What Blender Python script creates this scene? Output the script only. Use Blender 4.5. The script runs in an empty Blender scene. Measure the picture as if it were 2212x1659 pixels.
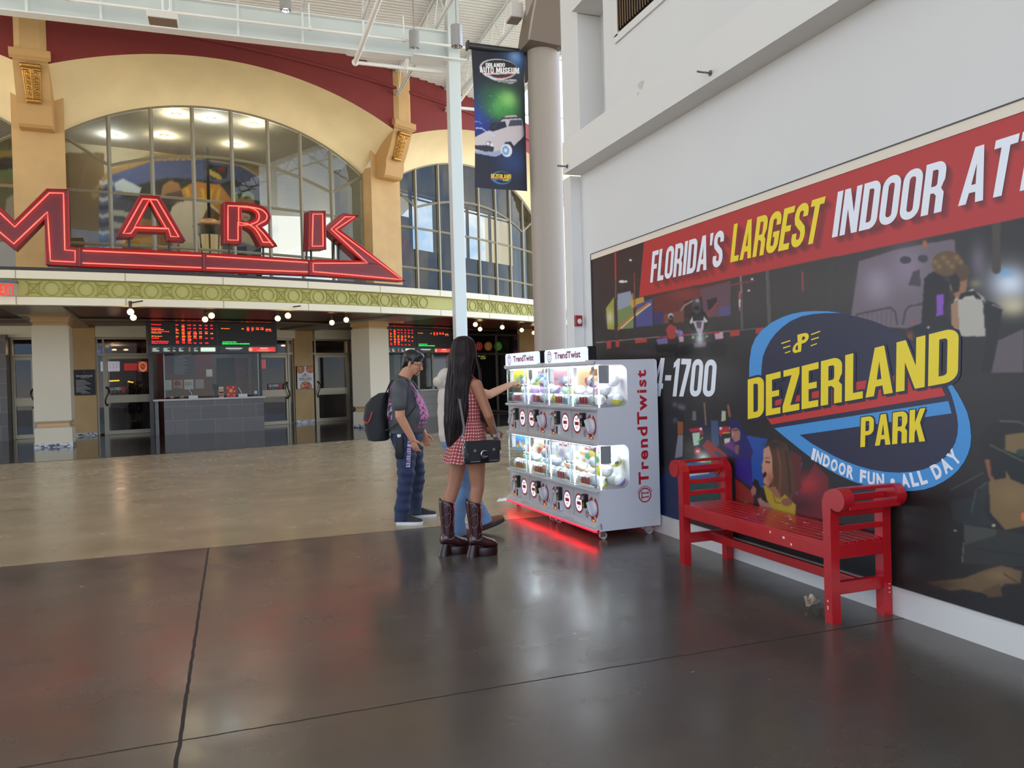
import bpy, bmesh, math, random
import numpy as np
from mathutils import Vector, Matrix, geometry
random.seed(7); rng = np.random.default_rng(7)
S = bpy.context.scene
COL = S.collection
PI = math.pi

# ------------------------------------------------------------------ camera
F_PX, CX, CY, EYE = 1680.0, 1106.0, 829.5, 1.5          # for a 2212 x 1659 frame
ROLL, YAW, PITCH = math.radians(1.55), math.radians(19.735597), math.radians(-0.607387)
def cam_basis():
    f = np.array([math.sin(YAW)*math.cos(PITCH), math.cos(YAW)*math.cos(PITCH), math.sin(PITCH)])
    r0 = np.array([math.cos(YAW), -math.sin(YAW), 0.0]); u0 = np.cross(r0, f)
    return f, math.cos(ROLL)*r0 - math.sin(ROLL)*u0, math.sin(ROLL)*r0 + math.cos(ROLL)*u0
FV, RV, UV = cam_basis()
cd = bpy.data.cameras.new('camera'); cam = bpy.data.objects.new('camera', cd); COL.objects.link(cam)
cd.sensor_fit = 'HORIZONTAL'; cd.sensor_width = 36.0; cd.lens = F_PX/2212*36.0
cd.clip_start = 0.05; cd.clip_end = 500
m = Matrix.Identity(4)
for i in range(3):
    m[i][0] = RV[i]; m[i][1] = UV[i]; m[i][2] = -FV[i]
m[2][3] = EYE
cam.matrix_world = m
S.camera = cam

# ------------------------------------------------------------------ view, world, daylight
S.view_settings.view_transform = 'Standard'; S.view_settings.look = 'None'
S.view_settings.gamma = 1.0; S.view_settings.use_curve_mapping = False
S.view_settings.exposure = 0.0
S.cycles.use_denoising = True
S.cycles.max_bounces = 8; S.cycles.diffuse_bounces = 4; S.cycles.glossy_bounces = 4
S.cycles.transparent_max_bounces = 12; S.cycles.transmission_bounces = 4
S.cycles.caustics_reflective = False; S.cycles.caustics_refractive = False
S.cycles.sample_clamp_indirect = 6.0
S.cycles.use_adaptive_sampling = True; S.cycles.adaptive_threshold = 0.02

SKY_STRENGTH = 3.8
w = bpy.data.worlds.new('daylight'); S.world = w; w.use_nodes = True
nt = w.node_tree; nt.nodes.clear()
def N(t, **k):
    n = nt.nodes.new(t)
    for a, b in k.items(): setattr(n, a, b)
    return n
L = nt.links.new
out = N('ShaderNodeOutputWorld'); bg = N('ShaderNodeBackground'); tc = N('ShaderNodeTexCoord')
sep = N('ShaderNodeSeparateXYZ'); L(tc.outputs['Generated'], sep.inputs[0])
ramp = N('ShaderNodeValToRGB'); mp = N('ShaderNodeMapRange'); mp.inputs[1].default_value = -1; mp.inputs[2].default_value = 1
L(sep.outputs[2], mp.inputs[0]); L(mp.outputs[0], ramp.inputs[0])
cr = ramp.color_ramp
cr.elements[0].position = 0.0; cr.elements[0].color = (1.15, 1.05, 0.90, 1)
cr.elements[1].position = 0.75; cr.elements[1].color = (0.28, 0.48, 0.88, 1)
e = cr.elements.new(0.49); e.color = (1.05, 0.99, 0.88, 1)
e = cr.elements.new(0.52); e.color = (0.44, 0.66, 0.98, 1)
nz = N('ShaderNodeTexNoise'); nz.inputs['Scale'].default_value = 9.0; nz.inputs['Detail'].default_value = 8.0; nz.inputs['Roughness'].default_value = 0.6
L(tc.outputs['Generated'], nz.inputs['Vector'])
cl = N('ShaderNodeMapRange'); cl.inputs[1].default_value = 0.44; cl.inputs[2].default_value = 0.62; L(nz.outputs[0], cl.inputs[0])
up = N('ShaderNodeMapRange'); up.inputs[1].default_value = 0.0; up.inputs[2].default_value = 0.04; L(sep.outputs[2], up.inputs[0])
mu = N('ShaderNodeMath', operation='MULTIPLY'); L(cl.outputs[0], mu.inputs[0]); L(up.outputs[0], mu.inputs[1])
mx = N('ShaderNodeMixRGB'); mx.inputs[2].default_value = (1.0, 1.0, 1.0, 1); L(mu.outputs[0], mx.inputs[0]); L(ramp.outputs[0], mx.inputs[1])
L(mx.outputs[0], bg.inputs[0]); bg.inputs[1].default_value = SKY_STRENGTH; L(bg.outputs[0], out.inputs[0])

# ------------------------------------------------------------------ maths helpers
def proj(P):
    P = np.asarray(P, float); d = P - np.array([0, 0, EYE]); z = d @ FV
    return np.stack([CX + F_PX*(d @ RV)/z, CY - F_PX*(d @ UV)/z], -1)
def ray(px, py): return FV + RV*(px-CX)/F_PX + UV*(CY-py)/F_PX
def onz(px, py, z=0.0):
    d = ray(px, py); return np.array([0, 0, EYE]) + d*((z-EYE)/d[2])
def onx(px, py, X):
    d = ray(px, py); return np.array([0, 0, EYE]) + d*(X/d[0])
def ony(px, py, Y):
    d = ray(px, py); return np.array([0, 0, EYE]) + d*(Y/d[1])
CEN = np.array([-5.97, 44.16])                            # the cinema front is round: its centre in plan
def Rg(R, phi): return R + max(0.0, phi-29.0)*0.043*min(1.2, max(0.0, (25.5-R)/3.7))
def P(R, phi, z):
    R = Rg(R, phi); a = math.radians(phi)
    return Vector((CEN[0]+R*math.sin(a), CEN[1]-R*math.cos(a), z))
def oncyl(px, py, R):
    d = ray(px, py); Rr = R
    for _ in range(6):
        a = d[0]**2+d[1]**2; b = 2*(-CEN[0]*d[0]-CEN[1]*d[1]); c = CEN@CEN - Rr*Rr
        t = (-b-math.sqrt(max(0.0, b*b-4*a*c)))/(2*a); p = np.array([0, 0, EYE])+d*t
        phi = math.degrees(math.atan2(p[0]-CEN[0], CEN[1]-p[1])); Rr = Rg(R, phi)
    return phi, p[2]

# ------------------------------------------------------------------ materials
def lin(c):
    c = np.asarray(c, float)/255.0
    return np.where(c <= 0.04045, c/12.92, ((c+0.055)/1.055)**2.4)
def rgba(c): return tuple(float(x) for x in lin(c)) + (1.0,)
MATS = {}
def mat(name, c, rough=0.5, metal=0.0, spec=0.5, noise=None, bump=None, emit=0.0, coat=0.0, alpha=None, sss=0.0, vary=None):
    if name in MATS: return MATS[name]
    M = bpy.data.materials.new(name); M.use_nodes = True; t = M.node_tree; b = t.nodes['Principled BSDF']
    b.inputs['Base Color'].default_value = rgba(c); b.inputs['Roughness'].default_value = rough
    b.inputs['Metallic'].default_value = metal; b.inputs['Specular IOR Level'].default_value = spec
    if coat: b.inputs['Coat Weight'].default_value = coat; b.inputs['Coat Roughness'].default_value = 0.08
    if emit: b.inputs['Emission Color'].default_value = rgba(c); b.inputs['Emission Strength'].default_value = emit
    if noise or bump:
        co = t.nodes.new('ShaderNodeTexCoord')
    if noise:
        n = t.nodes.new('ShaderNodeTexNoise'); n.inputs['Scale'].default_value = noise[0]; n.inputs['Detail'].default_value = 5
        t.links.new(co.outputs['Object'], n.inputs['Vector'])
        r = t.nodes.new('ShaderNodeMapRange'); r.inputs[1].default_value = 0.3; r.inputs[2].default_value = 0.7
        r.inputs[3].default_value = 1-noise[1]; r.inputs[4].default_value = 1+noise[1]*0.6; t.links.new(n.outputs[0], r.inputs[0])
        h = t.nodes.new('ShaderNodeHueSaturation'); h.inputs['Color'].default_value = rgba(c); t.links.new(r.outputs[0], h.inputs['Value'])
        t.links.new(h.outputs[0], b.inputs['Base Color'])
    if bump:
        n2 = t.nodes.new('ShaderNodeTexNoise'); n2.inputs['Scale'].default_value = bump[0]; n2.inputs['Detail'].default_value = 4
        t.links.new(co.outputs['Object'], n2.inputs['Vector'])
        bp = t.nodes.new('ShaderNodeBump'); bp.inputs['Strength'].default_value = bump[1]; bp.inputs['Distance'].default_value = bump[2] if len(bump) > 2 else 0.01
        t.links.new(n2.outputs[0], bp.inputs['Height']); t.links.new(bp.outputs[0], b.inputs['Normal'])
    MATS[name] = M; return M
def glow(name, c, strength):
    if name in MATS: return MATS[name]
    M = bpy.data.materials.new(name); M.use_nodes = True; t = M.node_tree; t.nodes.clear()
    o = t.nodes.new('ShaderNodeOutputMaterial'); e = t.nodes.new('ShaderNodeEmission')
    e.inputs[0].default_value = rgba(c); e.inputs[1].default_value = strength; t.links.new(e.outputs[0], o.inputs[0])
    MATS[name] = M; return M
def glass(name, tint=(235, 240, 240), refl=1.0, rough=0.0):
    if name in MATS: return MATS[name]
    M = bpy.data.materials.new(name); M.use_nodes = True; t = M.node_tree; t.nodes.clear()
    o = t.nodes.new('ShaderNodeOutputMaterial'); tr = t.nodes.new('ShaderNodeBsdfTransparent'); g = t.nodes.new('ShaderNodeBsdfGlossy')
    tr.inputs[0].default_value = rgba(tint); g.inputs['Roughness'].default_value = rough
    lw_ = t.nodes.new('ShaderNodeLayerWeight'); lw_.inputs[0].default_value = 0.5
    fr = t.nodes.new('ShaderNodeMath'); fr.operation = 'POWER'; fr.inputs[1].default_value = 5.0; t.links.new(lw_.outputs['Facing'], fr.inputs[0])
    mu = t.nodes.new('ShaderNodeMath'); mu.operation = 'MULTIPLY_ADD'; mu.inputs[1].default_value = 0.95*refl; mu.inputs[2].default_value = 0.05*refl; mu.use_clamp = True; t.links.new(fr.outputs[0], mu.inputs[0])
    mi = t.nodes.new('ShaderNodeMixShader'); t.links.new(mu.outputs[0], mi.inputs[0])
    t.links.new(tr.outputs[0], mi.inputs[1]); t.links.new(g.outputs[0], mi.inputs[2]); t.links.new(mi.outputs[0], o.inputs[0])
    MATS[name] = M; return M
def painted(name, rough=0.4, spec=0.5, emit=0.0, bump=None):
    """colour read from the mesh's own colour attribute (printed pictures, woven patterns)"""
    if name in MATS: return MATS[name]
    M = bpy.data.materials.new(name); M.use_nodes = True; t = M.node_tree; b = t.nodes['Principled BSDF']
    a = t.nodes.new('ShaderNodeVertexColor'); a.layer_name = 'Col'; t.links.new(a.outputs[0], b.inputs['Base Color'])
    b.inputs['Roughness'].default_value = rough; b.inputs['Specular IOR Level'].default_value = spec
    if emit: t.links.new(a.outputs[0], b.inputs['Emission Color']); b.inputs['Emission Strength'].default_value = emit
    if bump:
        co = t.nodes.new('ShaderNodeTexCoord'); n2 = t.nodes.new('ShaderNodeTexNoise'); n2.inputs['Scale'].default_value = bump[0]
        t.links.new(co.outputs['Object'], n2.inputs['Vector']); bp = t.nodes.new('ShaderNodeBump'); bp.inputs['Strength'].default_value = bump[1]; bp.inputs['Distance'].default_value = 0.01
        t.links.new(n2.outputs[0], bp.inputs['Height']); t.links.new(bp.outputs[0], b.inputs['Normal'])
    MATS[name] = M; return M

# ------------------------------------------------------------------ mesh builder
class MB:
    def __init__(s): s.v = []; s.f = []; s.m = []
    def add(s, vs, fs, mi=0):
        o = len(s.v); s.v += [tuple(x) for x in vs]; s.f += [tuple(i+o for i in q) for q in fs]; s.m += [mi]*len(fs); return s
    def box(s, c, d, M=None, mi=0, taper=1.0):
        x, y, z = d[0]/2, d[1]/2, d[2]/2
        vs = [Vector((sx*x*(taper if sz > 0 else 1), sy*y*(taper if sz > 0 else 1), sz*z)) for sz in (-1, 1) for sy in (-1, 1) for sx in (-1, 1)]
        vs = [(M @ v if M else v)+Vector(c) for v in vs]
        return s.add(vs, [(0, 2, 3, 1), (4, 5, 7, 6), (0, 1, 5, 4), (2, 6, 7, 3), (0, 4, 6, 2), (1, 3, 7, 5)], mi)
    def rbox(s, c, d, r=0.01, M=None, mi=0):
        """box with chamfered edges"""
        bm = bmesh.new(); bmesh.ops.create_cube(bm, size=1.0)
        for v in bm.verts: v.co = Vector((v.co.x*d[0], v.co.y*d[1], v.co.z*d[2]))
        bmesh.ops.bevel(bm, geom=list(bm.edges), offset=min(r, min(d)*0.45), segments=2, affect='EDGES', profile=0.5)
        s.bm(bm, Matrix.Translation(Vector(c)) @ (M.to_4x4() if M else Matrix.Identity(4)), mi); bm.free(); return s
    def bm(s, bm, M=None, mi=0):
        bm.verts.index_update()
        return s.add([(M @ v.co if M else v.co) for v in bm.verts], [[v.index for v in f.verts] for f in bm.faces], mi)
    def loft(s, rings, cap=True, closed=False, mi=0):
        n = len(rings[0]); o = len(s.v)
        for r in rings: s.v += [tuple(p) for p in r]
        k = len(rings)
        for i in range(k if closed else k-1):
            a = o+i*n; b = o+((i+1) % k)*n
            for j in range(n):
                s.f.append((a+j, a+(j+1) % n, b+(j+1) % n, b+j)); s.m.append(mi)
        if cap and not closed:
            s.f.append(tuple(range(o+n-1, o-1, -1))); s.f.append(tuple(range(o+(k-1)*n, o+k*n))); s.m += [mi, mi]
        return s
    def tube(s, pts, r, n=8, closed=False, mi=0, cap=True):
        pts = [Vector(p) for p in pts]; rr = r if hasattr(r, '__len__') else [r]*len(pts)
        rings = []; prev = None; K = len(pts)
        for i, p in enumerate(pts):
            if closed: t = pts[(i+1) % K]-pts[i-1]
            else: t = pts[min(i+1, K-1)]-pts[max(i-1, 0)]
            t = t.normalized() if t.length > 1e-9 else Vector((0, 0, 1))
            if prev is None:
                a = Vector((0, 0, 1)) if abs(t.z) < 0.9 else Vector((1, 0, 0)); u = t.cross(a).normalized()
            else: u = (prev - t*prev.dot(t)).normalized()
            prev = u; v = t.cross(u)
            rings.append([p+(u*math.cos(2*PI*j/n)+v*math.sin(2*PI*j/n))*rr[i] for j in range(n)])
        return s.loft(rings, cap, closed, mi)
    def cyl(s, a, b, r, r2=None, n=16, mi=0): return s.tube([a, b], [r, r if r2 is None else r2], n, mi=mi)
    def sph(s, c, r, n=16, k=10, M=None, mi=0):
        r = r if hasattr(r, '__len__') else (r, r, r); rings = []
        for i in range(1, k):
            th = PI*i/k
            rings.append([(M @ Vector((r[0]*math.sin(th)*math.cos(2*PI*j/n), r[1]*math.sin(th)*math.sin(2*PI*j/n), r[2]*math.cos(th))) if M else Vector((r[0]*math.sin(th)*math.cos(2*PI*j/n), r[1]*math.sin(th)*math.sin(2*PI*j/n), r[2]*math.cos(th))))+Vector(c) for j in range(n)])
        rings.reverse(); return s.loft(rings, True, False, mi)
    def lathe(s, prof, c=(0, 0, 0), n=24, M=None, mi=0, cap=True):
        c = Vector(c)
        return s.loft([[(M @ Vector((r*math.cos(2*PI*j/n), r*math.sin(2*PI*j/n), z)) if M else Vector((r*math.cos(2*PI*j/n), r*math.sin(2*PI*j/n), z)))+c for j in range(n)] for r, z in prof], cap, False, mi)
    def flat(s, poly, fn, holes=(), mi=0):
        """a filled 2D outline put in place by fn(u, v)"""
        loops = [[Vector((p[0], p[1], 0)) for p in q] for q in [poly]+list(holes)]
        tri = geometry.tessellate_polygon(loops); flatp = [p for q in loops for p in q]
        return s.add([fn(p.x, p.y) for p in flatp], [t for t in tri], mi)
    def prism(s, poly, fn, d0, d1, holes=(), mi=0, mi_side=None):
        """2D outline extruded between fn(u, v, d0) and fn(u, v, d1)"""
        loops = [[Vector((p[0], p[1], 0)) for p in q] for q in [poly]+list(holes)]
        tri = geometry.tessellate_polygon(loops); fp = [p for q in loops for p in q]; n = len(fp); o = len(s.v)
        s.v += [tuple(fn(p.x, p.y, d0)) for p in fp] + [tuple(fn(p.x, p.y, d1)) for p in fp]
        for t in tri:
            s.f.append(tuple(i+o for i in t)); s.f.append(tuple(i+o+n for i in reversed(t))); s.m += [mi, mi]
        k = 0; ms = mi if mi_side is None else mi_side
        for q in loops:
            m_ = len(q)
            for j in range(m_):
                a = o+k+j; b = o+k+(j+1) % m_; s.f.append((a, b, b+n, a+n)); s.m.append(ms)
            k += m_
        return s
    def grid(s, fn, nu, nv, mi=0):
        o = len(s.v)
        for i in range(nu+1):
            for j in range(nv+1): s.v.append(tuple(fn(i/nu, j/nv)))
        for i in range(nu):
            for j in range(nv):
                a = o+i*(nv+1)+j; s.f.append((a, a+nv+1, a+nv+2, a+1)); s.m.append(mi)
        return s

WM = {}                                                    # world matrix of every container
def mesh_of(mb, name, fix=True):
    me = bpy.data.meshes.new(name); me.from_pydata(mb.v, [], mb.f); me.validate()
    for p, i in zip(me.polygons, mb.m): p.material_index = i
    if fix:
        bm = bmesh.new(); bm.from_mesh(me); bmesh.ops.recalc_face_normals(bm, faces=bm.faces); bm.to_mesh(me); bm.free()
    return me
def put(name, me, mats, parent=None, smooth=False, world=True):
    o = bpy.data.objects.new(name, me); COL.objects.link(o)
    for M in (mats if isinstance(mats, (list, tuple)) else [mats]): me.materials.append(M)
    if smooth:
        me.polygons.foreach_set('use_smooth', [True]*len(me.polygons))
        if smooth is not True: me.set_sharp_from_angle(angle=math.radians(smooth))
    if parent is not None:
        o.parent = parent
        if world and parent.name in WM: me.transform(WM[parent.name].inverted())
        WM[o.name] = WM.get(parent.name, Matrix.Identity(4))
    else: WM[o.name] = Matrix.Identity(4)
    return o
def obj(name, mb, mats, parent=None, smooth=False, world=True, fix=True):
    return put(name, mesh_of(mb, name, fix), mats, parent, smooth, world)
def tag(o, label=None, cat=None, group=None, kind=None):
    if label: o['label'] = label
    if cat: o['category'] = cat
    if group: o['group'] = group
    if kind: o['kind'] = kind
    return o
def thing(name, label, cat, loc=(0, 0, 0), rz=0.0, group=None, kind=None):
    o = bpy.data.objects.new(name, None); COL.objects.link(o); o.empty_display_size = 0.1
    o.location = loc; o.rotation_euler = (0, 0, rz); WM[o.name] = Matrix.Translation(Vector(loc)) @ Matrix.Rotation(rz, 4, 'Z')
    return tag(o, label, cat, group, kind)
def struct(name, mb, mats, parent=None, smooth=False):
    o = obj(name, mb, mats, parent, smooth)
    if parent is None: o['kind'] = 'structure'
    return o
def copy_tree(o, parent=None):
    c = o.copy(); COL.objects.link(c)
    if parent is not None: c.parent = parent
    for ch in list(o.children): copy_tree(ch, c)
    return c
def remesh(mb, voxel, smooth=3, name='m', fac=0.5):
    me = mesh_of(mb, name, False); o = bpy.data.objects.new('tmp', me); COL.objects.link(o)
    r = o.modifiers.new('r', 'REMESH'); r.mode = 'VOXEL'; r.voxel_size = voxel
    if smooth:
        sm = o.modifiers.new('s', 'SMOOTH'); sm.iterations = smooth; sm.factor = fac
    dg = bpy.context.evaluated_depsgraph_get(); dg.update()
    res = bpy.data.meshes.new_from_object(o.evaluated_get(dg)); res.name = name
    bpy.data.objects.remove(o); bpy.data.meshes.remove(me)
    return res
def verts_of(me):
    a = np.empty(len(me.vertices)*3); me.vertices.foreach_get('co', a); return a.reshape(-1, 3)
def set_cols(me, cols):
    """cols: n x 3 in 0..255 display values"""
    at = me.color_attributes.get('Col') or me.color_attributes.new('Col', 'FLOAT_COLOR', 'POINT')
    c = np.ones((len(me.vertices), 4)); c[:, :3] = lin(np.clip(cols, 0, 255)); at.data.foreach_set('color', c.ravel())

# ------------------------------------------------------------------ lettering
_TXT = {}
def text2d(s, bold=0.0, shear=0.0, align='CENTER', spacing=1.0, line=1.0):
    """outline text as verts (0..1 box) + faces + aspect"""
    key = (s, bold, shear, align, spacing, line)
    if key in _TXT: return _TXT[key]
    cu = bpy.data.curves.new('t', 'FONT'); cu.body = s; cu.offset = bold; cu.shear = shear; cu.align_x = align
    cu.space_character = spacing; cu.space_line = line; cu.resolution_u = 4; cu.fill_mode = 'FRONT'
    o = bpy.data.objects.new('t', cu); COL.objects.link(o)
    dg = bpy.context.evaluated_depsgraph_get(); dg.update()
    me = bpy.data.meshes.new_from_object(o.evaluated_get(dg))
    v = verts_of(me)[:, :2]; f = [tuple(p.vertices) for p in me.polygons]
    bpy.data.objects.remove(o); bpy.data.curves.remove(cu); bpy.data.meshes.remove(me)
    if len(v) == 0: v = np.zeros((1, 2))
    lo = v.min(0); hi = v.max(0); sp = np.maximum(hi-lo, 1e-6)
    _TXT[key] = ((v-lo)/sp, f, sp[0]/sp[1]); return _TXT[key]
def text_fn(mb, s, fn, bold=0.0, shear=0.0, mi=0, **k):
    """lay text on a surface: fn(u, v), u and v in 0..1 over the text's own box"""
    v, f, a = text2d(s, bold, shear, **k); mb.add([fn(p[0], p[1]) for p in v], f, mi); return mb
def quad_fn(bl, br, tr, tl):
    bl, br, tr, tl = [np.asarray(q, float) for q in (bl, br, tr, tl)]
    return lambda u, v: Vector((bl*(1-u)+br*u)*(1-v)+(tl*(1-u)+tr*u)*v)

# heavy condensed capitals drawn as outlines (unit height)
def _rr(x0, x1, y0, y1, r, tl=1, tr=1, br=1, bl=1):
    o = []
    for cx, cy, a0, on in ((x1-r, y1-r, 0, tr), (x0+r, y1-r, PI/2, tl), (x0+r, y0+r, PI, bl), (x1-r, y0+r, 1.5*PI, br)):
        if on: o += [(cx+r*math.cos(a0+k*PI/12), cy+r*math.sin(a0+k*PI/12)) for k in range(7)]
        else: o.append((x1 if math.cos(a0+PI/4) > 0 else x0, y1 if math.sin(a0+PI/4) > 0 else y0))
    return o
def _stroke(pts, w_):
    Q = [np.array(q, float) for q in pts]; a, b = [], []
    for i, q in enumerate(Q):
        t = Q[min(i+1, len(Q)-1)]-Q[max(i-1, 0)]; t = t/np.hypot(*t); n_ = np.array([-t[1], t[0]]); a.append(tuple(q+n_*w_/2)); b.append(tuple(q-n_*w_/2))
    return a+b[::-1]
def glyph(ch):
    t, s, W_, r = 0.17, 0.15, 0.47, 0.16; m_ = W_-t
    arc = lambda cx, cy, rx, ry, a0, a1: [(cx+rx*math.cos(q), cy+ry*math.sin(q)) for q in np.linspace(a0, a1, 8)]
    if ch == 'I': return t, [([(0, 0), (t, 0), (t, 1), (0, 1)], [])]
    if ch == 'L': return 0.37, [([(0, 0), (0.37, 0), (0.37, s), (t, s), (t, 1), (0, 1)], [])]
    if ch == 'F': return 0.39, [([(0, 0), (t, 0), (t, 0.42), (0.35, 0.42), (0.35, 0.57), (t, 0.57), (t, 1-s), (0.39, 1-s), (0.39, 1), (0, 1)], [])]
    if ch == 'E': return 0.40, [([(0, 0), (0.40, 0), (0.40, s), (t, s), (t, 0.43), (0.36, 0.43), (0.36, 0.57), (t, 0.57), (t, 1-s), (0.40, 1-s), (0.40, 1), (0, 1)], [])]
    if ch == 'T': return 0.45, [([(0.14, 0), (0.31, 0), (0.31, 1-s), (0.45, 1-s), (0.45, 1), (0, 1), (0, 1-s), (0.14, 1-s)], [])]
    if ch == 'Z': return 0.43, [([(0, 0), (0.43, 0), (0.43, s), (0.20, s), (0.43, 1-s), (0.43, 1), (0.02, 1), (0.02, 1-s), (0.23, 1-s), (0, s)], [])]
    if ch == 'N': return 0.50, [([(0, 0), (0.155, 0), (0.155, 0.56), (0.335, 0), (0.50, 0), (0.50, 1), (0.345, 1), (0.345, 0.45), (0.165, 1), (0, 1)], [])]
    if ch == 'A': return 0.52, [([(0, 0), (0.165, 0), (0.195, 0.19), (0.325, 0.19), (0.355, 0), (0.52, 0), (0.35, 1), (0.17, 1)], [[(0.215, 0.33), (0.305, 0.33), (0.26, 0.70)]])]
    if ch == 'K': return 0.49, [([(0, 0), (t, 0), (t, 0.30), (0.215, 0.40), (0.315, 0), (0.49, 0), (0.325, 0.58), (0.48, 1), (0.31, 1), (t, 0.60), (t, 1), (0, 1)], [])]
    if ch == 'D': return W_, [(_rr(0, W_, 0, 1, 0.20, tl=0, bl=0), [_rr(t, W_-t, s, 1-s, 0.06, tl=0, bl=0)])]
    if ch in 'O0': return W_, [(_rr(0, W_, 0, 1, 0.22), [_rr(t-0.01, W_-t+0.01, s, 1-s, 0.07)])]
    if ch == 'P': return 0.46, [([(0, 0), (t, 0), (t, 0.38)]+arc(0.46-0.2, 0.38+0.2, 0.2, 0.2, -PI/2, 0)+arc(0.46-0.2, 0.8, 0.2, 0.2, 0, PI/2)+[(0, 1)], [_rr(t, 0.30, 0.52, 1-s, 0.05, tl=0, bl=0)])]
    if ch == 'R': return 0.48, [([(0, 0), (t, 0), (t, 0.40), (0.24, 0.40), (0.30, 0.34), (0.30, 0), (0.47, 0), (0.47, 0.38), (0.40, 0.47)]+arc(0.47-0.17, 0.66, 0.17, 0.15, -0.6, 0)+arc(0.47-0.2, 0.8, 0.2, 0.2, 0, PI/2)+[(0, 1)], [_rr(t, 0.30, 0.53, 1-s, 0.05, tl=0, bl=0)])]
    c_top = arc(W_/2, 1-t/2-0.135, m_/2, 0.135, 0, PI); c_bot = arc(W_/2, t/2+0.135, m_/2, 0.135, PI, 2*PI)
    if ch == 'C': return W_, [(_stroke([(W_-t/2, 0.64)]+c_top+c_bot+[(W_-t/2, 0.36)], t), [])]
    if ch == 'G': return W_, [(_stroke([(W_-t/2, 0.66)]+c_top+c_bot+[(W_-t/2, 0.38)], t), []), ([(0.22, 0.381), (W_, 0.381), (W_, 0.51), (0.22, 0.51)], [])]
    if ch == 'S': return W_, [(_stroke([(W_-t/2, 0.68)]+c_top+[(t/2, 0.70), (t/2+0.03, 0.60), (W_/2, 0.50), (W_-t/2-0.03, 0.40), (W_-t/2, 0.30)]+arc(W_/2, t/2+0.135, m_/2, 0.135, 0, -PI)+[(t/2, 0.33)], t), [])]
    if ch == '1': return 0.27, [([(0.10, 0), (0.27, 0), (0.27, 1), (0.15, 1), (0, 0.88), (0, 0.74), (0.10, 0.80)], [])]
    if ch == '4': return 0.48, [([(0.25, 0), (0.41, 0), (0.41, 0.20), (0.48, 0.20), (0.48, 0.34), (0.41, 0.34), (0.41, 1), (0.22, 1), (0, 0.34), (0, 0.20), (0.25, 0.20)], [[(0.13, 0.34), (0.25, 0.34), (0.25, 0.72)]])]
    if ch == '7': return 0.43, [([(0.06, 0), (0.24, 0), (0.43, 0.86), (0.43, 1), (0, 1), (0, 1-s), (0.25, 1-s)], [])]
    if ch == 'U': return W_, [(_stroke([(t/2, 1)]+arc(W_/2, t/2+0.135, m_/2, 0.135, PI, 2*PI)+[(W_-t/2, 1)], t), [])]
    if ch == 'M': return 0.62, [([(0, 0), (0.145, 0), (0.145, 0.62), (0.25, 0.1), (0.37, 0.1), (0.475, 0.62), (0.475, 0), (0.62, 0), (0.62, 1), (0.42, 1), (0.31, 0.45), (0.20, 1), (0, 1)], [])]
    if ch == "'": return 0.16, [([(0.02, 0.66), (0.12, 0.66), (0.16, 1), (0, 1)], [])]
    if ch == '-': return 0.28, [([(0, 0.42), (0.28, 0.42), (0.28, 0.56), (0, 0.56)], [])]
    return 0.25, []
def word(mb, s, fn, gap=0.055, mi=0):
    x = 0.0; L_ = []
    for ch in s: w_, sh = glyph(ch); L_.append((x, sh)); x += w_+gap
    x -= gap
    for x0, sh in L_:
        for o, h in sh: mb.flat([((q[0]+x0)/x, q[1]) for q in o], fn, [[((q[0]+x0)/x, q[1]) for q in k] for k in h], mi)
    return mb

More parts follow.
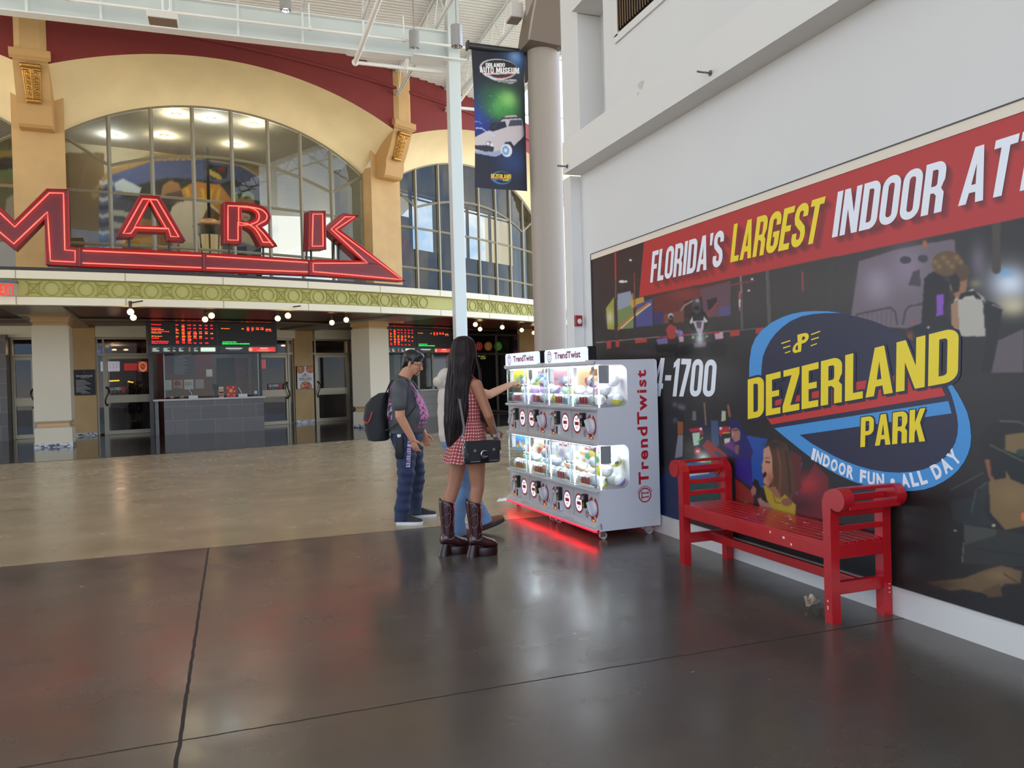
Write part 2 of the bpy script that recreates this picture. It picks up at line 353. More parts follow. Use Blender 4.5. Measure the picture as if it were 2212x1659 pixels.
# ------------------------------------------------------------------ painting by numbers
class Canvas:
    def __init__(s, xy, base): s.p = np.asarray(xy, float); s.c = np.tile(np.asarray(base, float), (len(s.p), 1))
    def inside(s, poly):
        poly = np.asarray(poly, float); x, y = s.p[:, 0], s.p[:, 1]; lo, hi = poly.min(0), poly.max(0)
        idx = np.nonzero((x >= lo[0]) & (x <= hi[0]) & (y >= lo[1]) & (y <= hi[1]))[0]
        if len(idx) == 0: return idx
        X, Y = x[idx], y[idx]; r = np.zeros(len(idx), bool); n = len(poly)
        for i in range(n):
            x0, y0 = poly[i]; x1, y1 = poly[(i+1) % n]
            if y0 == y1: continue
            c = ((y0 > Y) != (y1 > Y)) & (X < (x1-x0)*(Y-y0)/(y1-y0)+x0); r ^= c
        return idx[r]
    def poly(s, pts, col, a=1.0):
        i = s.inside(pts); s.c[i] = s.c[i]*(1-a)+np.asarray(col, float)*a
    def polyh(s, pts, holes, col, a=1.0):
        i = s.inside(pts)
        for h in holes: i = np.setdiff1d(i, s.inside(h))
        s.c[i] = s.c[i]*(1-a)+np.asarray(col, float)*a
    def ell(s, cx, cy, rx, ry, col, a=1.0, rot=0.0):
        dx, dy = s.p[:, 0]-cx, s.p[:, 1]-cy; c, q = math.cos(rot), math.sin(rot)
        d = ((dx*c+dy*q)/rx)**2+((-dx*q+dy*c)/ry)**2; i = d < 1; s.c[i] = s.c[i]*(1-a)+np.asarray(col, float)*a
    def blob(s, cx, cy, rx, ry, col, a=1.0, rot=0.0):
        dx, dy = s.p[:, 0]-cx, s.p[:, 1]-cy; c, q = math.cos(rot), math.sin(rot)
        d = ((dx*c+dy*q)/rx)**2+((-dx*q+dy*c)/ry)**2; k = (a*np.exp(-d*1.2))[:, None]; s.c = s.c*(1-k)+np.asarray(col, float)*k
    def line(s, pts, wd, col, a=1.0):
        for (x0, y0), (x1, y1) in zip(pts[:-1], pts[1:]):
            dx, dy = x1-x0, y1-y0; l2 = dx*dx+dy*dy+1e-9
            t = np.clip(((s.p[:, 0]-x0)*dx+(s.p[:, 1]-y0)*dy)/l2, 0, 1)
            d = np.hypot(s.p[:, 0]-x0-t*dx, s.p[:, 1]-y0-t*dy); i = d < wd/2; s.c[i] = s.c[i]*(1-a)+np.asarray(col, float)*a
    def soften(s, nu, nv, n_=1):
        a = s.c.reshape(nu+1, nv+1, 3)
        for _ in range(n_):
            b = np.pad(a, ((1, 1), (1, 1), (0, 0)), mode='edge'); a = (b[1:-1, 1:-1]*2+b[:-2, 1:-1]+b[2:, 1:-1]+b[1:-1, :-2]+b[1:-1, 2:])/6
        s.c = a.reshape(-1, 3)
    def speckle(s, amt): s.c *= 1+rng.normal(0, amt, (len(s.p), 1))
def picture(name, fn, nu, nv, paint, M, parent=None, mirror=False):
    """a printed picture: grid over fn(u, v), paint(canvas) in (u, v) with v up"""
    me = bpy.data.meshes.new(name)
    U, V = np.meshgrid(np.linspace(0, 1, nu+1), np.linspace(0, 1, nv+1), indexing='ij')
    uv = np.stack([U.ravel(), V.ravel()], -1)
    co = np.array([tuple(fn(u, v)) for u, v in uv])
    ii, jj = np.meshgrid(np.arange(nu), np.arange(nv), indexing='ij'); a = (ii*(nv+1)+jj).ravel()
    me.from_pydata(co.tolist(), [], np.stack([a, a+nv+1, a+nv+2, a+1], -1).tolist())
    cv = Canvas(uv, (128, 128, 128)); paint(cv); cv.soften(nu, nv); set_cols(me, cv.c)
    return put(name, me, M, parent)

# ================================================================== SETTING
WHITE = mat('white_wall_paint', (216, 215, 213), 0.6, noise=(0.7, 0.03), bump=(60, 0.04))
WHITE2 = mat('white_trim_paint', (218, 216, 212), 0.45)
CREAMW = mat('cream_wall_paint', (206, 194, 168), 0.7)
STEEL_W = mat('white_steel_paint', (226, 232, 232), 0.4)
DECKM = mat('white_deck_paint', (236, 238, 236), 0.45)
STEELC = mat('pale_steel_column_paint', (205, 216, 218), 0.35)

# polished concrete floor: a brown slab beyond a dark slab, cut by saw joints
def floor_material():
    M = bpy.data.materials.new('polished_concrete'); M.use_nodes = True; t = M.node_tree; b = t.nodes['Principled BSDF']; L = t.links.new
    def nd(k, **a):
        n = t.nodes.new(k)
        for q, v in a.items(): setattr(n, q, v)
        return n
    co = nd('ShaderNodeTexCoord'); sp = nd('ShaderNodeSeparateXYZ')
    wob = nd('ShaderNodeTexNoise'); wob.inputs['Scale'].default_value = 9.0; wob.inputs['Detail'].default_value = 5.0; L(co.outputs['Object'], wob.inputs['Vector'])
    ad = nd('ShaderNodeVectorMath', operation='MULTIPLY_ADD'); ad.inputs[1].default_value = (0.018,)*3
    L(wob.outputs['Color'], ad.inputs[0]); L(co.outputs['Object'], ad.inputs[2]); L(ad.outputs[0], sp.inputs[0])
    def math_(op, a, b2=None, clamp=False):
        n = nd('ShaderNodeMath', operation=op); n.use_clamp = clamp
        for i, q in enumerate((a, b2)):
            if q is None: continue
            if isinstance(q, (int, float)): n.inputs[i].default_value = q
            else: L(q, n.inputs[i])
        return n.outputs[0]
    n1 = nd('ShaderNodeTexNoise'); n1.inputs['Scale'].default_value = 0.7; n1.inputs['Detail'].default_value = 5; n1.inputs['Roughness'].default_value = 0.55
    st = nd('ShaderNodeMapping'); st.inputs['Scale'].default_value = (0.45, 1.5, 1); L(co.outputs['Object'], st.inputs[0]); L(st.outputs[0], n1.inputs['Vector'])
    r1 = nd('ShaderNodeValToRGB'); L(n1.outputs[0], r1.inputs[0])
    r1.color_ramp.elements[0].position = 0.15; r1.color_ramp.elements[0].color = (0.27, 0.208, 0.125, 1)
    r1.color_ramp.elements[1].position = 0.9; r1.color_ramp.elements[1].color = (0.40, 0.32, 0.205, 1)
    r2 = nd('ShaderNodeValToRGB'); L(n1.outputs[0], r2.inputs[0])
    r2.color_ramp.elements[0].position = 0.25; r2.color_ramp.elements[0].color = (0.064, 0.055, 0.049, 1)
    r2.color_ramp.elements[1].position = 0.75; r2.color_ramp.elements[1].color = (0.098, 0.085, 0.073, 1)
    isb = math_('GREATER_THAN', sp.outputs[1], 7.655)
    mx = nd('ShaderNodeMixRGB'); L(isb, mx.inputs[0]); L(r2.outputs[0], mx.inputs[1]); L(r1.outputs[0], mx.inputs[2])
    def near(v, x, wd): return math_('LESS_THAN', math_('ABSOLUTE', math_('SUBTRACT', v, x)), wd)
    j = near(sp.outputs[1], 7.655, 0.006)
    j = math_('MAXIMUM', j, near(sp.outputs[1], 3.565, 0.006))
    j = math_('MAXIMUM', j, math_('MULTIPLY', near(sp.outputs[0], -0.245, 0.0085), math_('LESS_THAN', sp.outputs[1], 7.655)))
    j = math_('MAXIMUM', j, near(sp.outputs[1], -0.5, 0.006))
    dg = math_('ADD', math_('MULTIPLY', sp.outputs[0], 0.62), sp.outputs[1])
    j = math_('MAXIMUM', j, math_('MULTIPLY', near(dg, 9.25, 0.007), math_('MULTIPLY', isb, math_('GREATER_THAN', sp.outputs[0], 1.2))))
    m2 = nd('ShaderNodeMixRGB'); m2.inputs[2].default_value = (0.018, 0.013, 0.011, 1); L(j, m2.inputs[0]); L(mx.outputs[0], m2.inputs[1])
    # pale scuffs and paint specks
    v = nd('ShaderNodeTexVoronoi'); v.inputs['Scale'].default_value = 1.4; L(co.outputs['Object'], v.inputs['Vector'])
    sk = math_('LESS_THAN', v.outputs['Distance'], 0.018)
    m3 = nd('ShaderNodeMixRGB'); m3.inputs[2].default_value = (0.42, 0.39, 0.34, 1); L(math_('MULTIPLY', sk, 0.7), m3.inputs[0]); L(m2.outputs[0], m3.inputs[1])
    L(m3.outputs[0], b.inputs['Base Color'])
    n3 = nd('ShaderNodeTexNoise'); n3.inputs['Scale'].default_value = 2.3; n3.inputs['Detail'].default_value = 6; L(co.outputs['Object'], n3.inputs['Vector'])
    rr = nd('ShaderNodeMapRange'); rr.inputs[1].default_value = 0.3; rr.inputs[2].default_value = 0.7; rr.inputs[3].default_value = 0.17; rr.inputs[4].default_value = 0.30
    L(n3.outputs[0], rr.inputs[0]); L(math_('MAXIMUM', rr.outputs[0], math_('MULTIPLY', j, 0.8)), b.inputs['Roughness'])
    b.inputs['Specular IOR Level'].default_value = 0.5
    bp = nd('ShaderNodeBump'); bp.inputs['Strength'].default_value = 0.02; bp.inputs['Distance'].default_value = 0.01
    n4 = nd('ShaderNodeTexNoise'); n4.inputs['Scale'].default_value = 3.5; n4.inputs['Detail'].default_value = 3; L(co.outputs['Object'], n4.inputs['Vector'])
    L(n4.outputs[0], bp.inputs['Height']); L(bp.outputs[0], b.inputs['Normal'])
    return M
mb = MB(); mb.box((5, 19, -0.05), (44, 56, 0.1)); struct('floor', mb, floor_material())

# dark glossy tile under the marquee
def tile_material(name, c, sx, sy, rough, grout=(0.25)):
    M = bpy.data.materials.new(name); M.use_nodes = True; t = M.node_tree; b = t.nodes['Principled BSDF']
    co = t.nodes.new('ShaderNodeTexCoord'); br = t.nodes.new('ShaderNodeTexBrick'); mp = t.nodes.new('ShaderNodeMapping')
    mp.inputs['Rotation'].default_value = (0, 0, math.radians(32)) if sx == sy else (math.radians(90), 0, 0)
    t.links.new(co.outputs['Object'], mp.inputs[0]); t.links.new(mp.outputs[0], br.inputs['Vector'])
    br.inputs['Color1'].default_value = rgba(c); br.inputs['Color2'].default_value = rgba([x*0.86 for x in c]); br.inputs['Mortar'].default_value = rgba([x*0.55 if rough < 0.15 else min(255, x*1.5) for x in c])
    br.inputs['Scale'].default_value = 1.0; br.inputs['Brick Width'].default_value = sx; br.inputs['Row Height'].default_value = sy; br.inputs['Mortar Size'].default_value = 0.006
    br.offset = 0.5; t.links.new(br.outputs[0], b.inputs['Base Color']); b.inputs['Roughness'].default_value = rough
    MATS[name] = M; return M
TILEF = tile_material('dark_floor_tile', (62, 54, 48), 0.6, 0.6, 0.1)
TILEW = tile_material('grey_wall_tile', (92, 84, 77), 0.8, 0.42, 0.35)
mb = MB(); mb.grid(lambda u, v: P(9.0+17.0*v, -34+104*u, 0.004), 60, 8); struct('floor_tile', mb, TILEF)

# ---- right-hand wall: lower wall, ledge beam, upper wall with a niche at its end
XW, XB, ZB, YE = 3.72, 3.50, 3.707, 7.93
mb = MB(); mb.box(((XW+4.05)/2, (-8+YE)/2, ZB/2), (4.05-XW, YE+8, ZB)); struct('wall_right', mb, WHITE)
mb = MB(); mb.box((3.83, 8.03, ZB/2), (0.46, 0.2, ZB)); struct('wall_end', mb, WHITE)
mb = MB(); mb.box(((XB+4.05)/2, (-8+7.9)/2, (ZB+4.055)/2), (4.05-XB, 15.9, 4.055-ZB)); struct('trim_7', mb, WHITE2)
mb = MB(); mb.box(((XB+4.05)/2, (-8+6.84)/2, 6.9), (4.05-XB, 14.84, 5.69)); struct('wall_upper', mb, WHITE)
mb = MB(); mb.box((3.815, 7.82, 6.9), (0.47, 0.44, 5.69)); mb.box((3.95, 7.2, 6.9), (0.2, 0.8, 5.69)); mb.box((3.72, 7.2, 5.45), (0.44, 0.74, 0.2)); struct('wall_niche', mb, WHITE)
mb = MB(); mb.box((XW-0.007, (-8+7.9)/2, 0.082), (0.014, 15.86, 0.164)); mb.box((XW-0.009, (-8+7.9)/2, 0.166), (0.018, 15.86, 0.006)); struct('baseboard_right', mb, WHITE2)
# brown louvred vent high on the upper wall
VENT = mat('brown_vent_metal', (112, 92, 74), 0.4, metal=0.6); DARK = mat('vent_dark', (20, 16, 14), 0.9)
t = thing('wall_vent', 'brown louvred vent grille high on the white upper wall', 'vent', (XB, 5.6, 4.68))
mb = MB(); mb.box((XB-0.004, 5.15, 5.36), (0.008, 2.7, 1.36)); obj('backing', mb, DARK, t)
mb = MB()
for k in range(58): mb.box((XB-0.022, 6.48-k*0.046, 5.36), (0.032, 0.012, 1.34), Matrix.Rotation(0.5, 3, 'Z'))
obj('louvre', mb, VENT, t)
mb = MB(); mb.box((XB-0.01, 5.15, 4.64), (0.02, 2.86, 0.07)); mb.box((XB-0.01, 6.55, 5.36), (0.02, 0.07, 1.4)); obj('flange', mb, WHITE2, t)
# eye bolts
EYEM = mat('dull_bolt_steel', (120, 118, 122), 0.35, metal=0.9)
def eye_bolt(y, z, label):
    mb = MB(); mb.cyl((XB+0.01, y, z), (XB-0.06, y, z), 0.008, n=8); mb.cyl((XB, y, z), (XB-0.008, y, z), 0.022, n=10)
    mb.tube([(XB-0.085+0.028*math.cos(a), y+0.028*math.sin(a)*0.9, z+0.028*math.sin(a)*0.45) for a in np.linspace(0, 2*PI, 14)[:-1]], 0.007, 6, closed=True)
    tag(obj('eye_bolt', mb, EYEM, smooth=40), label, 'bolt', 'eye bolts on the white ledge')
eye_bolt(7.78, 3.765, 'steel eye bolt in the white ledge beside the round column')
eye_bolt(5.078, 3.768, 'steel eye bolt in the white ledge above the red slogan strip')
# hole torn in the plasterboard
mb = MB(); mb.flat([(6.14+0.05*math.cos(a)*(1+0.3*math.sin(3*a)), 4.06+0.035*math.sin(a)) for a in np.linspace(0, 2*PI, 14)[:-1]], lambda u, v: (XB-0.002, u, v))
mb.flat([(6.2, 4.02), (6.17, 4.0), (6.215, 3.985)], lambda u, v: (XB-0.002, u, v))
tag(obj('plaster_patch', mb, mat('torn_plaster', (196, 192, 190), 0.9)), 'torn patch of pale plaster on the upper white wall', 'patch')

# ---- roof: corrugated deck, girder, joists
mb = MB(); prof = []
y = -8.0
while y < 46:
    prof += [(y, 11.0), (y+0.05, 11.0), (y+0.075, 10.95), (y+0.125, 10.95)]; y += 0.152
for a, b in zip(prof[:-1], prof[1:]):
    xr = 9.5 if a[0] > 8.3 else 26
    o = len(mb.v); mb.v += [(-22, a[0], a[1]), (xr, a[0], a[1]), (xr, b[0], b[1]), (-22, b[0], b[1])]; mb.f.append((o, o+1, o+2, o+3)); mb.m.append(0)
struct('ceiling', mb, DECKM)
mb = MB(); mb.box((-16.2, -0.5, 5.5), (0.3, 15, 11)); struct('light_block_left', mb, CREAMW)  # unseen wall added to hold daylight off the right-hand wall

GY = 19.0
t = thing('roof_girder', 'deep white steel girder running under the roof joists', 'girder', (0, GY, 9.43))
mb = MB(); mb.box((-4.3, GY, 9.79), (19.5, 0.03, 0.70)); obj('web', mb, STEELC, t)
mb = MB(); mb.box((-4.3, GY, 9.435), (19.5, 0.30, 0.03)); obj('bottom_flange', mb, STEEL_W, t)
mb = MB(); mb.box((-4.3, GY, 10.15), (19.5, 0.30, 0.03)); obj('top_flange', mb, STEEL_W, t)
for x in (-9.5, -8.1, -6.7, -5.3, -3.85, -2.45, -1.05, 0.35, 1.78, 3.2):
    mb = MB(); mb.cyl((x, GY-0.14, 9.45), (x, GY-0.18, 10.14), 0.028, n=8); obj('stiffener', mb, STEEL_W, t)
t = thing('steel_column', 'slim white square steel column under the end of the roof girder', 'column', (5.44, 18.93, 0))
mb = MB(); mb.rbox((5.44, 18.93, 5.47), (0.30, 0.30, 10.94), 0.015); obj('shaft', mb, STEELC, t)
mb = MB(); mb.box((5.05, 18.93, 9.40), (1.35, 0.62, 0.035)); obj('cap_plate', mb, STEEL_W, t)
mb = MB(); mb.box((5.44, 18.93, 0.012), (0.42, 0.42, 0.024)); obj('base_plate', mb, STEELC, t)

def joist_mesh(y1):
    mb = MB(); y0 = 2.0
    for dx in (-0.03, 0.03):
        mb.box((dx, (y0+y1)/2, 10.19), (0.035, y1-y0, 0.045)); mb.box((dx, (y0+y1)/2, 10.91), (0.035, y1-y0, 0.05))
    y = y0; k = 0
    while y < y1-0.4:
        mb.cyl((0, y, 10.19 if k % 2 else 10.91), (0, y+0.55, 10.91 if k % 2 else 10.19), 0.016, n=6)
        y += 0.55; k += 1
    return mb
j0 = tag(obj('roof_joist', joist_mesh(19.1), STEEL_W), 'white open-web steel joist carrying the corrugated roof deck', 'joist', 'open-web roof joists')
j0.location.x = -9.5
for x in (-8.1, -6.7, -5.3, -3.85, -2.45, -1.05, 0.35, 1.78, 3.2):
    c = j0.copy(); COL.objects.link(c); c.location.x = x
j1 = tag(obj('roof_joist', joist_mesh(26.0), STEEL_W), 'long white open-web steel joist running past the slim column', 'joist', 'longer roof joists beyond the slim column'); j1.location.x = 5.0
for x in (6.8, 8.6):
    c = j1.copy(); COL.objects.link(c); c.location.x = x
for y in (6.5, 9.5, 12.9, 15.5):
    mb = MB(); mb.cyl((-12, y, 10.2), (9, y, 10.2), 0.022, n=6)
    tag(obj('joist_bridging', mb, STEEL_W), 'thin white rod running crosswise under the roof joists', 'bridging', 'bridging rods under the roof joists')

# sprinkler pipes
PIPE = mat('white_pipe', (232, 236, 236), 0.35)
t = thing('sprinkler_pipe', 'white sprinkler pipe running across in front of the roof girder', 'pipe', (0, 18.45, 9.5))
mb = MB(); mb.cyl((-13, 18.45, 9.62), (9.5, 18.45, 9.62), 0.035, n=10); obj('main_pipe', mb, PIPE, t, 40)
for x in (-3.0, -1.05, 1.9, 4.1):
    mb = MB(); mb.cyl((x, 18.45, 9.62), (x, 18.45, 10.2), 0.017, n=8); mb.cyl((x, 18.45, 9.585), (x, 18.45, 9.67), 0.05, n=10); obj('hanger', mb, PIPE, t, 40)
t = thing('sprinkler_pipe', 'white sprinkler pipe coming forward under the roof with an elbow at its end', 'pipe', (3.15, 14, 9.3))
mb = MB(); mb.cyl((3.05, 6, 9.28), (3.05, 19.25, 9.28), 0.06, n=12); obj('main_pipe', mb, PIPE, t, 40)
mb = MB(); mb.sph((3.05, 19.25, 9.28), 0.085, 12, 8); obj('elbow', mb, PIPE, t, 40)
mb = MB(); mb.cyl((3.05, 19.25, 9.28), (5.25, 19.25, 9.28), 0.045, n=10); mb.cyl((4.3, 19.25, 9.28), (4.3, 19.0, 9.42), 0.05, n=8); obj('branch_pipe', mb, PIPE, t, 40)
t = thing('sprinkler_pipe', 'short bent white pipe in front of the dark red wall beside the slim column', 'pipe', (6.3, 23.4, 9.3))
mb = MB(); mb.tube([(6.6, 20.6, 9.8), (6.25, 21.6, 9.25)], 0.045, 10); mb.cyl((6.25, 21.6, 9.25), (9.8, 21.6, 9.25), 0.045, n=10); mb.sph((6.25, 21.6, 9.25), 0.06, 10, 6); obj('pipe_run', mb, PIPE, t, 40)

# pendant downlights
PEND = mat('brushed_grey_lamp', (168, 168, 170), 0.35, metal=0.55); LAMP = glow('lamp_white', (240, 246, 255), 9.0); REFL = mat('lamp_reflector', (210, 210, 205), 0.12, metal=1.0)
def pendant(px, yb, yt, Y, label, lit=True, dia=0.24, stem=1.2):
    a = ony(px, yb, Y); b = ony(px, yt, Y); t = thing('pendant_light', label, 'lamp', (a[0], a[1], a[2]), group='cylinder lamps under the roof')
    h = b[2]-a[2]; r = dia/2; base = Vector(a)
    mb = MB(); mb.lathe([(r*0.92, 0.03), (r*0.95, 0), (r, 0), (r, h), (r*0.3, h+0.004)], base, 24, cap=False); obj('housing', mb, PEND, t, 40)
    mb = MB(); mb.lathe([(0.02, h*0.55), (r*0.7, h*0.35), (r*0.93, 0.02)], base, 24, cap=False); obj('reflector', mb, REFL, t, 40)
    mb = MB(); mb.sph(base+Vector((0, 0, h*0.3)), (r*0.6, r*0.6, 0.05), 12, 6); obj('bulb', mb, LAMP if lit else REFL, t, True)
    top = min(10.9, a[2]+h+stem)
    mb = MB(); mb.cyl(base+Vector((0, 0, h)), (a[0], a[1], top), 0.012, n=8); mb.lathe([(0.07, top-0.05), (0.075, top-0.02), (0.02, top)], (a[0], a[1], 0), 14); obj('stem', mb, PEND, t, 40)
pendant(895, 105, 68, 18.2, 'grey cylinder pendant lamp, lit, hanging in front of the girder end')
pendant(987, 101, 56, 14.6, 'grey cylinder pendant lamp, unlit, hanging on a long rod beside the banner', False, 0.225, 3.0)
pendant(617, 23, -8, 17.0, 'grey cylinder pendant lamp, lit, at the top edge of the photo')
t = thing('hanging_speaker', 'flat white rectangular box hung on a short rod above the red wall', 'speaker', tuple(ony(352, 46, 17.6)))
q = Vector(ony(352, 40, 17.6))
mb = MB(); mb.rbox(q, (0.58, 0.42, 0.14), 0.02); obj('case', mb, WHITE2, t)
mb = MB(); mb.box(q-Vector((0, 0, 0.075)), (0.54, 0.38, 0.012)); obj('grille', mb, mat('taupe_grille', (132, 116, 104), 0.7), t)
mb = MB(); mb.cyl(q+Vector((0, 0, 0.07)), q+Vector((0, 0, 1.4)), 0.02, n=8); mb.box(q+Vector((0, 0, 0.1)), (0.2, 0.12, 0.06)); obj('rod', mb, PIPE, t)

# ---- round column with curved bracket, banner
RC = Vector((5.16, 12.36, 0)); TAUPE = mat('taupe_column_paint', (158, 148, 138), 0.5, bump=(80, 0.04)); BRN = mat('brown_bracket_paint', (112, 98, 86), 0.5)
t = thing('round_column', 'thick round taupe column with a curved brown bracket at its top', 'column', tuple(RC))
mb = MB(); mb.lathe([(0.28, 0), (0.28, 10.9)], RC, 40); obj('shaft', mb, TAUPE, t, 40)
mb = MB(); mb.lathe([(0.31, 0), (0.31, 0.12), (0.285, 0.15)], RC, 40); obj('base_ring', mb, BRN, t, 40)
arc = []
for k in range(15):
    a = k/14; arc.append((-0.62+0.42*a**0.5*0+0.36*math.sin(a*1.5), 7.06+a*2.2))
outer = [(-0.36, 7.02), (-0.30, 7.35), (-0.22, 7.7), (-0.1, 8.05), (0.05, 8.35), (0.3, 8.75), (0.7, 9.2)]
inner = [(0.25, 6.98), (0.28, 7.3), (0.4, 7.8), (0.7, 8.4), (1.1, 8.9)]
mb = MB(); mb.prism(outer+inner[::-1], lambda u, v, d: RC+Vector((u-0.04, d, v)), -0.42, 0.2); obj('bracket', mb, BRN, t)
mb = MB(); mb.tube([RC+Vector((u-0.05, -0.40, v)) for u, v in outer], 0.022, 6); obj('bracket_edge', mb, TAUPE, t, True)
t = thing('floodlight', 'small white box lamp on the back of the curved bracket', 'lamp', (4.75, 12.9, 7.9))
mb = MB(); mb.rbox((4.80, 12.75, 7.82), (0.24, 0.3, 0.26), 0.02); obj('case', mb, WHITE2, t)
mb = MB(); mb.box((4.80, 12.75, 7.685), (0.2, 0.26, 0.02)); obj('lens', mb, BRN, t)
# loose cable between column and wall
mb = MB(); a = np.array([5.28, 12.06, 7.0]); b = np.array([3.56, 7.0, 5.33])
mb.tube([a*(1-s)+b*s-np.array([0, 0, 1.1*s*(1-s)]) for s in np.linspace(0, 1, 22)], 0.008, 5)
tag(obj('cable', mb, mat('grey_cable', (108, 106, 110), 0.6)), 'thin loose cable sagging between the round column and the white wall', 'cable')

# banner -------------------------------------------------------------
BX0, BX1, BZ0, BZ1, BY = 3.915, 4.85, 4.68, 7.02, 12.5
BLK = mat('black_powder_coat', (38, 38, 42), 0.45)
t = thing('hanging_banner', 'tall dark blue museum banner with a white car hung from the round column', 'banner', (4.4, BY, BZ0))
mb = MB(); mb.cyl((BX0-0.06, BY, BZ1+0.02), (4.9, BY, BZ1+0.02), 0.055, n=12); mb.box((BX0-0.06, BY, BZ1+0.02), (0.03, 0.13, 0.13)); obj('top_bar', mb, BLK, t, 40)
mb = MB(); mb.box((4.885, BY-0.05, 6.84), (0.03, 0.14, 0.62)); mb.cyl((4.9, BY, 7.02), (4.96, BY, 7.02), 0.05, n=10); obj('wall_bracket', mb, BLK, t)
def banner_pt(u, v):
    side = 0.03*math.sin(v*3.0)*(1-u)
    return Vector((BX0+side+(BX1-BX0)*u - 0.05*u*(1-v)*0 - 0.07*u*math.exp(-((v-0.82)/0.10)**2)*0.5, BY-0.10*u*math.exp(-((v-0.85)/0.14)**2)+0.02*math.sin(u*5), BZ0+(BZ1-BZ0)*v - 0.02*u*(1-v)))
def paint_banner(c):
    p = c.p; c.c[:] = (18, 20, 30)
    c.blob(0.9, 0.95, 0.35, 0.12, (70, 110, 170), 0.9); c.blob(0.82, 0.96, 0.12, 0.05, (150, 180, 220), 0.6)
    c.blob(0.1, 0.5, 0.4, 0.2, (28, 48, 150), 0.95); c.blob(0.75, 0.2, 0.4, 0.13, (34, 66, 130), 0.8); c.blob(0.5, 0.05, 0.8, 0.1, (22, 28, 52), 0.7)
    c.blob(0.55, 0.62, 0.40, 0.12, (56, 140, 58), 0.98); c.blob(0.62, 0.64, 0.22, 0.08, (126, 196, 96), 0.9); c.blob(0.3, 0.67, 0.2, 0.08, (30, 90, 60), 0.7); c.blob(0.55, 0.56, 0.3, 0.06, (60, 140, 66), 0.8); c.blob(0.7, 0.66, 0.12, 0.05, (150, 200, 120), 0.6); c.blob(0.45, 0.60, 0.1, 0.06, (90, 160, 90), 0.6)
    for k in range(26): c.ell(rng.uniform(0.1, 0.9), rng.uniform(0.45, 0.7), 0.008, 0.003, (150, 200, 230), 0.6)
    # a plain white estate car
    c.poly([(0.0, 0.36), (0.18, 0.40), (0.36, 0.435), (0.50, 0.50), (0.62, 0.535), (0.80, 0.545), (0.93, 0.52), (0.97, 0.44), (0.97, 0.40), (0.80, 0.335), (0.74, 0.31), (0.56, 0.29), (0.5, 0.25), (0.40, 0.235), (0.2, 0.24), (0.0, 0.255)], (196, 186, 190))
    c.poly([(0.29, 0.42), (0.33, 0.475), (0.60, 0.495), (0.63, 0.455), (0.36, 0.415)], (26, 28, 52)); c.poly([(0.66, 0.46), (0.70, 0.505), (0.92, 0.515), (0.94, 0.475)], (60, 66, 84))
    c.poly([(0.0, 0.30), (0.30, 0.315), (0.38, 0.30), (0.36, 0.27), (0.2, 0.265), (0.0, 0.275)], (40, 38, 52)); c.poly([(0.0, 0.262), (0.36, 0.268), (0.5, 0.285), (0.5, 0.25), (0.36, 0.235), (0.0, 0.245)], (150, 160, 190))
    c.ell(0.28, 0.325, 0.06, 0.018, (120, 120, 140)); c.ell(0.26, 0.325, 0.03, 0.012, (220, 220, 230)); c.ell(0.33, 0.318, 0.03, 0.012, (220, 220, 230))
    c.poly([(0.52, 0.30), (0.6, 0.345), (0.7, 0.35), (0.76, 0.32), (0.7, 0.27)], (30, 30, 44)); c.ell(0.62, 0.285, 0.105, 0.048, (225, 225, 225)); c.ell(0.60, 0.285, 0.07, 0.034, (120, 160, 210)); c.ell(0.60, 0.285, 0.03, 0.015, (210, 220, 235))
    c.line([(0.02, 0.425), (0.14, 0.43), (0.25, 0.405), (0.40, 0.385)], 0.008, (190, 200, 240)); c.line([(0.0, 0.47), (0.08, 0.475), (0.14, 0.462)], 0.006, (150, 160, 230))
    c.line([(0.36, 0.44), (0.55, 0.515), (0.9, 0.53)], 0.012, (60, 50, 60))
    # museum logo plate
    c.ell(0.5, 0.86, 0.36, 0.075, (200, 200, 205), rot=-0.0); c.ell(0.515, 0.862, 0.335, 0.066, (40, 34, 36)); c.ell(0.52, 0.855, 0.31, 0.06, (190, 44, 40)); c.ell(0.50, 0.862, 0.31, 0.062, (40, 34, 36))
    c.poly([(0.2, 0.825), (0.9, 0.842), (0.9, 0.832), (0.24, 0.815)], (214, 214, 218)); c.poly([(0.2, 0.835), (0.9, 0.852), (0.9, 0.842), (0.2, 0.825)], (180, 40, 40))
    c.poly([(0.24, 0.812), (0.34, 0.79), (0.5, 0.77), (0.75, 0.76), (0.86, 0.775), (0.84, 0.79), (0.6, 0.788), (0.45, 0.795), (0.32, 0.815)], (206, 206, 210))
    # park logo
    c.ell(0.51, 0.085, 0.19, 0.047, (60, 130, 200)); c.ell(0.525, 0.087, 0.165, 0.040, (20, 26, 48)); c.poly([(0.3, 0.078), (0.7, 0.09), (0.7, 0.082), (0.31, 0.07)], (190, 50, 44)); c.poly([(0.31, 0.07), (0.7, 0.08), (0.7, 0.074), (0.33, 0.064)], (60, 130, 200))
    c.blob(0.98, 0.5, 0.05, 0.6, (24, 26, 40), 0.5)
picture('fabric', banner_pt, 110, 270, paint_banner, painted('banner_print', 0.6), t)
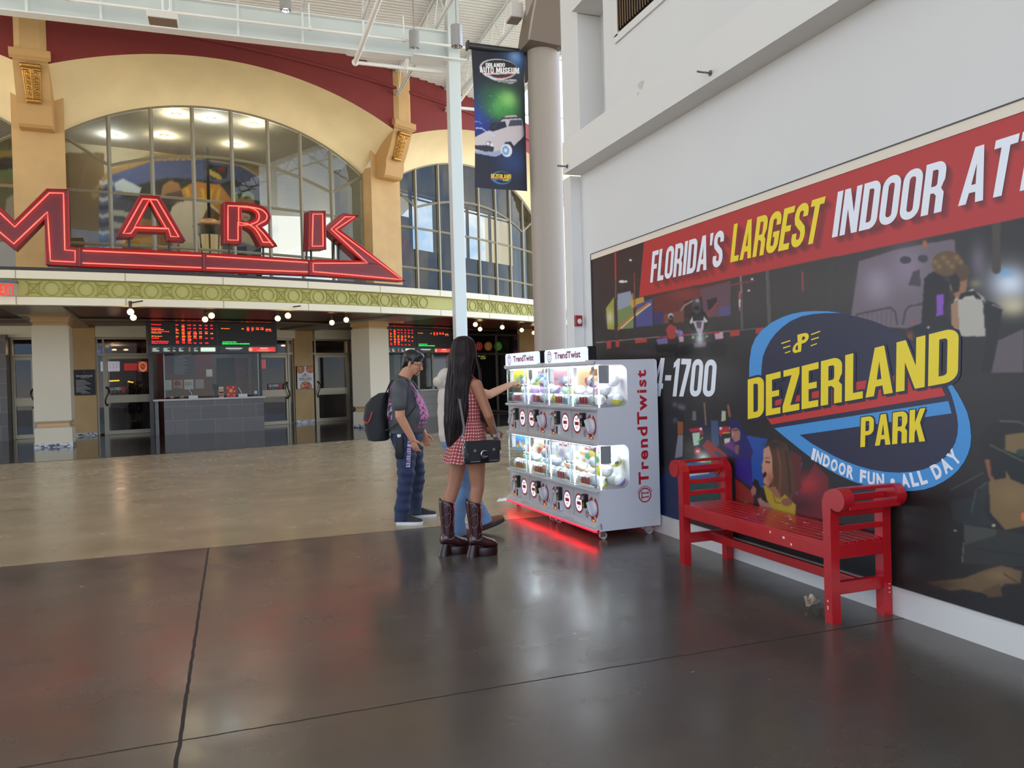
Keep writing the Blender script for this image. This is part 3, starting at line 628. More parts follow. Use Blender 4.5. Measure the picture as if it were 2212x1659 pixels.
for s, (u0, u1, v0, v1), cc, bold in (('ORLANDO', (0.26, 0.62, 0.868, 0.898), (236, 236, 238), 0.025), ('AUTO MUSEUM', (0.14, 0.89, 0.826, 0.866), (236, 236, 238), 0.02), ('AT DEZERLAND PARK', (0.45, 0.86, 0.765, 0.782), (20, 20, 22), 0.01),
                                      ('DEZERLAND', (0.31, 0.69, 0.076, 0.106), (235, 205, 50), 0.03), ('PARK', (0.54, 0.65, 0.058, 0.074), (235, 205, 50), 0.03)):
    mb = MB(); bf = lambda u, v: banner_pt(u0+(u1-u0)*u, v0+(v1-v0)*v+(0.0 if s[:2] == 'AT' else 0.006*u))+Vector((0, -0.012, 0))
    if s[:2] == 'AT': text_fn(mb, s, bf, bold)
    else: word(mb, s, bf)
    obj('lettering', mb, mat('banner_ink_%d_%d_%d' % cc, cc, 0.6), t)

# ================================================================== CINEMA FRONT
TAN = mat('tan_stucco', (196, 160, 108), 0.75, noise=(1.6, 0.10), bump=(45, 0.25))
CREAM = mat('cream_stucco', (232, 210, 162), 0.75, noise=(1.1, 0.08), bump=(35, 0.25))
REDW = mat('oxblood_stucco', (122, 42, 40), 0.8, noise=(1.5, 0.08), bump=(70, 0.35))
FASC = mat('cream_fascia_panel', (222, 212, 186), 0.5)
OLIVE = mat('olive_frieze_paint', (172, 166, 92), 0.55)
OLIVE_D = mat('olive_relief_paint', (150, 142, 66), 0.5)
MULL = mat('bronze_grey_mullion', (138, 130, 108), 0.45)
SOFF = mat('dark_red_soffit', (88, 26, 22), 0.35)
SOFG = mat('grey_soffit_band', (128, 120, 110), 0.28)
GOLD = mat('aged_gold', (176, 130, 64), 0.38, metal=0.75, bump=(60, 0.3))
STEELBK = mat('black_sign_steel', (24, 22, 24), 0.5)
PANE = glass('window_pane', (134, 136, 130), 0.8)

PIL = [(-20.1,), (4.25,), (28.7,), (53.2,)]
BAYS = [(-7.9, 10.95), (16.33, 10.9), (41.0, 10.9)]
def zwin(t): return 9.12-1.02*t*t-0.16*t**4
def zout(t): return 10.0-0.78*t*t
RW, RP, RR = 21.8, 22.3, 23.2

wall = MB(); red = MB(); cove = MB(); lip = MB()
for ci, (c, hw) in enumerate(BAYS):
    half = 12.2
    red.grid(lambda u, v: P(RR, c-half+2*half*u, zout((u*2-1)*half/hw) + (11.0-zout((u*2-1)*half/hw))*v), 40, 1)
    # splayed cove between the window head and the red wall above
    def cv(u, v):
        t = u*2-1; a = v; R0, R1 = RW+0.12, RR
        return P(R0+(R1-R0)*(1-math.cos(a*PI/2))*0.55+(R1-R0)*a*0.45, c+t*(hw+(half-hw)*a), zwin(t)+0.14+(zout(t*half/hw)-zwin(t)-0.14)*(0.5*math.sin(a*PI/2)+0.5*a))
    cove.grid(cv, 40, 8)
    lip.grid(lambda u, v: P(RW+0.12-0.2*v, c+(u*2-1)*hw, zwin(u*2-1)+0.14-0.09*min(1, v*3)), 40, 3)
    # jambs
    for s in (-1, 1):
        wall.add([P(RW-0.1, c+s*hw, 3.9), P(RP, c+s*(hw+0.12), 3.9), P(RP, c+s*(hw+0.12), zwin(1)+0.2), P(RW-0.1, c+s*hw, zwin(1)+0.2)], [(0, 1, 2, 3)])
for k, (ph,) in enumerate(PIL):
    wall.grid(lambda u, v: P(RP, ph-1.45+2.9*u, 3.3+(9.4-3.3)*v), 2, 1)
struct('wall_back', wall, TAN)
struct('wall_frieze', red, REDW)
struct('wall_cove', cove, CREAM, smooth=50); struct('trim_2', lip, CREAM, smooth=50)
mb = MB()
for ph in (4.25, 28.7, 53.2, -20.1): mb.grid(lambda u, v: P(RR+0.09-0.14*(abs(u*2-1) > 0.99), ph-1.0+2.0*u, 9.2+1.8*v), 4, 1)
struct('trim_3', mb, TAN)
mb = MB(); mb.tube([P(RR+0.02, a, 10.42) for a in np.linspace(-20, 53, 90)], 0.05, 8); struct('trim_4', mb, REDW, smooth=True)
# plain yellow-cream wall past the third pilaster
mb = MB(); mb.grid(lambda u, v: P(RP, 54.6+18*u, 3.3+6.2*v), 8, 1); mb.grid(lambda u, v: P(RR, 53.4+18*u, 9.2+1.8*v), 8, 1); struct('wall_far', mb, CREAM)

# corbels with gilded scrolls
CORB = mat('tan_corbel', (188, 148, 94), 0.7, bump=(45, 0.2))
for ph, lab in ((4.25, 'tan corbel with a gilded acanthus scroll at the far left of the photo'), (28.7, 'tan corbel with a gilded acanthus scroll above the point of the neon letter K'), (53.2, 'tan corbel with a gilded acanthus scroll half hidden behind the round column')):
    base = P(RP, ph, 8.0); t = thing('wall_corbel', lab, 'corbel', tuple(base), group='gilded corbels between the arched windows')
    def loc(r, s, z): # r along radius out from pilaster face, s sideways in metres
        a = math.radians(ph); o = P(RP, ph, 0); return Vector((o.x+r*math.sin(a)+s*math.cos(a), o.y-r*math.cos(a)+s*math.sin(a), z))
    pr = [(-0.02, 9.42), (1.0, 9.42), (1.0, 9.2), (0.93, 9.16), (0.86, 9.0), (0.74, 8.72), (0.6, 8.46), (0.5, 8.3), (0.5, 8.14), (0.42, 7.86), (0.34, 7.80), (-0.02, 7.80)]
    mb = MB(); mb.prism(pr, lambda u, v, d: loc(u, d, v), -0.36, 0.36); mb.prism([(0.98, 9.44), (1.06, 9.42), (1.06, 9.26), (0.98, 9.2)], lambda u, v, d: loc(u, d, v), -0.42, 0.42); mb.prism([(-0.02, 9.44), (0.98, 9.44), (0.98, 9.26), (-0.02, 9.26)], lambda u, v, d: loc(u, d, v), -0.42, 0.42)
    obj('body', mb, CORB, t)
    mb = MB(); path = [(0.93, 9.06), (0.90, 8.96), (0.80, 8.78), (0.70, 8.58), (0.62, 8.42), (0.58, 8.34)]
    for j in range(-4, 5):
        w_ = [0.030, 0.036, 0.034, 0.030, 0.026, 0.020]
        mb.tube([loc(u+0.03-0.012*abs(j), j*0.042*(1-0.25*i/5), v) for i, (u, v) in enumerate(path)], w_, 7)
    mb.tube([loc(0.985, s, 9.06) for s in np.linspace(-0.21, 0.21, 9)], 0.055, 10); mb.tube([loc(0.92, s, 9.0) for s in np.linspace(-0.19, 0.19, 9)], 0.045, 10)
    mb.tube([loc(0.60, s, 8.36) for s in np.linspace(-0.15, 0.15, 9)], 0.06, 10)
    for i in range(5):
        for s in (-1, 1):
            a0 = 8.9-0.11*i; r0 = 0.86-0.06*i
            mb.tube([loc(r0+0.045, s*0.02, a0), loc(r0+0.075, s*0.09, a0+0.05), loc(r0+0.05, s*0.15, a0+0.02)], [0.02, 0.03, 0.008], 6)
    obj('gilded_scroll', mb, GOLD, t, True)

# arched windows
for ci, (c, hw) in enumerate(BAYS):
    wn = thing('window_%d' % (ci+1), None, None, tuple(P(RW, c, 4.0)), kind='structure')
    fr = MB(); wdt = 0.04
    def bar(pts, r=wdt): fr.tube([P(RW, c+t*hw, z) for t, z in pts], r, 4)
    ts = [-1, -0.745, -0.5, -0.25, 0.0, 0.25, 0.49, 0.735, 1]
    for t in ts: bar([(t, 3.95), (t, zwin(t)+0.02)], 0.055)
    tt = np.linspace(-1, 1, 33); bar([(t, zwin(t)+0.05) for t in tt], 0.05)
    za = lambda t: 7.80-1.0*t*t
    bar([(t, za(t)) for t in np.linspace(-0.745, 0.735, 21)]); bar([(-0.745, za(-0.745)), (-1, zwin(-1)-0.03)]); bar([(0.735, za(0.735)), (1, zwin(1)-0.03)])
    for z in (6.55, 5.2, 4.2): bar([(t, z) for t in np.linspace(-1, 1, 25)])
    obj('window_frame', fr, MULL, wn)
    g = MB(); g.grid(lambda u, v: P(RW-0.03, c+(u*2-1)*hw, 3.95+(zwin(u*2-1)-3.95)*v), 32, 1); obj('glass', g, PANE, wn)

# marquee fascia
mb = MB(); ph0, ph1 = -24, 62; n = 110
def ring(prof): mb.grid(lambda u, v: P(prof[int(round(v*(len(prof)-1)))][0], ph0+(ph1-ph0)*u, prof[int(round(v*(len(prof)-1)))][1]), n, len(prof)-1)
ring([(25.1, 3.27), (25.46, 3.25), (25.5, 3.26), (25.5, 3.425), (25.45, 3.43), (25.40, 3.43)])
ring([(25.40, 3.80), (25.45, 3.80), (25.5, 3.81), (25.5, 3.975), (25.46, 3.985), (23.0, 3.985), (21.6, 3.985)])
struct('trim_1', mb, FASC)
mb = MB(); mb.grid(lambda u, v: P(25.41, ph0+(ph1-ph0)*u, 3.42+0.39*v), n, 1)
fz = struct('trim_5', mb, OLIVE)
rl = MB(); cell = 0.322/25.4
def rel(a, z, d=0.0): return P(25.415+d, math.degrees(a), z)
cells = [math.radians(4.7)+cell*i for i in range(-52, 170)]
for i, a in enumerate(cells):
    d_ = math.degrees(a)
    if d_ > 60 or 25.8 < d_ < 28.2 or d_ < -20 or 3.2 < d_ < 4.4: continue
    zc = 3.615
    if i % 2:
        for r in (0.140,): rl.tube([rel(a+r*math.cos(q)/25.4, zc+r*math.sin(q), 0.004) for q in np.linspace(0, 2*PI, 25)[:-1]], 0.012, 5, closed=True)
        for s in (-1, 1): rl.tube([rel(a+s*0.14/25.4, zc, 0.004), rel(a+s*0.16/25.4, zc, 0.004)], 0.012, 5)
    else:
        for s in (-1, 1): rl.tube([rel(a-0.12/25.4, zc-s*0.14, 0.004), rel(a+0.12/25.4, zc+s*0.14, 0.004)], 0.011, 5)
        for s in (-1, 1):
            rl.tube([rel(a+s*(0.135-0.045*math.cos(q*PI/2))/25.4, zc+0.155*q, 0.004) for q in np.linspace(-1, 1, 9)], 0.010, 5)
            rl.tube([rel(a+0.155*q/25.4, zc+s*(0.135-0.045*math.cos(q*PI/2)), 0.004) for q in np.linspace(-1, 1, 9)], 0.010, 5)
for zz in (3.44, 3.79): rl.tube([P(25.42, a, zz) for a in np.linspace(-20, 60, 120)], 0.010, 5)
obj('relief_pattern', rl, OLIVE_D, fz)
mb = MB()
for a in np.arange(-19, 60, 4.6): mb.grid(lambda u, v: P(25.503, a-0.02+0.04*u, 3.255+0.17*v), 1, 1); mb.grid(lambda u, v: P(25.503, a-0.02+0.04*u, 3.81+0.165*v), 1, 1)
obj('panel_joint', mb, mat('fascia_joint', (160, 150, 128), 0.8), fz)
# soffit with radial beams
mb = MB(); mb.grid(lambda u, v: P(8.0+17.2*v, ph0+(ph1-ph0)*u, 3.37), n, 2); struct('ceiling_soffit', mb, SOFF)
mb = MB()
mb.grid(lambda u, v: P(24.75+0.37*v, ph0+(ph1-ph0)*u, 3.365-0.10*v), n, 1)
mb.grid(lambda u, v: P(20.3+0.5*v, ph0+(ph1-ph0)*u, 3.33), n, 1)
for ph in (4.25, 27.6, 52.8, -20.1):
    for s in (-1, 1): mb.grid(lambda u, v: P(17.3+7.6*u, ph+(s*0.62)/(17.3+7.6*u)*57.3, 3.31+0.06*v), 6, 1)
    mb.grid(lambda u, v: P(17.3+7.8*u, ph+((v*2-1)*0.62)/(17.3+7.8*u)*57.3, 3.31), 6, 1)
struct('trim_6', mb, SOFG)

# marquee bulbs on short bars
BULB = glow('warm_bulb', (255, 214, 140), 9.0); BRASS = mat('lamp_socket', (60, 48, 40), 0.4, metal=0.6)
bulbs = [(282, 674), (288, 686), (443, 690), (457, 682), (600, 688), (622, 682), (717, 697), (748, 691), (1027, 701), (1037, 711), (1085, 707), (1127, 713), (1153, 719)]
where = ['front of the pair left of the board', 'rear of the pair left of the board', 'rear of the pair above the middle of the left board', 'front of the pair above the middle of the left board',
         'rear of the pair above the right end of the left board', 'front of the pair above the right end of the left board', 'rear of the pair near the second column', 'front of the pair near the second column',
         'forward one of the two just right of the slim column', 'rear one of the two just right of the slim column', 'third from the slim column towards the round column', 'fourth from the slim column towards the round column', 'nearest the left edge of the round column']
for (px, py), wl in zip(bulbs, where):
    p = Vector(onz(px, py, 3.13)); t = thing('globe_lamp', 'round marquee bulb, '+wl, 'lamp', tuple(p), group='marquee bulbs under the soffit')
    mb = MB(); mb.sph(p, 0.07, 16, 10); obj('bulb', mb, BULB, t, True)
    mb = MB(); mb.cyl(p+Vector((0, 0, 0.07)), p+Vector((0, 0, 0.24)), 0.035, n=10); obj('socket', mb, BRASS, t, 40)
    mb = MB(); q = p+Vector((0.28, -0.35, 0.21)); mb.cyl(p+Vector((0, 0, 0.2)), q, 0.016, n=6); obj('arm', mb, BRASS, t)

# square columns under the marquee
COLM = mat('beige_column_stucco', (208, 196, 170), 0.7, bump=(60, 0.15)); COLT = mat('tan_column_band', (190, 158, 118), 0.7)
def mosaic():
    M = bpy.data.materials.new('mosaic_strip'); M.use_nodes = True; t = M.node_tree; b = t.nodes['Principled BSDF']
    co = t.nodes.new('ShaderNodeTexCoord'); mp = t.nodes.new('ShaderNodeMapping'); mp.inputs['Scale'].default_value = (14, 14, 48); v = t.nodes.new('ShaderNodeTexVoronoi'); v.inputs['Scale'].default_value = 1.0
    r = t.nodes.new('ShaderNodeValToRGB'); r.color_ramp.interpolation = 'CONSTANT'; r.color_ramp.elements[0].color = (0.02, 0.018, 0.018, 1); r.color_ramp.elements[1].position = 0.4; r.color_ramp.elements[1].color = (0.55, 0.53, 0.5, 1)
    t.links.new(co.outputs['Object'], mp.inputs[0]); t.links.new(mp.outputs[0], v.inputs['Vector']); t.links.new(v.outputs['Color'], r.inputs[0]); t.links.new(r.outputs[0], b.inputs['Base Color']); b.inputs['Roughness'].default_value = 0.25
    MATS['mosaic'] = M; return M
MOS = mosaic()
def column(pos, rz, label):
    t = thing('square_column', label, 'column', pos, rz, 'beige columns under the marquee'); h = 0.41
    def sq(prof):
        mb = MB(); mb.loft([[(sx*r, sy*r, z) for sx, sy in ((-1, -1), (1, -1), (1, 1), (-1, 1))] for r, z in prof]); return mb
    def add(n, prof, m_): put(n, mesh_of(sq(prof), n), m_, t, world=False)
    add('mosaic_base', [(h+0.012, 0), (h+0.012, 0.10)], MOS)
    add('plinth', [(h+0.005, 0.10), (h+0.005, 0.48), (h-0.02, 0.50)], COLM)
    add('groove', [(h-0.02, 0.50), (h-0.06, 0.54), (h-0.06, 0.60), (h-0.02, 0.66)], COLT)
    add('shaft', [(h-0.01, 0.66), (h, 0.68), (h, 3.08)], COLM)
    add('capital', [(h-0.03, 3.08), (h-0.03, 3.13), (h+0.02, 3.18), (h-0.0, 3.25), (h+0.06, 3.31)], COLT)
column((-4.33, 22.82, 0), math.radians(4.2), 'beige square column with a dark mosaic foot at the far left of the photo')
column((4.10, 24.55, 0), math.radians(33), 'beige square column behind the man with the backpack')
column(tuple(P(22.0, 52.2, 0)), math.radians(52), 'beige square column hidden behind the round column')

# ================================================================== NEON SIGN
SREDF = mat('sign_face_red', (92, 16, 26), 0.4, spec=0.4); SREDS = mat('sign_side_red', (128, 12, 24), 0.4); NEON = glow('neon_red', (255, 60, 48), 7.5)
RS = 25.0
def s_of(px, py):
    ph, z = oncyl(px, py, RS); return (math.radians(ph)*RS, z)
def sign_pt(u, v, d): return P(RS+d, math.degrees(u/RS), v)
def subdiv(poly, mx=0.6):
    o = []
    for i in range(len(poly)):
        a, b = np.array(poly[i]), np.array(poly[(i+1) % len(poly)]); n_ = max(1, int(np.hypot(*(b-a))/mx)); o += [tuple(a+(b-a)*k/n_) for k in range(n_)]
    return o
def inset(poly, d, lim=0.35):
    P_ = [np.array(p) for p in poly]; n_ = len(P_); ar = sum(P_[i][0]*P_[(i+1) % n_][1]-P_[(i+1) % n_][0]*P_[i][1] for i in range(n_)); sg = 1 if ar > 0 else -1; o = []
    for i in range(n_):
        a, b, c = P_[i-1], P_[i], P_[(i+1) % n_]; e1 = (b-a)/np.hypot(*(b-a)); e2 = (c-b)/np.hypot(*(c-b))
        n1 = np.array([-e1[1], e1[0]])*sg; n2 = np.array([-e2[1], e2[0]])*sg; nn = n1+n2; k = d/max(lim, 1+n1@n2)
        o.append(tuple(b+nn*k))
    return o
sg = thing('neon_sign', 'big red neon letters on a long red base standing on the marquee', 'sign', tuple(P(RS, 15, 3.99)))
def letter(name, outer, holes=(), neon=True, depth=0.34):
    o = [s_of(*p) for p in outer]; hs = [[s_of(*p) for p in h] for h in holes]
    mb = MB(); mb.prism(subdiv(o), sign_pt, -depth, 0.0, [subdiv(h) for h in hs], mi=0, mi_side=1)
    b = obj(name, mb, [SREDF, SREDS], sg)
    rim = MB()
    for loop in [o]+hs: rim.tube([sign_pt(u, v, 0.012) for u, v in subdiv(loop)], 0.02, 6, closed=True)
    obj('return_edge', rim, SREDS, b)
    if neon:
        nm = MB(); lp = inset(o, 0.085); nm.tube([sign_pt(u, v, 0.045) for u, v in subdiv(lp, 0.25)], 0.0135, 6, closed=True)
        for h in hs: nm.tube([sign_pt(u, v, 0.045) for u, v in subdiv(inset(h, -0.06, 0.75), 0.25)], 0.0135, 6, closed=True)
        obj('neon_tube', nm, NEON, b, True)
    return b
def curve_(pts, n_=6):
    """round off a run of points (Catmull-Rom)"""
    o = []; Q = [np.array(p, float) for p in pts]; Q = [2*Q[0]-Q[1]]+Q+[2*Q[-1]-Q[-2]]
    for i in range(1, len(Q)-2):
        for k in range(n_):
            t = k/n_; a, b, c, d = Q[i-1], Q[i], Q[i+1], Q[i+2]
            o.append(tuple(0.5*(2*b+(c-a)*t+(2*a-5*b+4*c-d)*t*t+(3*b-3*c+d-a)*t**3)))
    return o+[tuple(pts[-1])]
letter('letter_m', [(172, 535), (150, 533), (147, 410), (102, 409), (32, 478), (-34, 415), (-78, 416), (-80, 560), (-32, 562), (-30, 488), (32, 540), (97, 474), (100, 572), (172, 575.5)])
letter('letter_a', [(302, 422), (344, 425), (400, 521), (362, 519), (357, 502), (297, 500), (287.5, 513), (251, 513)], [[(323, 437), (352, 490.5), (297, 488.5)]])
letter('letter_r', [(483.5, 437), (531.6, 439.3)]+curve_([(545, 441), (568, 448), (582, 463), (580, 480), (563.7, 490.8)])[1:]+curve_([(566, 493), (576, 504), (598, 532)])[1:]+[(562.5, 531)]+curve_([(556, 517), (545, 500), (531.6, 491)])[1:]+[(521, 489.7), (521, 527.5), (483.5, 526.3)],
       [[(520, 453), (536, 454)]+curve_([(543, 455), (552.5, 463), (551.5, 474), (538.5, 480.5)])[1:]+[(520, 481.6)]])
letter('letter_k_stem', [(668, 456), (702, 456), (703, 539), (666, 540)])
letter('letter_k_arm', [(703, 495), (741, 462), (775, 466), (734, 497), (875, 608), (668, 594), (668, 562), (781, 564)])
for x0, x1, y0, y1, yb0, yb1 in ((172, 440, 535, 547, 575.5, 585.5), (440, 668, 547, 562, 585.5, 594)):
    xs = np.linspace(x0, x1, 7); out_ = [(x, y0+(y1-y0)*(x-x0)/(x1-x0)) for x in xs]+[(x, yb0+(yb1-yb0)*(x-x0)/(x1-x0)) for x in xs[::-1]]
    b = letter('base_panel', out_, neon=False)
    nm = MB()
    for pts in (out_[:7], out_[7:]):
        q = [s_of(*p) for p in pts]; dz = -0.07 if pts is out_[:7] or pts == out_[:7] else 0.07
        q[0], q[-1] = (q[0][0]+(0.06 if q[0][0] < q[-1][0] else -0.06), q[0][1]), (q[-1][0]-(0.06 if q[0][0] < q[-1][0] else -0.06), q[-1][1])
        nm.tube([sign_pt(u, v+dz, 0.045) for u, v in q], 0.0135, 6)
    obj('neon_tube', nm, NEON, b, True)
for a, b_ in (((279, 514), (281, 541)), ((367, 520), (368, 545)), ((499, 527), (500, 551)), ((573, 532), (574, 556)), ((668, 540), (668, 563)), ((678, 540), (678, 563)), ((728, 520), (725, 567)), ((738, 526), (738, 568))):
    mb = MB(); p, q = s_of(*a), s_of(*b_); mb.cyl(sign_pt(p[0], p[1]+0.05, -0.17), sign_pt(q[0], q[1]-0.05, -0.17), 0.03, n=6); obj('strut', mb, STEELBK, sg)
mb = MB(); ang = np.linspace(-1, 25.0, 40)
mb.loft([[P(RS+0.12, a, 3.987), P(RS+0.12, a, 4.10), P(RS-0.3, a, 4.13), P(RS-0.3, a, 3.987)] for a in ang]); obj('sign_base', mb, STEELBK, sg)

# exit sign on the fascia
t = thing('exit_sign', 'lit red exit sign hanging in front of the olive frieze', 'sign', tuple(P(25.75, 2.9, 3.45)))
e0, e1 = oncyl(-14, 630, 25.75)[0], oncyl(37, 630, 25.75)[0]
mb = MB(); mb.grid(lambda u, v: P(25.75, e0+(e1-e0)*u, 3.40+0.30*v), 4, 1); obj('panel', mb, glass('exit_panel', (225, 215, 205), 1.0), t)
mb = MB(); mb.loft([[P(25.5, a, 3.70), P(25.78, a, 3.70), P(25.78, a, 3.73), P(25.5, a, 3.73)] for a in np.linspace(e0, e1, 5)]); mb.loft([[P(25.5, a, 3.73), P(25.72, a, 3.73), P(25.72, a, 3.77), P(25.5, a, 3.77)] for a in np.linspace(e0+0.35*(e1-e0), e0+0.8*(e1-e0), 3)]); obj('housing', mb, mat('grey_housing', (90, 90, 90), 0.5), t)
mb = MB(); text_fn(mb, 'EXIT', lambda u, v: P(25.765, e0+(e1-e0)*(0.28+0.60*u), 3.425+0.23*v), 0.02); obj('lettering', mb, glow('exit_red', (255, 50, 50), 2.2), t)

# ================================================================== ATRIUM BEHIND THE ARCHED WINDOWS
ATR = mat('atrium_plaster', (206, 196, 170), 0.7); ATRC = mat('atrium_ceiling', (214, 208, 192), 0.8)
mb = MB(); mb.grid(lambda u, v: P(12.0+9.7*v, -22+51*u, 9.75), 24, 2); struct('ceiling_atrium', mb, ATRC)
mb = MB(); mb.grid(lambda u, v: P(12.0+9.7*v, -22+96*u, 3.9), 24, 2); struct('floor_atrium', mb, ATR)
def picture_px(name, fn, nu, nv, base, paint, M, parent=None):
    """as picture(), painted in the frame of the photograph the printed picture was traced from"""
    U, V = np.meshgrid(np.linspace(0, 1, nu+1), np.linspace(0, 1, nv+1), indexing='ij'); uv = np.stack([U.ravel(), V.ravel()], -1)
    co = np.array([tuple(fn(u, v)) for u, v in uv]); me = bpy.data.meshes.new(name)
    ii, jj = np.meshgrid(np.arange(nu), np.arange(nv), indexing='ij'); a = (ii*(nv+1)+jj).ravel()
    me.from_pydata(co.tolist(), [], np.stack([a, a+nv+1, a+nv+2, a+1], -1).tolist())
    cv = Canvas(proj(co), base); paint(cv); cv.soften(nu, nv); set_cols(me, cv.c); return put(name, me, M, parent)
def paint_atrium(c):
    c.poly([(-200, 330), (225, 330), (225, 620), (-200, 620)], (128, 104, 66)); c.poly([(612, 380), (900, 380), (900, 620), (612, 620)], (196, 172, 130))
    c.line([(205, 420), (240, 372), (330, 340), (440, 334), (530, 350), (590, 388), (622, 440), (626, 600)], 16, (172, 140, 88))
    c.poly([(214, 420), (240, 378), (330, 348), (440, 344), (520, 360), (570, 390), (610, 440), (612, 600), (214, 600)], (84, 96, 146))
    c.poly([(240, 440), (297, 400), (317, 394), (362, 384), (407, 386), (480, 395), (505, 388), (560, 405), (608, 440), (610, 600), (240, 600)], (48, 50, 44))
    for k in range(9): c.poly([(214, 388+k*18), (222, 392+k*18), (232, 388+k*18), (244, 392+k*18), (244, 401+k*18), (232, 397+k*18), (222, 401+k*18), (214, 397+k*18)], (200, 204, 214) if k % 2 == 0 else (44, 46, 66))
    c.poly([(246, 395), (266, 386), (306, 406), (300, 420), (250, 412)], (205, 220, 230)); c.poly([(244, 425), (300, 440), (306, 480), (244, 520)], (70, 76, 96)); c.poly([(244, 452), (300, 462), (300, 472), (244, 466)], (190, 190, 190)); c.poly([(244, 478), (290, 488), (290, 494), (244, 492)], (190, 190, 190))
    c.poly([(391, 409), (420, 392), (475, 398), (500, 430), (505, 500), (450, 520), (416, 480), (400, 440)], (205, 140, 64))
    for q in ([(398, 406), (407, 406), (412, 426), (404, 426)], [(433, 408), (441, 408), (449, 442), (441, 442)], [(456, 407), (463, 407), (455, 442), (449, 442)], [(470, 407), (478, 407), (471, 442), (464, 442)]): c.poly(q, (226, 186, 66))
    c.poly([(445, 352), (492, 362), (490, 384), (462, 388), (448, 375)], (44, 46, 40)); c.ell(463, 377, 19, 6, (206, 180, 96), rot=0.5); c.poly([(470, 362), (485, 360), (486, 370), (474, 372)], (140, 40, 40))
    c.poly([(348, 419), (352, 400), (368, 389), (387, 396), (392, 411), (366, 417), (350, 424)], (168, 124, 80)); c.poly([(366, 417), (392, 411), (397, 428), (386, 441), (372, 438)], (92, 68, 56))
    c.poly([(366, 462), (372, 447), (383, 437), (436, 427), (471, 452), (476, 466), (438, 476), (418, 560), (388, 560)], (220, 212, 194)); c.poly([(452, 444), (476, 464), (472, 478), (436, 474)], (112, 82, 60))
    c.poly([(498, 414), (512, 414), (516, 436), (500, 436)], (146, 182, 112)); c.ell(535, 428, 15, 14, (146, 182, 112)); c.ell(535, 429, 7, 7, (48, 50, 44)); c.poly([(562, 418), (585, 422), (595, 438), (594, 460), (576, 470), (562, 456)], (146, 182, 112))
    c.ell(522, 437, 13, 9, (168, 126, 84)); c.ell(538, 437, 12, 9, (176, 136, 92)); c.ell(531, 466, 10, 13, (222, 188, 164)); c.ell(532, 512, 24, 26, (226, 210, 192)); c.line([(528, 469), (535, 470)], 3, (130, 50, 50)); c.poly([(500, 540), (520, 522), (575, 540), (570, 560)], (96, 112, 156))
    c.poly([(578, 478), (612, 478), (608, 560), (580, 560)], (128, 160, 92)); c.line([(594, 480), (588, 500), (597, 520), (590, 545)], 6, (90, 88, 96)); c.line([(605, 480), (600, 500), (607, 520), (602, 545)], 6, (60, 62, 66))
    c.poly([(300, 470), (366, 480), (388, 520), (388, 560), (244, 560), (244, 530)], (160, 110, 66)); c.poly([(250, 520), (330, 510), (340, 525), (250, 536)], (208, 160, 70))
    c.poly([(612, 400), (628, 400), (640, 470), (640, 600), (612, 600)], (168, 142, 98)); c.poly([(640, 440), (656, 420), (668, 430), (668, 600), (640, 600)], (214, 196, 158)); c.poly([(676, 440), (702, 430), (702, 456), (676, 452)], (120, 132, 168)); c.poly([(700, 422), (716, 418), (716, 600), (700, 600)], (206, 184, 140))
    for k in range(5): c.line([(724+k*9, 412), (721+k*9, 430), (728+k*9, 446), (723+k*9, 466)], 9, (150, 40, 46) if k % 2 == 0 else (224, 188, 74))
    c.poly([(720, 452), (766, 452), (766, 470), (720, 470)], (222, 214, 190)); c.poly([(720, 470), (766, 470), (766, 560), (720, 560)], (214, 150, 90)); c.ell(696, 540, 11, 12, (200, 84, 70)); c.poly([(745, 480), (758, 490), (752, 510), (742, 500)], (232, 176, 60))
    # window further left
    c.poly([(-100, 300), (60, 300), (60, 600), (-100, 600)], (140, 132, 84)); c.poly([(-60, 330), (58, 322), (58, 335), (-60, 345)], (214, 176, 60)); c.poly([(-60, 346), (58, 338), (58, 366), (-60, 366)], (58, 56, 50)); c.line([(-20, 352), (0, 346), (14, 354), (30, 346), (52, 352)], 6, (120, 44, 46))
    c.poly([(-60, 372), (58, 362), (58, 392), (-60, 410)], (150, 164, 104)); c.line([(-30, 410), (10, 396), (30, 402), (58, 396)], 12, (200, 140, 64)); c.poly([(14, 430), (52, 402), (52, 450), (20, 500), (8, 480)], (222, 206, 190)); c.poly([(-40, 500), (40, 500), (50, 580), (-40, 580)], (206, 196, 180))
picture_px('wall_atrium', lambda u, v: P(14.5, -20+49.5*u, 3.9+5.9*v), 620, 150, (196, 184, 154), paint_atrium, painted('atrium_mural', 0.7))['kind'] = 'structure'
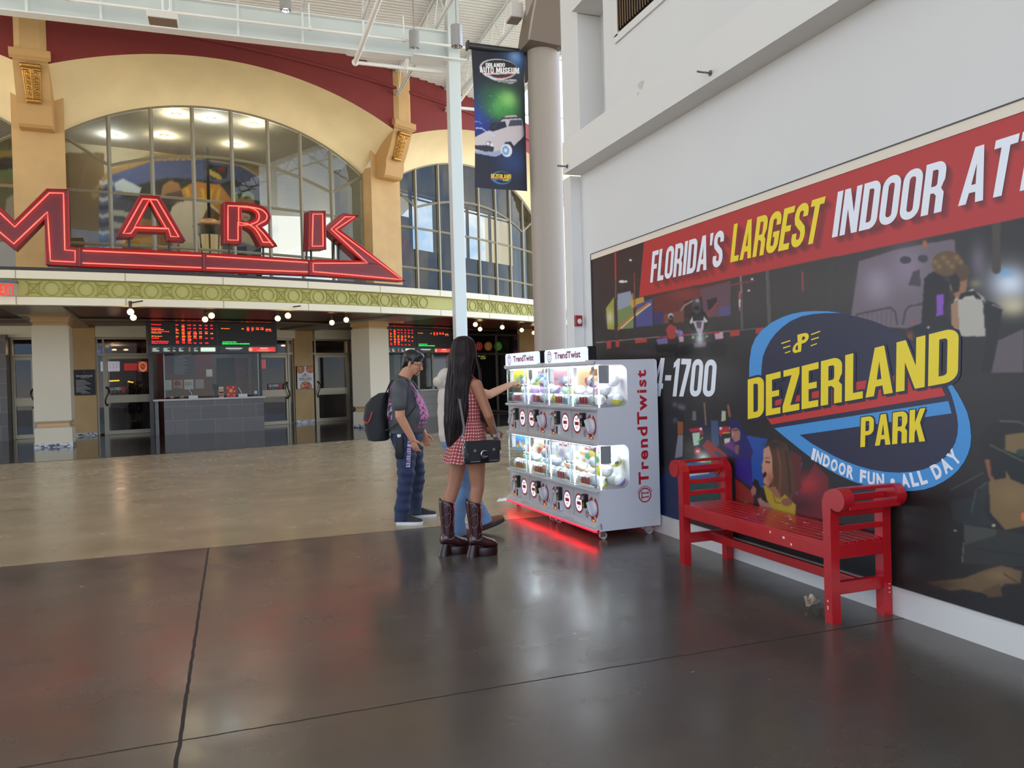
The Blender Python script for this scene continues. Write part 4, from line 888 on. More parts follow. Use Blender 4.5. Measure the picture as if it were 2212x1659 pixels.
# recessed ceiling lights of the atrium
DOWNL = glow('warm_downlight', (255, 226, 160), 14.0); DOWNW = glow('cool_downlight', (225, 232, 255), 14.0)
for i, (px, py, mm, lab) in enumerate(((243, 292, DOWNW, 'small cool downlight in the second pane of the arched window'), (355, 293, DOWNL, 'warm downlight in the middle of the third pane of the arched window'), (380, 247, DOWNL, 'warm downlight at the top of the third pane of the arched window'),
                                       (457, 256, DOWNW, 'small cool downlight above the lantern rod behind the arched window'), (508, 312, DOWNL, 'warm downlight in the fifth pane of the arched window'), (548, 267, DOWNL, 'warm downlight at the top right of the fifth pane of the arched window'))):
    q = Vector(onz(px, py, 9.74)); t = thing('ceiling_downlight', 'recessed '+lab, 'lamp', tuple(q), group='downlights in the atrium ceiling')
    ld = bpy.data.lights.new('downlight', 'POINT'); ld.energy = 150; ld.color = (1.0, 0.88, 0.68) if mm is DOWNL else (0.9, 0.94, 1.0); ld.shadow_soft_size = 0.09; lo = bpy.data.objects.new('downlight_glow', ld); COL.objects.link(lo); lo.location = q-Vector((0, 0, 0.14))
    mb = MB(); mb.lathe([(0.09, 0.0), (0.001, 0.004)], q-Vector((0, 0, 0.03)), 16); obj('lens', mb, mm, t)
    mb = MB(); mb.lathe([(0.09, -0.012), (0.13, -0.008), (0.13, 0.0)], q-Vector((0, 0, 0.02)), 20, cap=False); obj('trim_ring', mb, WHITE2, t)
# lantern on a long rod
t = thing('lantern', 'brass lantern with a domed copper cap on a long dark rod behind the neon letters', 'lamp', tuple(P(18.5, 14.6, 4.0)))
ph, zt = oncyl(452, 476, 18.5); lp = lambda z: P(18.5, ph, z)
z0 = oncyl(452, 540, 18.5)[1]; z1 = oncyl(452, 492, 18.5)[1]
mb = MB(); mb.lathe([(0.50, z1), (0.49, z1+0.06), (0.36, z1+0.18), (0.2, z1+0.26), (0.05, z1+0.3)], lp(0), 24); obj('cap', mb, mat('copper_cap', (190, 140, 92), 0.45, metal=0.3), t, 40)
mb = MB(); mb.lathe([(0.42, z1-0.26), (0.46, z1-0.14), (0.47, z1)], lp(0), 24); mb.lathe([(0.30, z0-0.6), (0.36, z0-0.3), (0.30, z0-0.28)], lp(0), 20)
for k in range(8):
    a = k*PI/4; mb.tube([lp(z1-0.24)+Vector((0.40*math.cos(a), 0.40*math.sin(a), 0)), lp(z0)+Vector((0.36*math.cos(a), 0.36*math.sin(a), 0)), lp(z0-0.4)+Vector((0.32*math.cos(a), 0.32*math.sin(a), 0))], 0.03, 6)
obj('cage', mb, mat('aged_silver', (150, 140, 116), 0.3, metal=0.9, bump=(40, 0.5)), t, 40)
mb = MB(); mb.lathe([(0.28, z0-0.3), (0.34, z0+0.1), (0.34, z1-0.2)], lp(0), 16); obj('shade', mb, glow('lantern_glow', (255, 222, 160), 1.3), t, 40)
mb = MB(); mb.cyl(lp(z1+0.25), P(18.5, ph, 9.0), 0.05, n=10); mb.cyl(lp(3.9), lp(z0-0.5), 0.12, n=12); obj('rod', mb, mat('lantern_rod', (52, 50, 48), 0.5), t, 40)
# right-hand bay: room with tall outer windows on a straight back wall
ATG = mat('grey_olive_plaster', (150, 146, 130), 0.8)
E5 = Vector((0.82, 0.573, 0)).normalized(); N5 = Vector((-E5.y, E5.x, 0)); A5 = Vector((5.0, 25.3, 0))+N5*5.5
def bp_(px, py):
    d = Vector(tuple(ray(px, py))); o = Vector((0, 0, EYE)); k = (A5-o).dot(N5)/d.dot(N5); return o+d*k
def along(px, py=500): return (bp_(px, py)-A5).dot(E5)
def bwall(mb, s0, s1, z0, z1, th=0.3): return mb.add([A5+E5*s+N5*q+Vector((0, 0, z)) for z in (z0, z1) for q in (0, th) for s in (s0, s1)], [(0, 2, 3, 1), (4, 5, 7, 6), (0, 1, 5, 4), (2, 6, 7, 3), (0, 4, 6, 2), (1, 3, 7, 5)])
zl, zh = bp_(1000, 556).z, bp_(935, 425).z
mb = MB(); bwall(mb, along(850)-3, along(1170)+6, 3.9, zl); bwall(mb, along(850)-3, along(1170)+6, zh, 9.9); bwall(mb, along(1116), along(1170)+6, zl, zh); bwall(mb, along(850)-3, along(846), zl, zh); bwall(mb, along(956), along(973), zl, zh, 0.6)
q0 = P(21.6, 56, 0); o5 = A5+E5*(along(1170)+6)
mb.add([P(21.6, 29.2, 9.75), q0+Vector((0, 0, 9.75)), o5+Vector((0, 0, 9.75)), A5+E5*(along(850)-3)+Vector((0, 0, 9.75))], [(0, 1, 2, 3)])
mb.add([P(21.6, 29.2, 3.9), A5+E5*(along(850)-3)+Vector((0, 0, 3.9)), A5+E5*(along(850)-3)+Vector((0, 0, 9.75)), P(21.6, 29.2, 9.75)], [(0, 1, 2, 3)])
struct('wall_bay', mb, ATG)
mb = MB()
for px in (852, 890, 1012, 1060): bwall(mb, along(px)-0.05, along(px)+0.05, zl, zh, 0.12)
for y in (455, 448): bwall(mb, along(850), along(1116), bp_(1000, y).z-0.03, bp_(1000, y).z+0.03, 0.1)
struct('window_4', mb, mat('outer_frame', (120, 114, 100), 0.5))
t = thing('outside_building', 'plain beige building standing outside beyond the right-hand arched window', 'building', (24, 48, 0))
mb = MB(); d0 = ray(1062, 480); d1 = ray(1113, 480); d0 = d0/d0[1]*62; d1 = d1/d1[1]*62
mb.box(((d0[0]+d1[0])/2+1.0, 64, 8.2), (d1[0]-d0[0]+0.6, 4, 16.4)); obj('facade', mb, mat('beige_render', (236, 214, 166), 0.8), t)
mb = MB(); mb.box(((d0[0]+d1[0])/2+1.0, 64, 16.5), (d1[0]-d0[0]+0.9, 4.3, 0.3)); obj('parapet', mb, FASC, t)
t = thing('wall_poster', 'faded blue and red poster in the lower left pane of the right-hand arched window', 'poster', tuple(bp_(870, 570)))
def paint_post(c): c.c[:] = (150, 170, 214); c.poly([(0, 0), (1, 0), (1, 0.5), (0, 0.78)], (196, 84, 100)); c.blob(0.5, 0.8, 0.3, 0.15, (205, 214, 236), 0.9); c.line([(0.3, 0.2), (0.6, 0.5)], 0.08, (226, 180, 190))
pz0, pz1 = bp_(870, 572).z, bp_(870, 470).z
picture('print', lambda u, v: A5+E5*(along(854)+(along(886)-along(854))*u)-N5*0.06+Vector((0, 0, pz0+(pz1-pz0)*v)), 20, 40, paint_post, painted('poster_print', 0.6), t)
mb = MB(); mb.add([A5+E5*s-N5*q+Vector((0, 0, z)) for z in (3.9, pz1+0.05) for q in (0.0, 0.05) for s in (along(853), along(887))], [(0, 2, 3, 1), (4, 5, 7, 6), (0, 1, 5, 4), (2, 6, 7, 3), (0, 4, 6, 2), (1, 3, 7, 5)]); obj('backing', mb, WHITE2, t)

# ================================================================== GROUND FLOOR OF THE CINEMA
RD = 17.3
def dphi(px, R=RD): return oncyl(px, 850, R)[0]
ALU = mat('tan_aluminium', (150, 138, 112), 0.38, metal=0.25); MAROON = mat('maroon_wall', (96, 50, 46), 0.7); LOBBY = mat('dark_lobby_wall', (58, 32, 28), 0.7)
DOORG = glass('door_glass', (196, 190, 184), 0.45); BLACKM = mat('black_metal', (20, 20, 22), 0.4); BOOTHG = glass('booth_glass', (232, 236, 234), 0.25)
low = MB()
for a, b in ((1.6, dphi(209)), (dphi(634), dphi(674)), (-23.5, -18.5)): low.loft([[P(RD+0.12, q, 0.1), P(RD+0.12, q, 3.4), P(RD-0.3, q, 3.4), P(RD-0.3, q, 0.1)] for q in np.linspace(a, b, 4)])
struct('wall_front', low, TAN)
mb = MB()
for a, b in ((1.6, dphi(209)), (dphi(634), dphi(674))): mb.loft([[P(RD+0.135, q, 0), P(RD+0.135, q, 0.11), P(RD-0.3, q, 0.11), P(RD-0.3, q, 0)] for q in np.linspace(a, b, 4)])
struct('baseboard_front', mb, MOS)
mb = MB()
for a, b in ((-18, 1.5), (dphi(210), dphi(633)), (dphi(675), dphi(757)), (47.5, 53)):
    mb.loft([[P(RD+0.25, q, 3.03), P(RD+0.25, q, 3.385), P(RD-0.2, q, 3.385), P(RD-0.2, q, 3.03)] for q in np.linspace(a, b, 10)])
struct('trim_8', mb, FASC)
mb = MB()
for a, b in ((-20, dphi(26)), (dphi(754), 36.8)): mb.loft([[P(RD+0.5, q, 0), P(RD+0.5, q, 3.1), P(RD-0.2, q, 3.1), P(RD-0.2, q, 0)] for q in np.linspace(a, b, 6)])
mb.loft([[P(17.2, q, 0), P(17.2, q, 3.3), P(16.9, q, 3.3), P(16.9, q, 0)] for q in (45.5, 47, 48.5)])
struct('wall_tile', mb, TILEW)
# lobby behind the doors
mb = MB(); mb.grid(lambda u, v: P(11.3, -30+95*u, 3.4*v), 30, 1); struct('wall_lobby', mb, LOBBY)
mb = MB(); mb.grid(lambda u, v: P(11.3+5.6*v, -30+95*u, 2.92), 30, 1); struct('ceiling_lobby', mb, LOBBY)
for px, R_, e_ in ((262, 14.0, 45), (120, 14.5, 25), (600, 15.2, 30), (720, 15.5, 20)):  # added fill lights, no fittings, so the lobby shows through the door glass
    ld = bpy.data.lights.new('lobby_fill', 'POINT'); ld.energy = e_; ld.color = (1.0, 0.72, 0.5); ld.shadow_soft_size = 0.15; lo = bpy.data.objects.new('lobby_fill_glow', ld); COL.objects.link(lo); lo.location = P(R_, dphi(px), 2.75)

def door(i, pl, pr, side, label_side):
    """pl..pr: leaf; side: (px0, px1) of the narrow fixed light beside it"""
    a, b = dphi(pl), dphi(pr); t = thing('door_%d' % i, None, None, tuple(P(RD, (a+b)/2, 0)), kind='structure')
    def strip(mb, p0, p1, z0, z1, d=0.05): mb.loft([[P(RD+d, q, z0), P(RD+d, q, z1), P(RD-d, q, z1), P(RD-d, q, z0)] for q in (p0, p1)])
    w_ = 0.075/RD*57.3; mb = MB(); lo, hi = min(a, dphi(side[0])), max(b, dphi(side[1]))
    for q in (lo, dphi(side[1]) if side[0] < pl else dphi(side[0]), hi): strip(mb, q-w_*0.35, q+w_*0.35, 0, 3.03, 0.07)
    for z in (2.97, 2.47): strip(mb, lo, hi, z, z+0.06, 0.07)
    obj('frame', mb, ALU, t)
    mb = MB(); strip(mb, a, a+w_, 0.01, 2.46); strip(mb, b-w_, b, 0.01, 2.46); strip(mb, a, b, 0.01, 0.13); strip(mb, a, b, 0.99, 1.23); strip(mb, a, b, 2.36, 2.46); lf = obj('leaf', mb, ALU, t)
    for z0, z1 in ((0.13, 0.99), (1.23, 2.36)):
        mb = MB(); strip(mb, a+w_, b-w_, z0, z1, 0.008); obj('pane', mb, DOORG, lf)
    mb = MB(); strip(mb, lo, hi, 2.53, 2.97, 0.008); strip(mb, dphi(side[0]), dphi(side[1]), 0.05, 2.47, 0.008); obj('fixed_pane', mb, DOORG, t)
    s = -1 if label_side == 'l' else 1; q0 = (a if s < 0 else b)-s*w_*0.5
    mb = MB(); zz = np.linspace(-1, 1, 13)
    mb.tube([P(RD+0.07+0.09*(1-abs(z)**3), q0-s*(0.10*math.sin(z*2.6)-0.0)*0.5*57.3/RD, 1.2+0.26*z) for z in zz], 0.02, 8); mb.sph(P(RD+0.06, q0, 1.47), 0.04, 8, 6); mb.sph(P(RD+0.06, q0, 0.93), 0.04, 8, 6); obj('pull_handle', mb, BLACKM, lf, True)
    return t, a, b
d1, a1, b1 = door(1, 228, 332, (212, 226), 'l'); d2, a2, b2 = door(2, 553, 621, (623, 633), 'r'); d3, a3, b3 = door(3, 683, 752, (674, 681), 'l'); d4, a4, b4 = door(4, 29, 76, (78, 84), 'r')
# stickers on the doors
STK = mat('dark_sticker', (40, 30, 32), 0.5); INKW = mat('ink_white', (232, 232, 230), 0.5); INKR = mat('ink_red', (190, 40, 44), 0.5)
for t_, p0, p1, y0, y1 in ((d1, 236, 272, 850, 834), (d2, 579, 611, 842, 828)):
    pa, za = oncyl(p0, y0, RD+0.02); pb, zb = oncyl(p1, y1, RD+0.02)
    f = lambda u, v, d=0.0: P(RD+0.02+d, pa+(pb-pa)*u, za+(zb-za)*v)
    mb = MB(); mb.grid(lambda u, v: f(u, v), 2, 1); s_ = obj('sticker', mb, STK, t_)
    mb = MB(); text_fn(mb, 'DELIVERED', lambda u, v: f(0.04+0.68*u, 0.44+0.42*v, 0.004), 0.02); obj('sticker_text', mb, INKW, s_)
    mb = MB(); mb.prism([(0.76, 0.1), (0.92, 0.1), (0.97, 0.95), (0.73, 0.95)], lambda u, v, d: f(u, v, d), 0.002, 0.005); obj('sticker_cup', mb, INKR, s_)
    for k, cc in enumerate(((210, 90, 60), (70, 150, 70), (190, 60, 60))):
        mb = MB(); mb.flat([(0.14+0.2*k+0.055*math.cos(q), 0.22+0.16*math.sin(q)) for q in np.linspace(0, 2*PI, 13)[:-1]], lambda u, v: f(u, v, 0.004)); obj('sticker_dot', mb, mat('dot_%d' % k, cc, 0.5), s_)

# glowing menu screens and lights inside the lobby
def flat_px(name, label, cat, px0, px1, y0, y1, R, paint, strength, group=None, nu=24, nv=16):
    pa, zt = oncyl(px0, y0, R); pb, zb = oncyl(px1, y1, R); t = thing(name, label, cat, tuple(P(R, (pa+pb)/2, zb)), group=group)
    picture('screen', lambda u, v: P(R, pa+(pb-pa)*u, zb+(zt-zb)*v), nu, nv, paint, painted('lit_screen_%.1f' % strength, 0.4, emit=strength), t)
    mb = MB(); mb.loft([[P(R-0.02, q, zb-0.03), P(R-0.02, q, zt+0.03), P(R-0.1, q, zt+0.03), P(R-0.1, q, zb-0.03)] for q in (pa-0.02, pb+0.02)]); obj('case', mb, BLACKM, t); return t
def menu_a(c):
    c.c[:] = (186, 196, 230); [c.poly([(x, y), (x+0.12, y), (x+0.12, y+0.05), (x, y+0.05)], (120, 130, 170)) for x in (0.1, 0.4, 0.7) for y in (0.2, 0.35, 0.5, 0.65, 0.8)]
def menu_r(c): c.c[:] = (214, 36, 34)
def menu_p(c): c.c[:] = (190, 40, 30); c.ell(0.5, 0.5, 0.42, 0.46, (226, 220, 214)); c.ell(0.5, 0.52, 0.34, 0.36, (196, 110, 50)); [c.ell(0.5+0.2*math.cos(k), 0.52+0.2*math.sin(k), 0.07, 0.08, (150, 40, 26)) for k in range(6)]
flat_px('menu_screen', 'bright bluish menu screen seen through the door left of the ticket counter', 'screen', 233, 259, 781, 802, 11.42, menu_a, 1.6)
flat_px('menu_screen', 'narrow bluish menu screen at the left edge of the door left of the ticket counter', 'screen', 217, 224, 781, 802, 11.42, menu_a, 1.6)
flat_px('menu_screen', 'plain red screen inside the lobby left of the round pizza picture', 'screen', 268, 297, 785, 800, 11.42, menu_r, 0.9)
flat_px('menu_screen', 'lit pizza picture inside the lobby at the right edge of the glass door', 'screen', 298, 319, 781, 803, 11.42, menu_p, 1.6)
flat_px('menu_screen', 'bluish and red menu screen seen through the glass right of the ticket counter', 'screen', 547, 574, 777, 796, 11.42, lambda c: (c.c.__setitem__(slice(None), (170, 190, 230)), c.poly([(0.55, 0), (1, 0), (1, 1), (0.55, 1)], (214, 50, 40))), 1.2)
def neon_px(name, label, pts, R, r, cc, st):
    q = [P(R, *oncyl(px, py, R)) for px, py in pts]; mb = MB(); mb.tube(q, r, 6); tag(obj(name, mb, glow(name+'_%d%d%d' % cc, cc, st)), label, 'lamp')
neon_px('neon_strip', 'long red neon strip above the lobby menu screens', [(224, 744), (318, 744)], 11.34, 0.035, (255, 40, 40), 3.0)
neon_px('neon_strip', 'short green neon strip at the left end of the lobby', [(219, 750), (236, 750)], 11.34, 0.03, (40, 180, 120), 1.2)
neon_px('neon_strip', 'vertical blue neon strip at the left edge of the glass door', [(215.5, 752), (215.5, 765)], 11.34, 0.025, (40, 50, 255), 2.0)
neon_px('neon_strip', 'yellow lit counter edge inside the lobby', [(236, 823), (258, 822)], 11.33, 0.03, (250, 230, 90), 3.0)
neon_px('neon_strip', 'short yellow lit shelf edge to the right inside the lobby', [(276, 824), (288, 826)], 11.33, 0.03, (250, 220, 90), 3.0)
# dim lobby lamps
for k, (px, py) in enumerate(((247, 757), (272, 757), (293, 758), (305, 760), (612, 748), (540, 755))):
    q = Vector(onz(px, py, 2.86)); mb = MB(); mb.lathe([(0.07, 0), (0.09, 0.03), (0.02, 0.06)], q, 12)
    tag(obj('lobby_spot', mb, glow('lobby_spot', (255, 220, 170), 6.0)), 'small warm ceiling spot inside the dark lobby', 'lamp', 'lobby ceiling spots')
# lobby counter
mb = MB(); mb.loft([[P(12.6, q, 0), P(12.6, q, 1.0), P(12.0, q, 1.0), P(12.0, q, 0)] for q in np.linspace(-2, 22, 10)])
tag(obj('snack_counter', mb, mat('dark_counter', (70, 44, 36), 0.3)), 'dark snack counter inside the lobby behind the glass doors', 'counter')

# ---- ticket counter with glass and back wall
A = Vector(onz(356, 939.5, 0)); Bq = Vector(onz(571.5, 929.5, 0)); ux = (Bq-A).normalized(); uy = Vector((-ux.y, ux.x, 0)); LN = (Bq-A).length
def loc2(x, y, z): return A+ux*x+uy*y+Vector((0, 0, z))
def slab(mb, x0, x1, y0, y1, z0, z1): return mb.add([loc2(x, y, z) for z in (z0, z1) for y in (y0, y1) for x in (x0, x1)], [(0, 2, 3, 1), (4, 5, 7, 6), (0, 1, 5, 4), (2, 6, 7, 3), (0, 4, 6, 2), (1, 3, 7, 5)])
t = thing('ticket_counter', 'grey tiled ticket counter with a pale top below the left showtimes board', 'counter', tuple(A+ux*LN/2))
mb = MB(); slab(mb, 0, LN, 0, 0.55, 0, 1.02); obj('tiled_base', mb, TILEW, t)
mb = MB()
for z in (0.34, 0.68): slab(mb, 0, LN, -0.004, 0.0, z-0.004, z+0.004)
for x, z0, z1 in ((0.62, 0.34, 0.68), (1.55, 0.0, 0.34), (1.9, 0.34, 1.02), (2.45, 0.0, 0.34), (2.45, 0.68, 1.02), (0.3, 0.0, 0.34)): slab(mb, x-0.004, x+0.004, -0.004, 0, z0, z1)
obj('tile_joint', mb, mat('tile_grout', (112, 110, 106), 0.7), t)
mb = MB(); slab(mb, -0.28, LN+0.06, -0.10, 0.62, 1.02, 1.075); obj('worktop', mb, mat('pale_stone_top', (176, 170, 160), 0.25), t)
mb = MB(); slab(mb, -0.26, -0.16, 0.1, 0.5, 0, 1.02); obj('end_leg', mb, TILEW, t)
g = MB(); slab(g, 0.02, LN-0.12, 0.30, 0.315, 1.12, 2.62); w5 = struct('window_5', g, BOOTHG)
g = MB(); slab(g, 0.0, 0.03, 0.28, 0.33, 1.1, 2.62); slab(g, LN-0.14, LN-0.11, 0.28, 0.33, 1.1, 2.62); obj('glass_edge', g, mat('green_glass_edge', (120, 140, 132), 0.2), w5)
mb = MB(); slab(mb, -0.4, LN-0.02, 2.0, 2.1, 0, 3.3); struct('wall_booth', mb, MAROON)
mb = MB(); slab(mb, -0.42, -0.30, 0.3, 2.0, 0, 3.3); slab(mb, LN-0.10, LN-0.02, 0.4, 2.0, 0, 3.3); slab(mb, 1.36, 1.46, 1.94, 2.0, 0, 2.5); slab(mb, 1.46, 2.46, 1.94, 2.0, 2.35, 2.5); slab(mb, 2.46, 2.56, 1.94, 2.0, 0, 2.5); struct('trim_9', mb, mat('booth_grey_frame', (74, 66, 64), 0.5))
mb = MB(); slab(mb, 1.46, 2.05, 1.97, 1.99, 0, 2.35); dk = struct('door_5', mb, mat('doorway_dark', (22, 14, 14), 0.8)); mb = MB(); slab(mb, 2.05, 2.46, 1.97, 1.99, 0, 2.35); obj('leaf', mb, mat('deep_red_leaf', (72, 16, 16), 0.6), dk)
ld = bpy.data.lights.new('booth_fill', 'POINT'); ld.energy = 40; ld.color = (1.0, 0.9, 0.8); ld.shadow_soft_size = 0.2; lo = bpy.data.objects.new('booth_fill_glow', ld); COL.objects.link(lo); lo.location = loc2(1.2, 1.1, 3.1)  # added fill light without a fitting, brightens the booth and cashier
PAPER = mat('paper_white', (214, 210, 204), 0.7)
def notice(x0, x1, z0, z1, label, base, lines=(), y=1.985, txt=None, ink=(60, 60, 60), name='notice'):
    t = thing(name, label, 'notice', tuple(loc2((x0+x1)/2, y, z0)))
    mb = MB(); slab(mb, x0, x1, y, y+0.01, z0, z1); obj('sheet', mb, base, t); mb = MB()
    for k in range(lines[0] if lines else 0):
        z = z0+(z1-z0)*(lines[1]-(lines[1]-0.08)*k/max(1, lines[0]-1)); wd = 0.5+0.35*((k*7) % 5)/5
        slab(mb, x0+(x1-x0)*0.12, x0+(x1-x0)*(0.12+0.78*wd), y-0.003, y, z, z+(z1-z0)*0.018)
    if lines: obj('small_print', mb, mat('ink_%d' % ink[0], ink, 0.6), t)
    for s, u0, u1, v0, v1 in (txt or ()):
        mb = MB(); text_fn(mb, s, lambda u, v: loc2(x0+(x1-x0)*(u0+(u1-u0)*u), y-0.004, z0+(z1-z0)*(v0+(v1-v0)*v)), 0.03); obj('heading', mb, mat('ink_%d' % ink[0], ink, 0.6), t)
    return t
DKPOST = mat('dark_poster', (52, 46, 46), 0.5)
notice(0.08, 0.80, 1.78, 2.62, 'large dark house rules poster on the maroon wall inside the ticket booth', DKPOST, (12, 0.72), txt=[('THE HOUSE RULES', 0.14, 0.86, 0.80, 0.87), ('THEATRE POLICIES', 0.3, 0.7, 0.75, 0.78)], ink=(150, 146, 142))
notice(-0.12, 0.08, 1.33, 1.66, 'white sheet at the left end of the row of sheets inside the booth', PAPER, (5, 0.8))
notice(0.14, 0.42, 1.36, 1.66, 'orange-topped sheet behind the cashier inside the booth', mat('peach_paper', (206, 120, 92), 0.7), (4, 0.8))
notice(0.46, 0.74, 1.34, 1.66, 'white promotional sheet right of the cashier inside the booth', PAPER, (0, 0.7), txt=[('BOUNTY', 0.12, 0.88, 0.62, 0.76), ('BOUNTY', 0.12, 0.88, 0.42, 0.56)], ink=(50, 46, 44))
notice(0.80, 1.06, 1.36, 1.66, 'plain grey-white sheet at the right end of the row inside the booth', mat('grey_paper', (160, 156, 156), 0.7))
notice(1.14, 1.33, 1.74, 1.98, 'small cream card on the booth wall beside the dark doorway', PAPER, (2, 0.3))
# things on the counter
def on_counter(x, y=0.12): return loc2(x, y, 1.075)
for x, lab in ((0.83, 'white card stand with a tethered pen on the counter in front of the cashier'), (2.26, 'white card stand with a tethered pen near the right end of the counter')):
    t = thing('card_stand', lab, 'stand', tuple(on_counter(x, 0.02)), group='card stands on the ticket counter')
    mb = MB(); slab(mb, x-0.13, x+0.13, -0.02, 0.06, 1.075, 1.165); obj('card', mb, PAPER, t)
    mb = MB(); mb.tube([loc2(x-0.02, 0.06, 1.1), loc2(x-0.06, 0.08, 1.25), loc2(x-0.13, 0.08, 1.36)], 0.007, 5); obj('pen', mb, INKW, t)
t = thing('payment_terminal', 'black payment terminal on a stand in the middle of the ticket counter', 'terminal', tuple(on_counter(1.45)))
mb = MB(); slab(mb, 1.39, 1.53, 0.08, 0.16, 1.30, 1.48); obj('screen', mb, BLACKM, t); mb = MB(); slab(mb, 1.44, 1.48, 0.10, 0.14, 1.075, 1.3); slab(mb, 1.38, 1.52, 0.05, 0.2, 1.075, 1.1); obj('stand', mb, BLACKM, t)
t = thing('leaflet_holder', 'small holder of colourful leaflets on the ticket counter beside the terminal', 'holder', tuple(on_counter(1.6)))
mb = MB(); slab(mb, 1.56, 1.70, 0.1, 0.14, 1.075, 1.40); obj('holder', mb, PAPER, t)
for k, cc in enumerate(((190, 70, 50), (60, 60, 64), (200, 150, 60))):
    mb = MB(); slab(mb, 1.57, 1.69, 0.085, 0.1, 1.1+0.09*k, 1.17+0.09*k); obj('leaflet', mb, mat('leaflet_%d' % k, cc, 0.6), t)
t = thing('gift_box', 'red patterned display box on the ticket counter', 'box', tuple(on_counter(1.9)))
mb = MB(); slab(mb, 1.78, 2.06, 0.08, 0.22, 1.075, 1.43); obj('box', mb, INKR, t); mb = MB()
for q in ((1.82, 1.36), (1.88, 1.28), (1.98, 1.38), (2.02, 1.25), (1.84, 1.16), (2.0, 1.14)): slab(mb, q[0]-0.015, q[0]+0.015, 0.076, 0.08, q[1]-0.02, q[1]+0.02)
obj('pattern', mb, PAPER, t); mb = MB(); slab(mb, 1.87, 1.96, 0.074, 0.08, 1.22, 1.33); obj('badge', mb, mat('badge_yellow', (214, 170, 60), 0.5), t)
t = thing('card_reader', 'small black card reader near the right end of the ticket counter', 'reader', tuple(on_counter(2.62)))
mb = MB(); slab(mb, 2.56, 2.72, 0.1, 0.2, 1.075, 1.27); obj('body', mb, BLACKM, t); mb = MB(); slab(mb, 2.59, 2.69, 0.095, 0.1, 1.15, 1.25); obj('display', mb, mat('pale_display', (150, 170, 180), 0.3), t)

# ---- showtimes boards
LEDR, LEDO, LEDG = glow('led_red', (255, 40, 50), 2.6), glow('led_orange', (255, 130, 40), 2.4), glow('led_green', (40, 255, 90), 2.6)
ROWS = [('r', '3D Toy Story 5', 'PG', '845 1120 155 240 430 705'), ('o', '', '', '940'), ('r', 'Backrooms', 'R', '820 1125 215 505 755 945'), ('o', 'Cocktail 2 (Hindi w', 'NR', '900'), ('r', 'Death of Robin Hood', 'R', '840 1140 245 550 850'),
        ('o', 'Disclosure Day', 'P13', '925 940 1155 315 400 635'), ('r', '', '', '725 905 1005'), ('o', 'ESP-Toy Story 5', 'PG', '1055 1215 350 555'), ('r', 'Leviticus', 'R', '820 900 1120 525 440 755'), ('o', '', '', '930 1100'), ('r', 'Mom Ishi Dandavam', 'NR', '525 850'), ('r', 'Masters of the Univ', 'P13', '940 1210 325 645 1005')]
SCRBK = mat('led_panel_black', (12, 11, 12), 0.5)
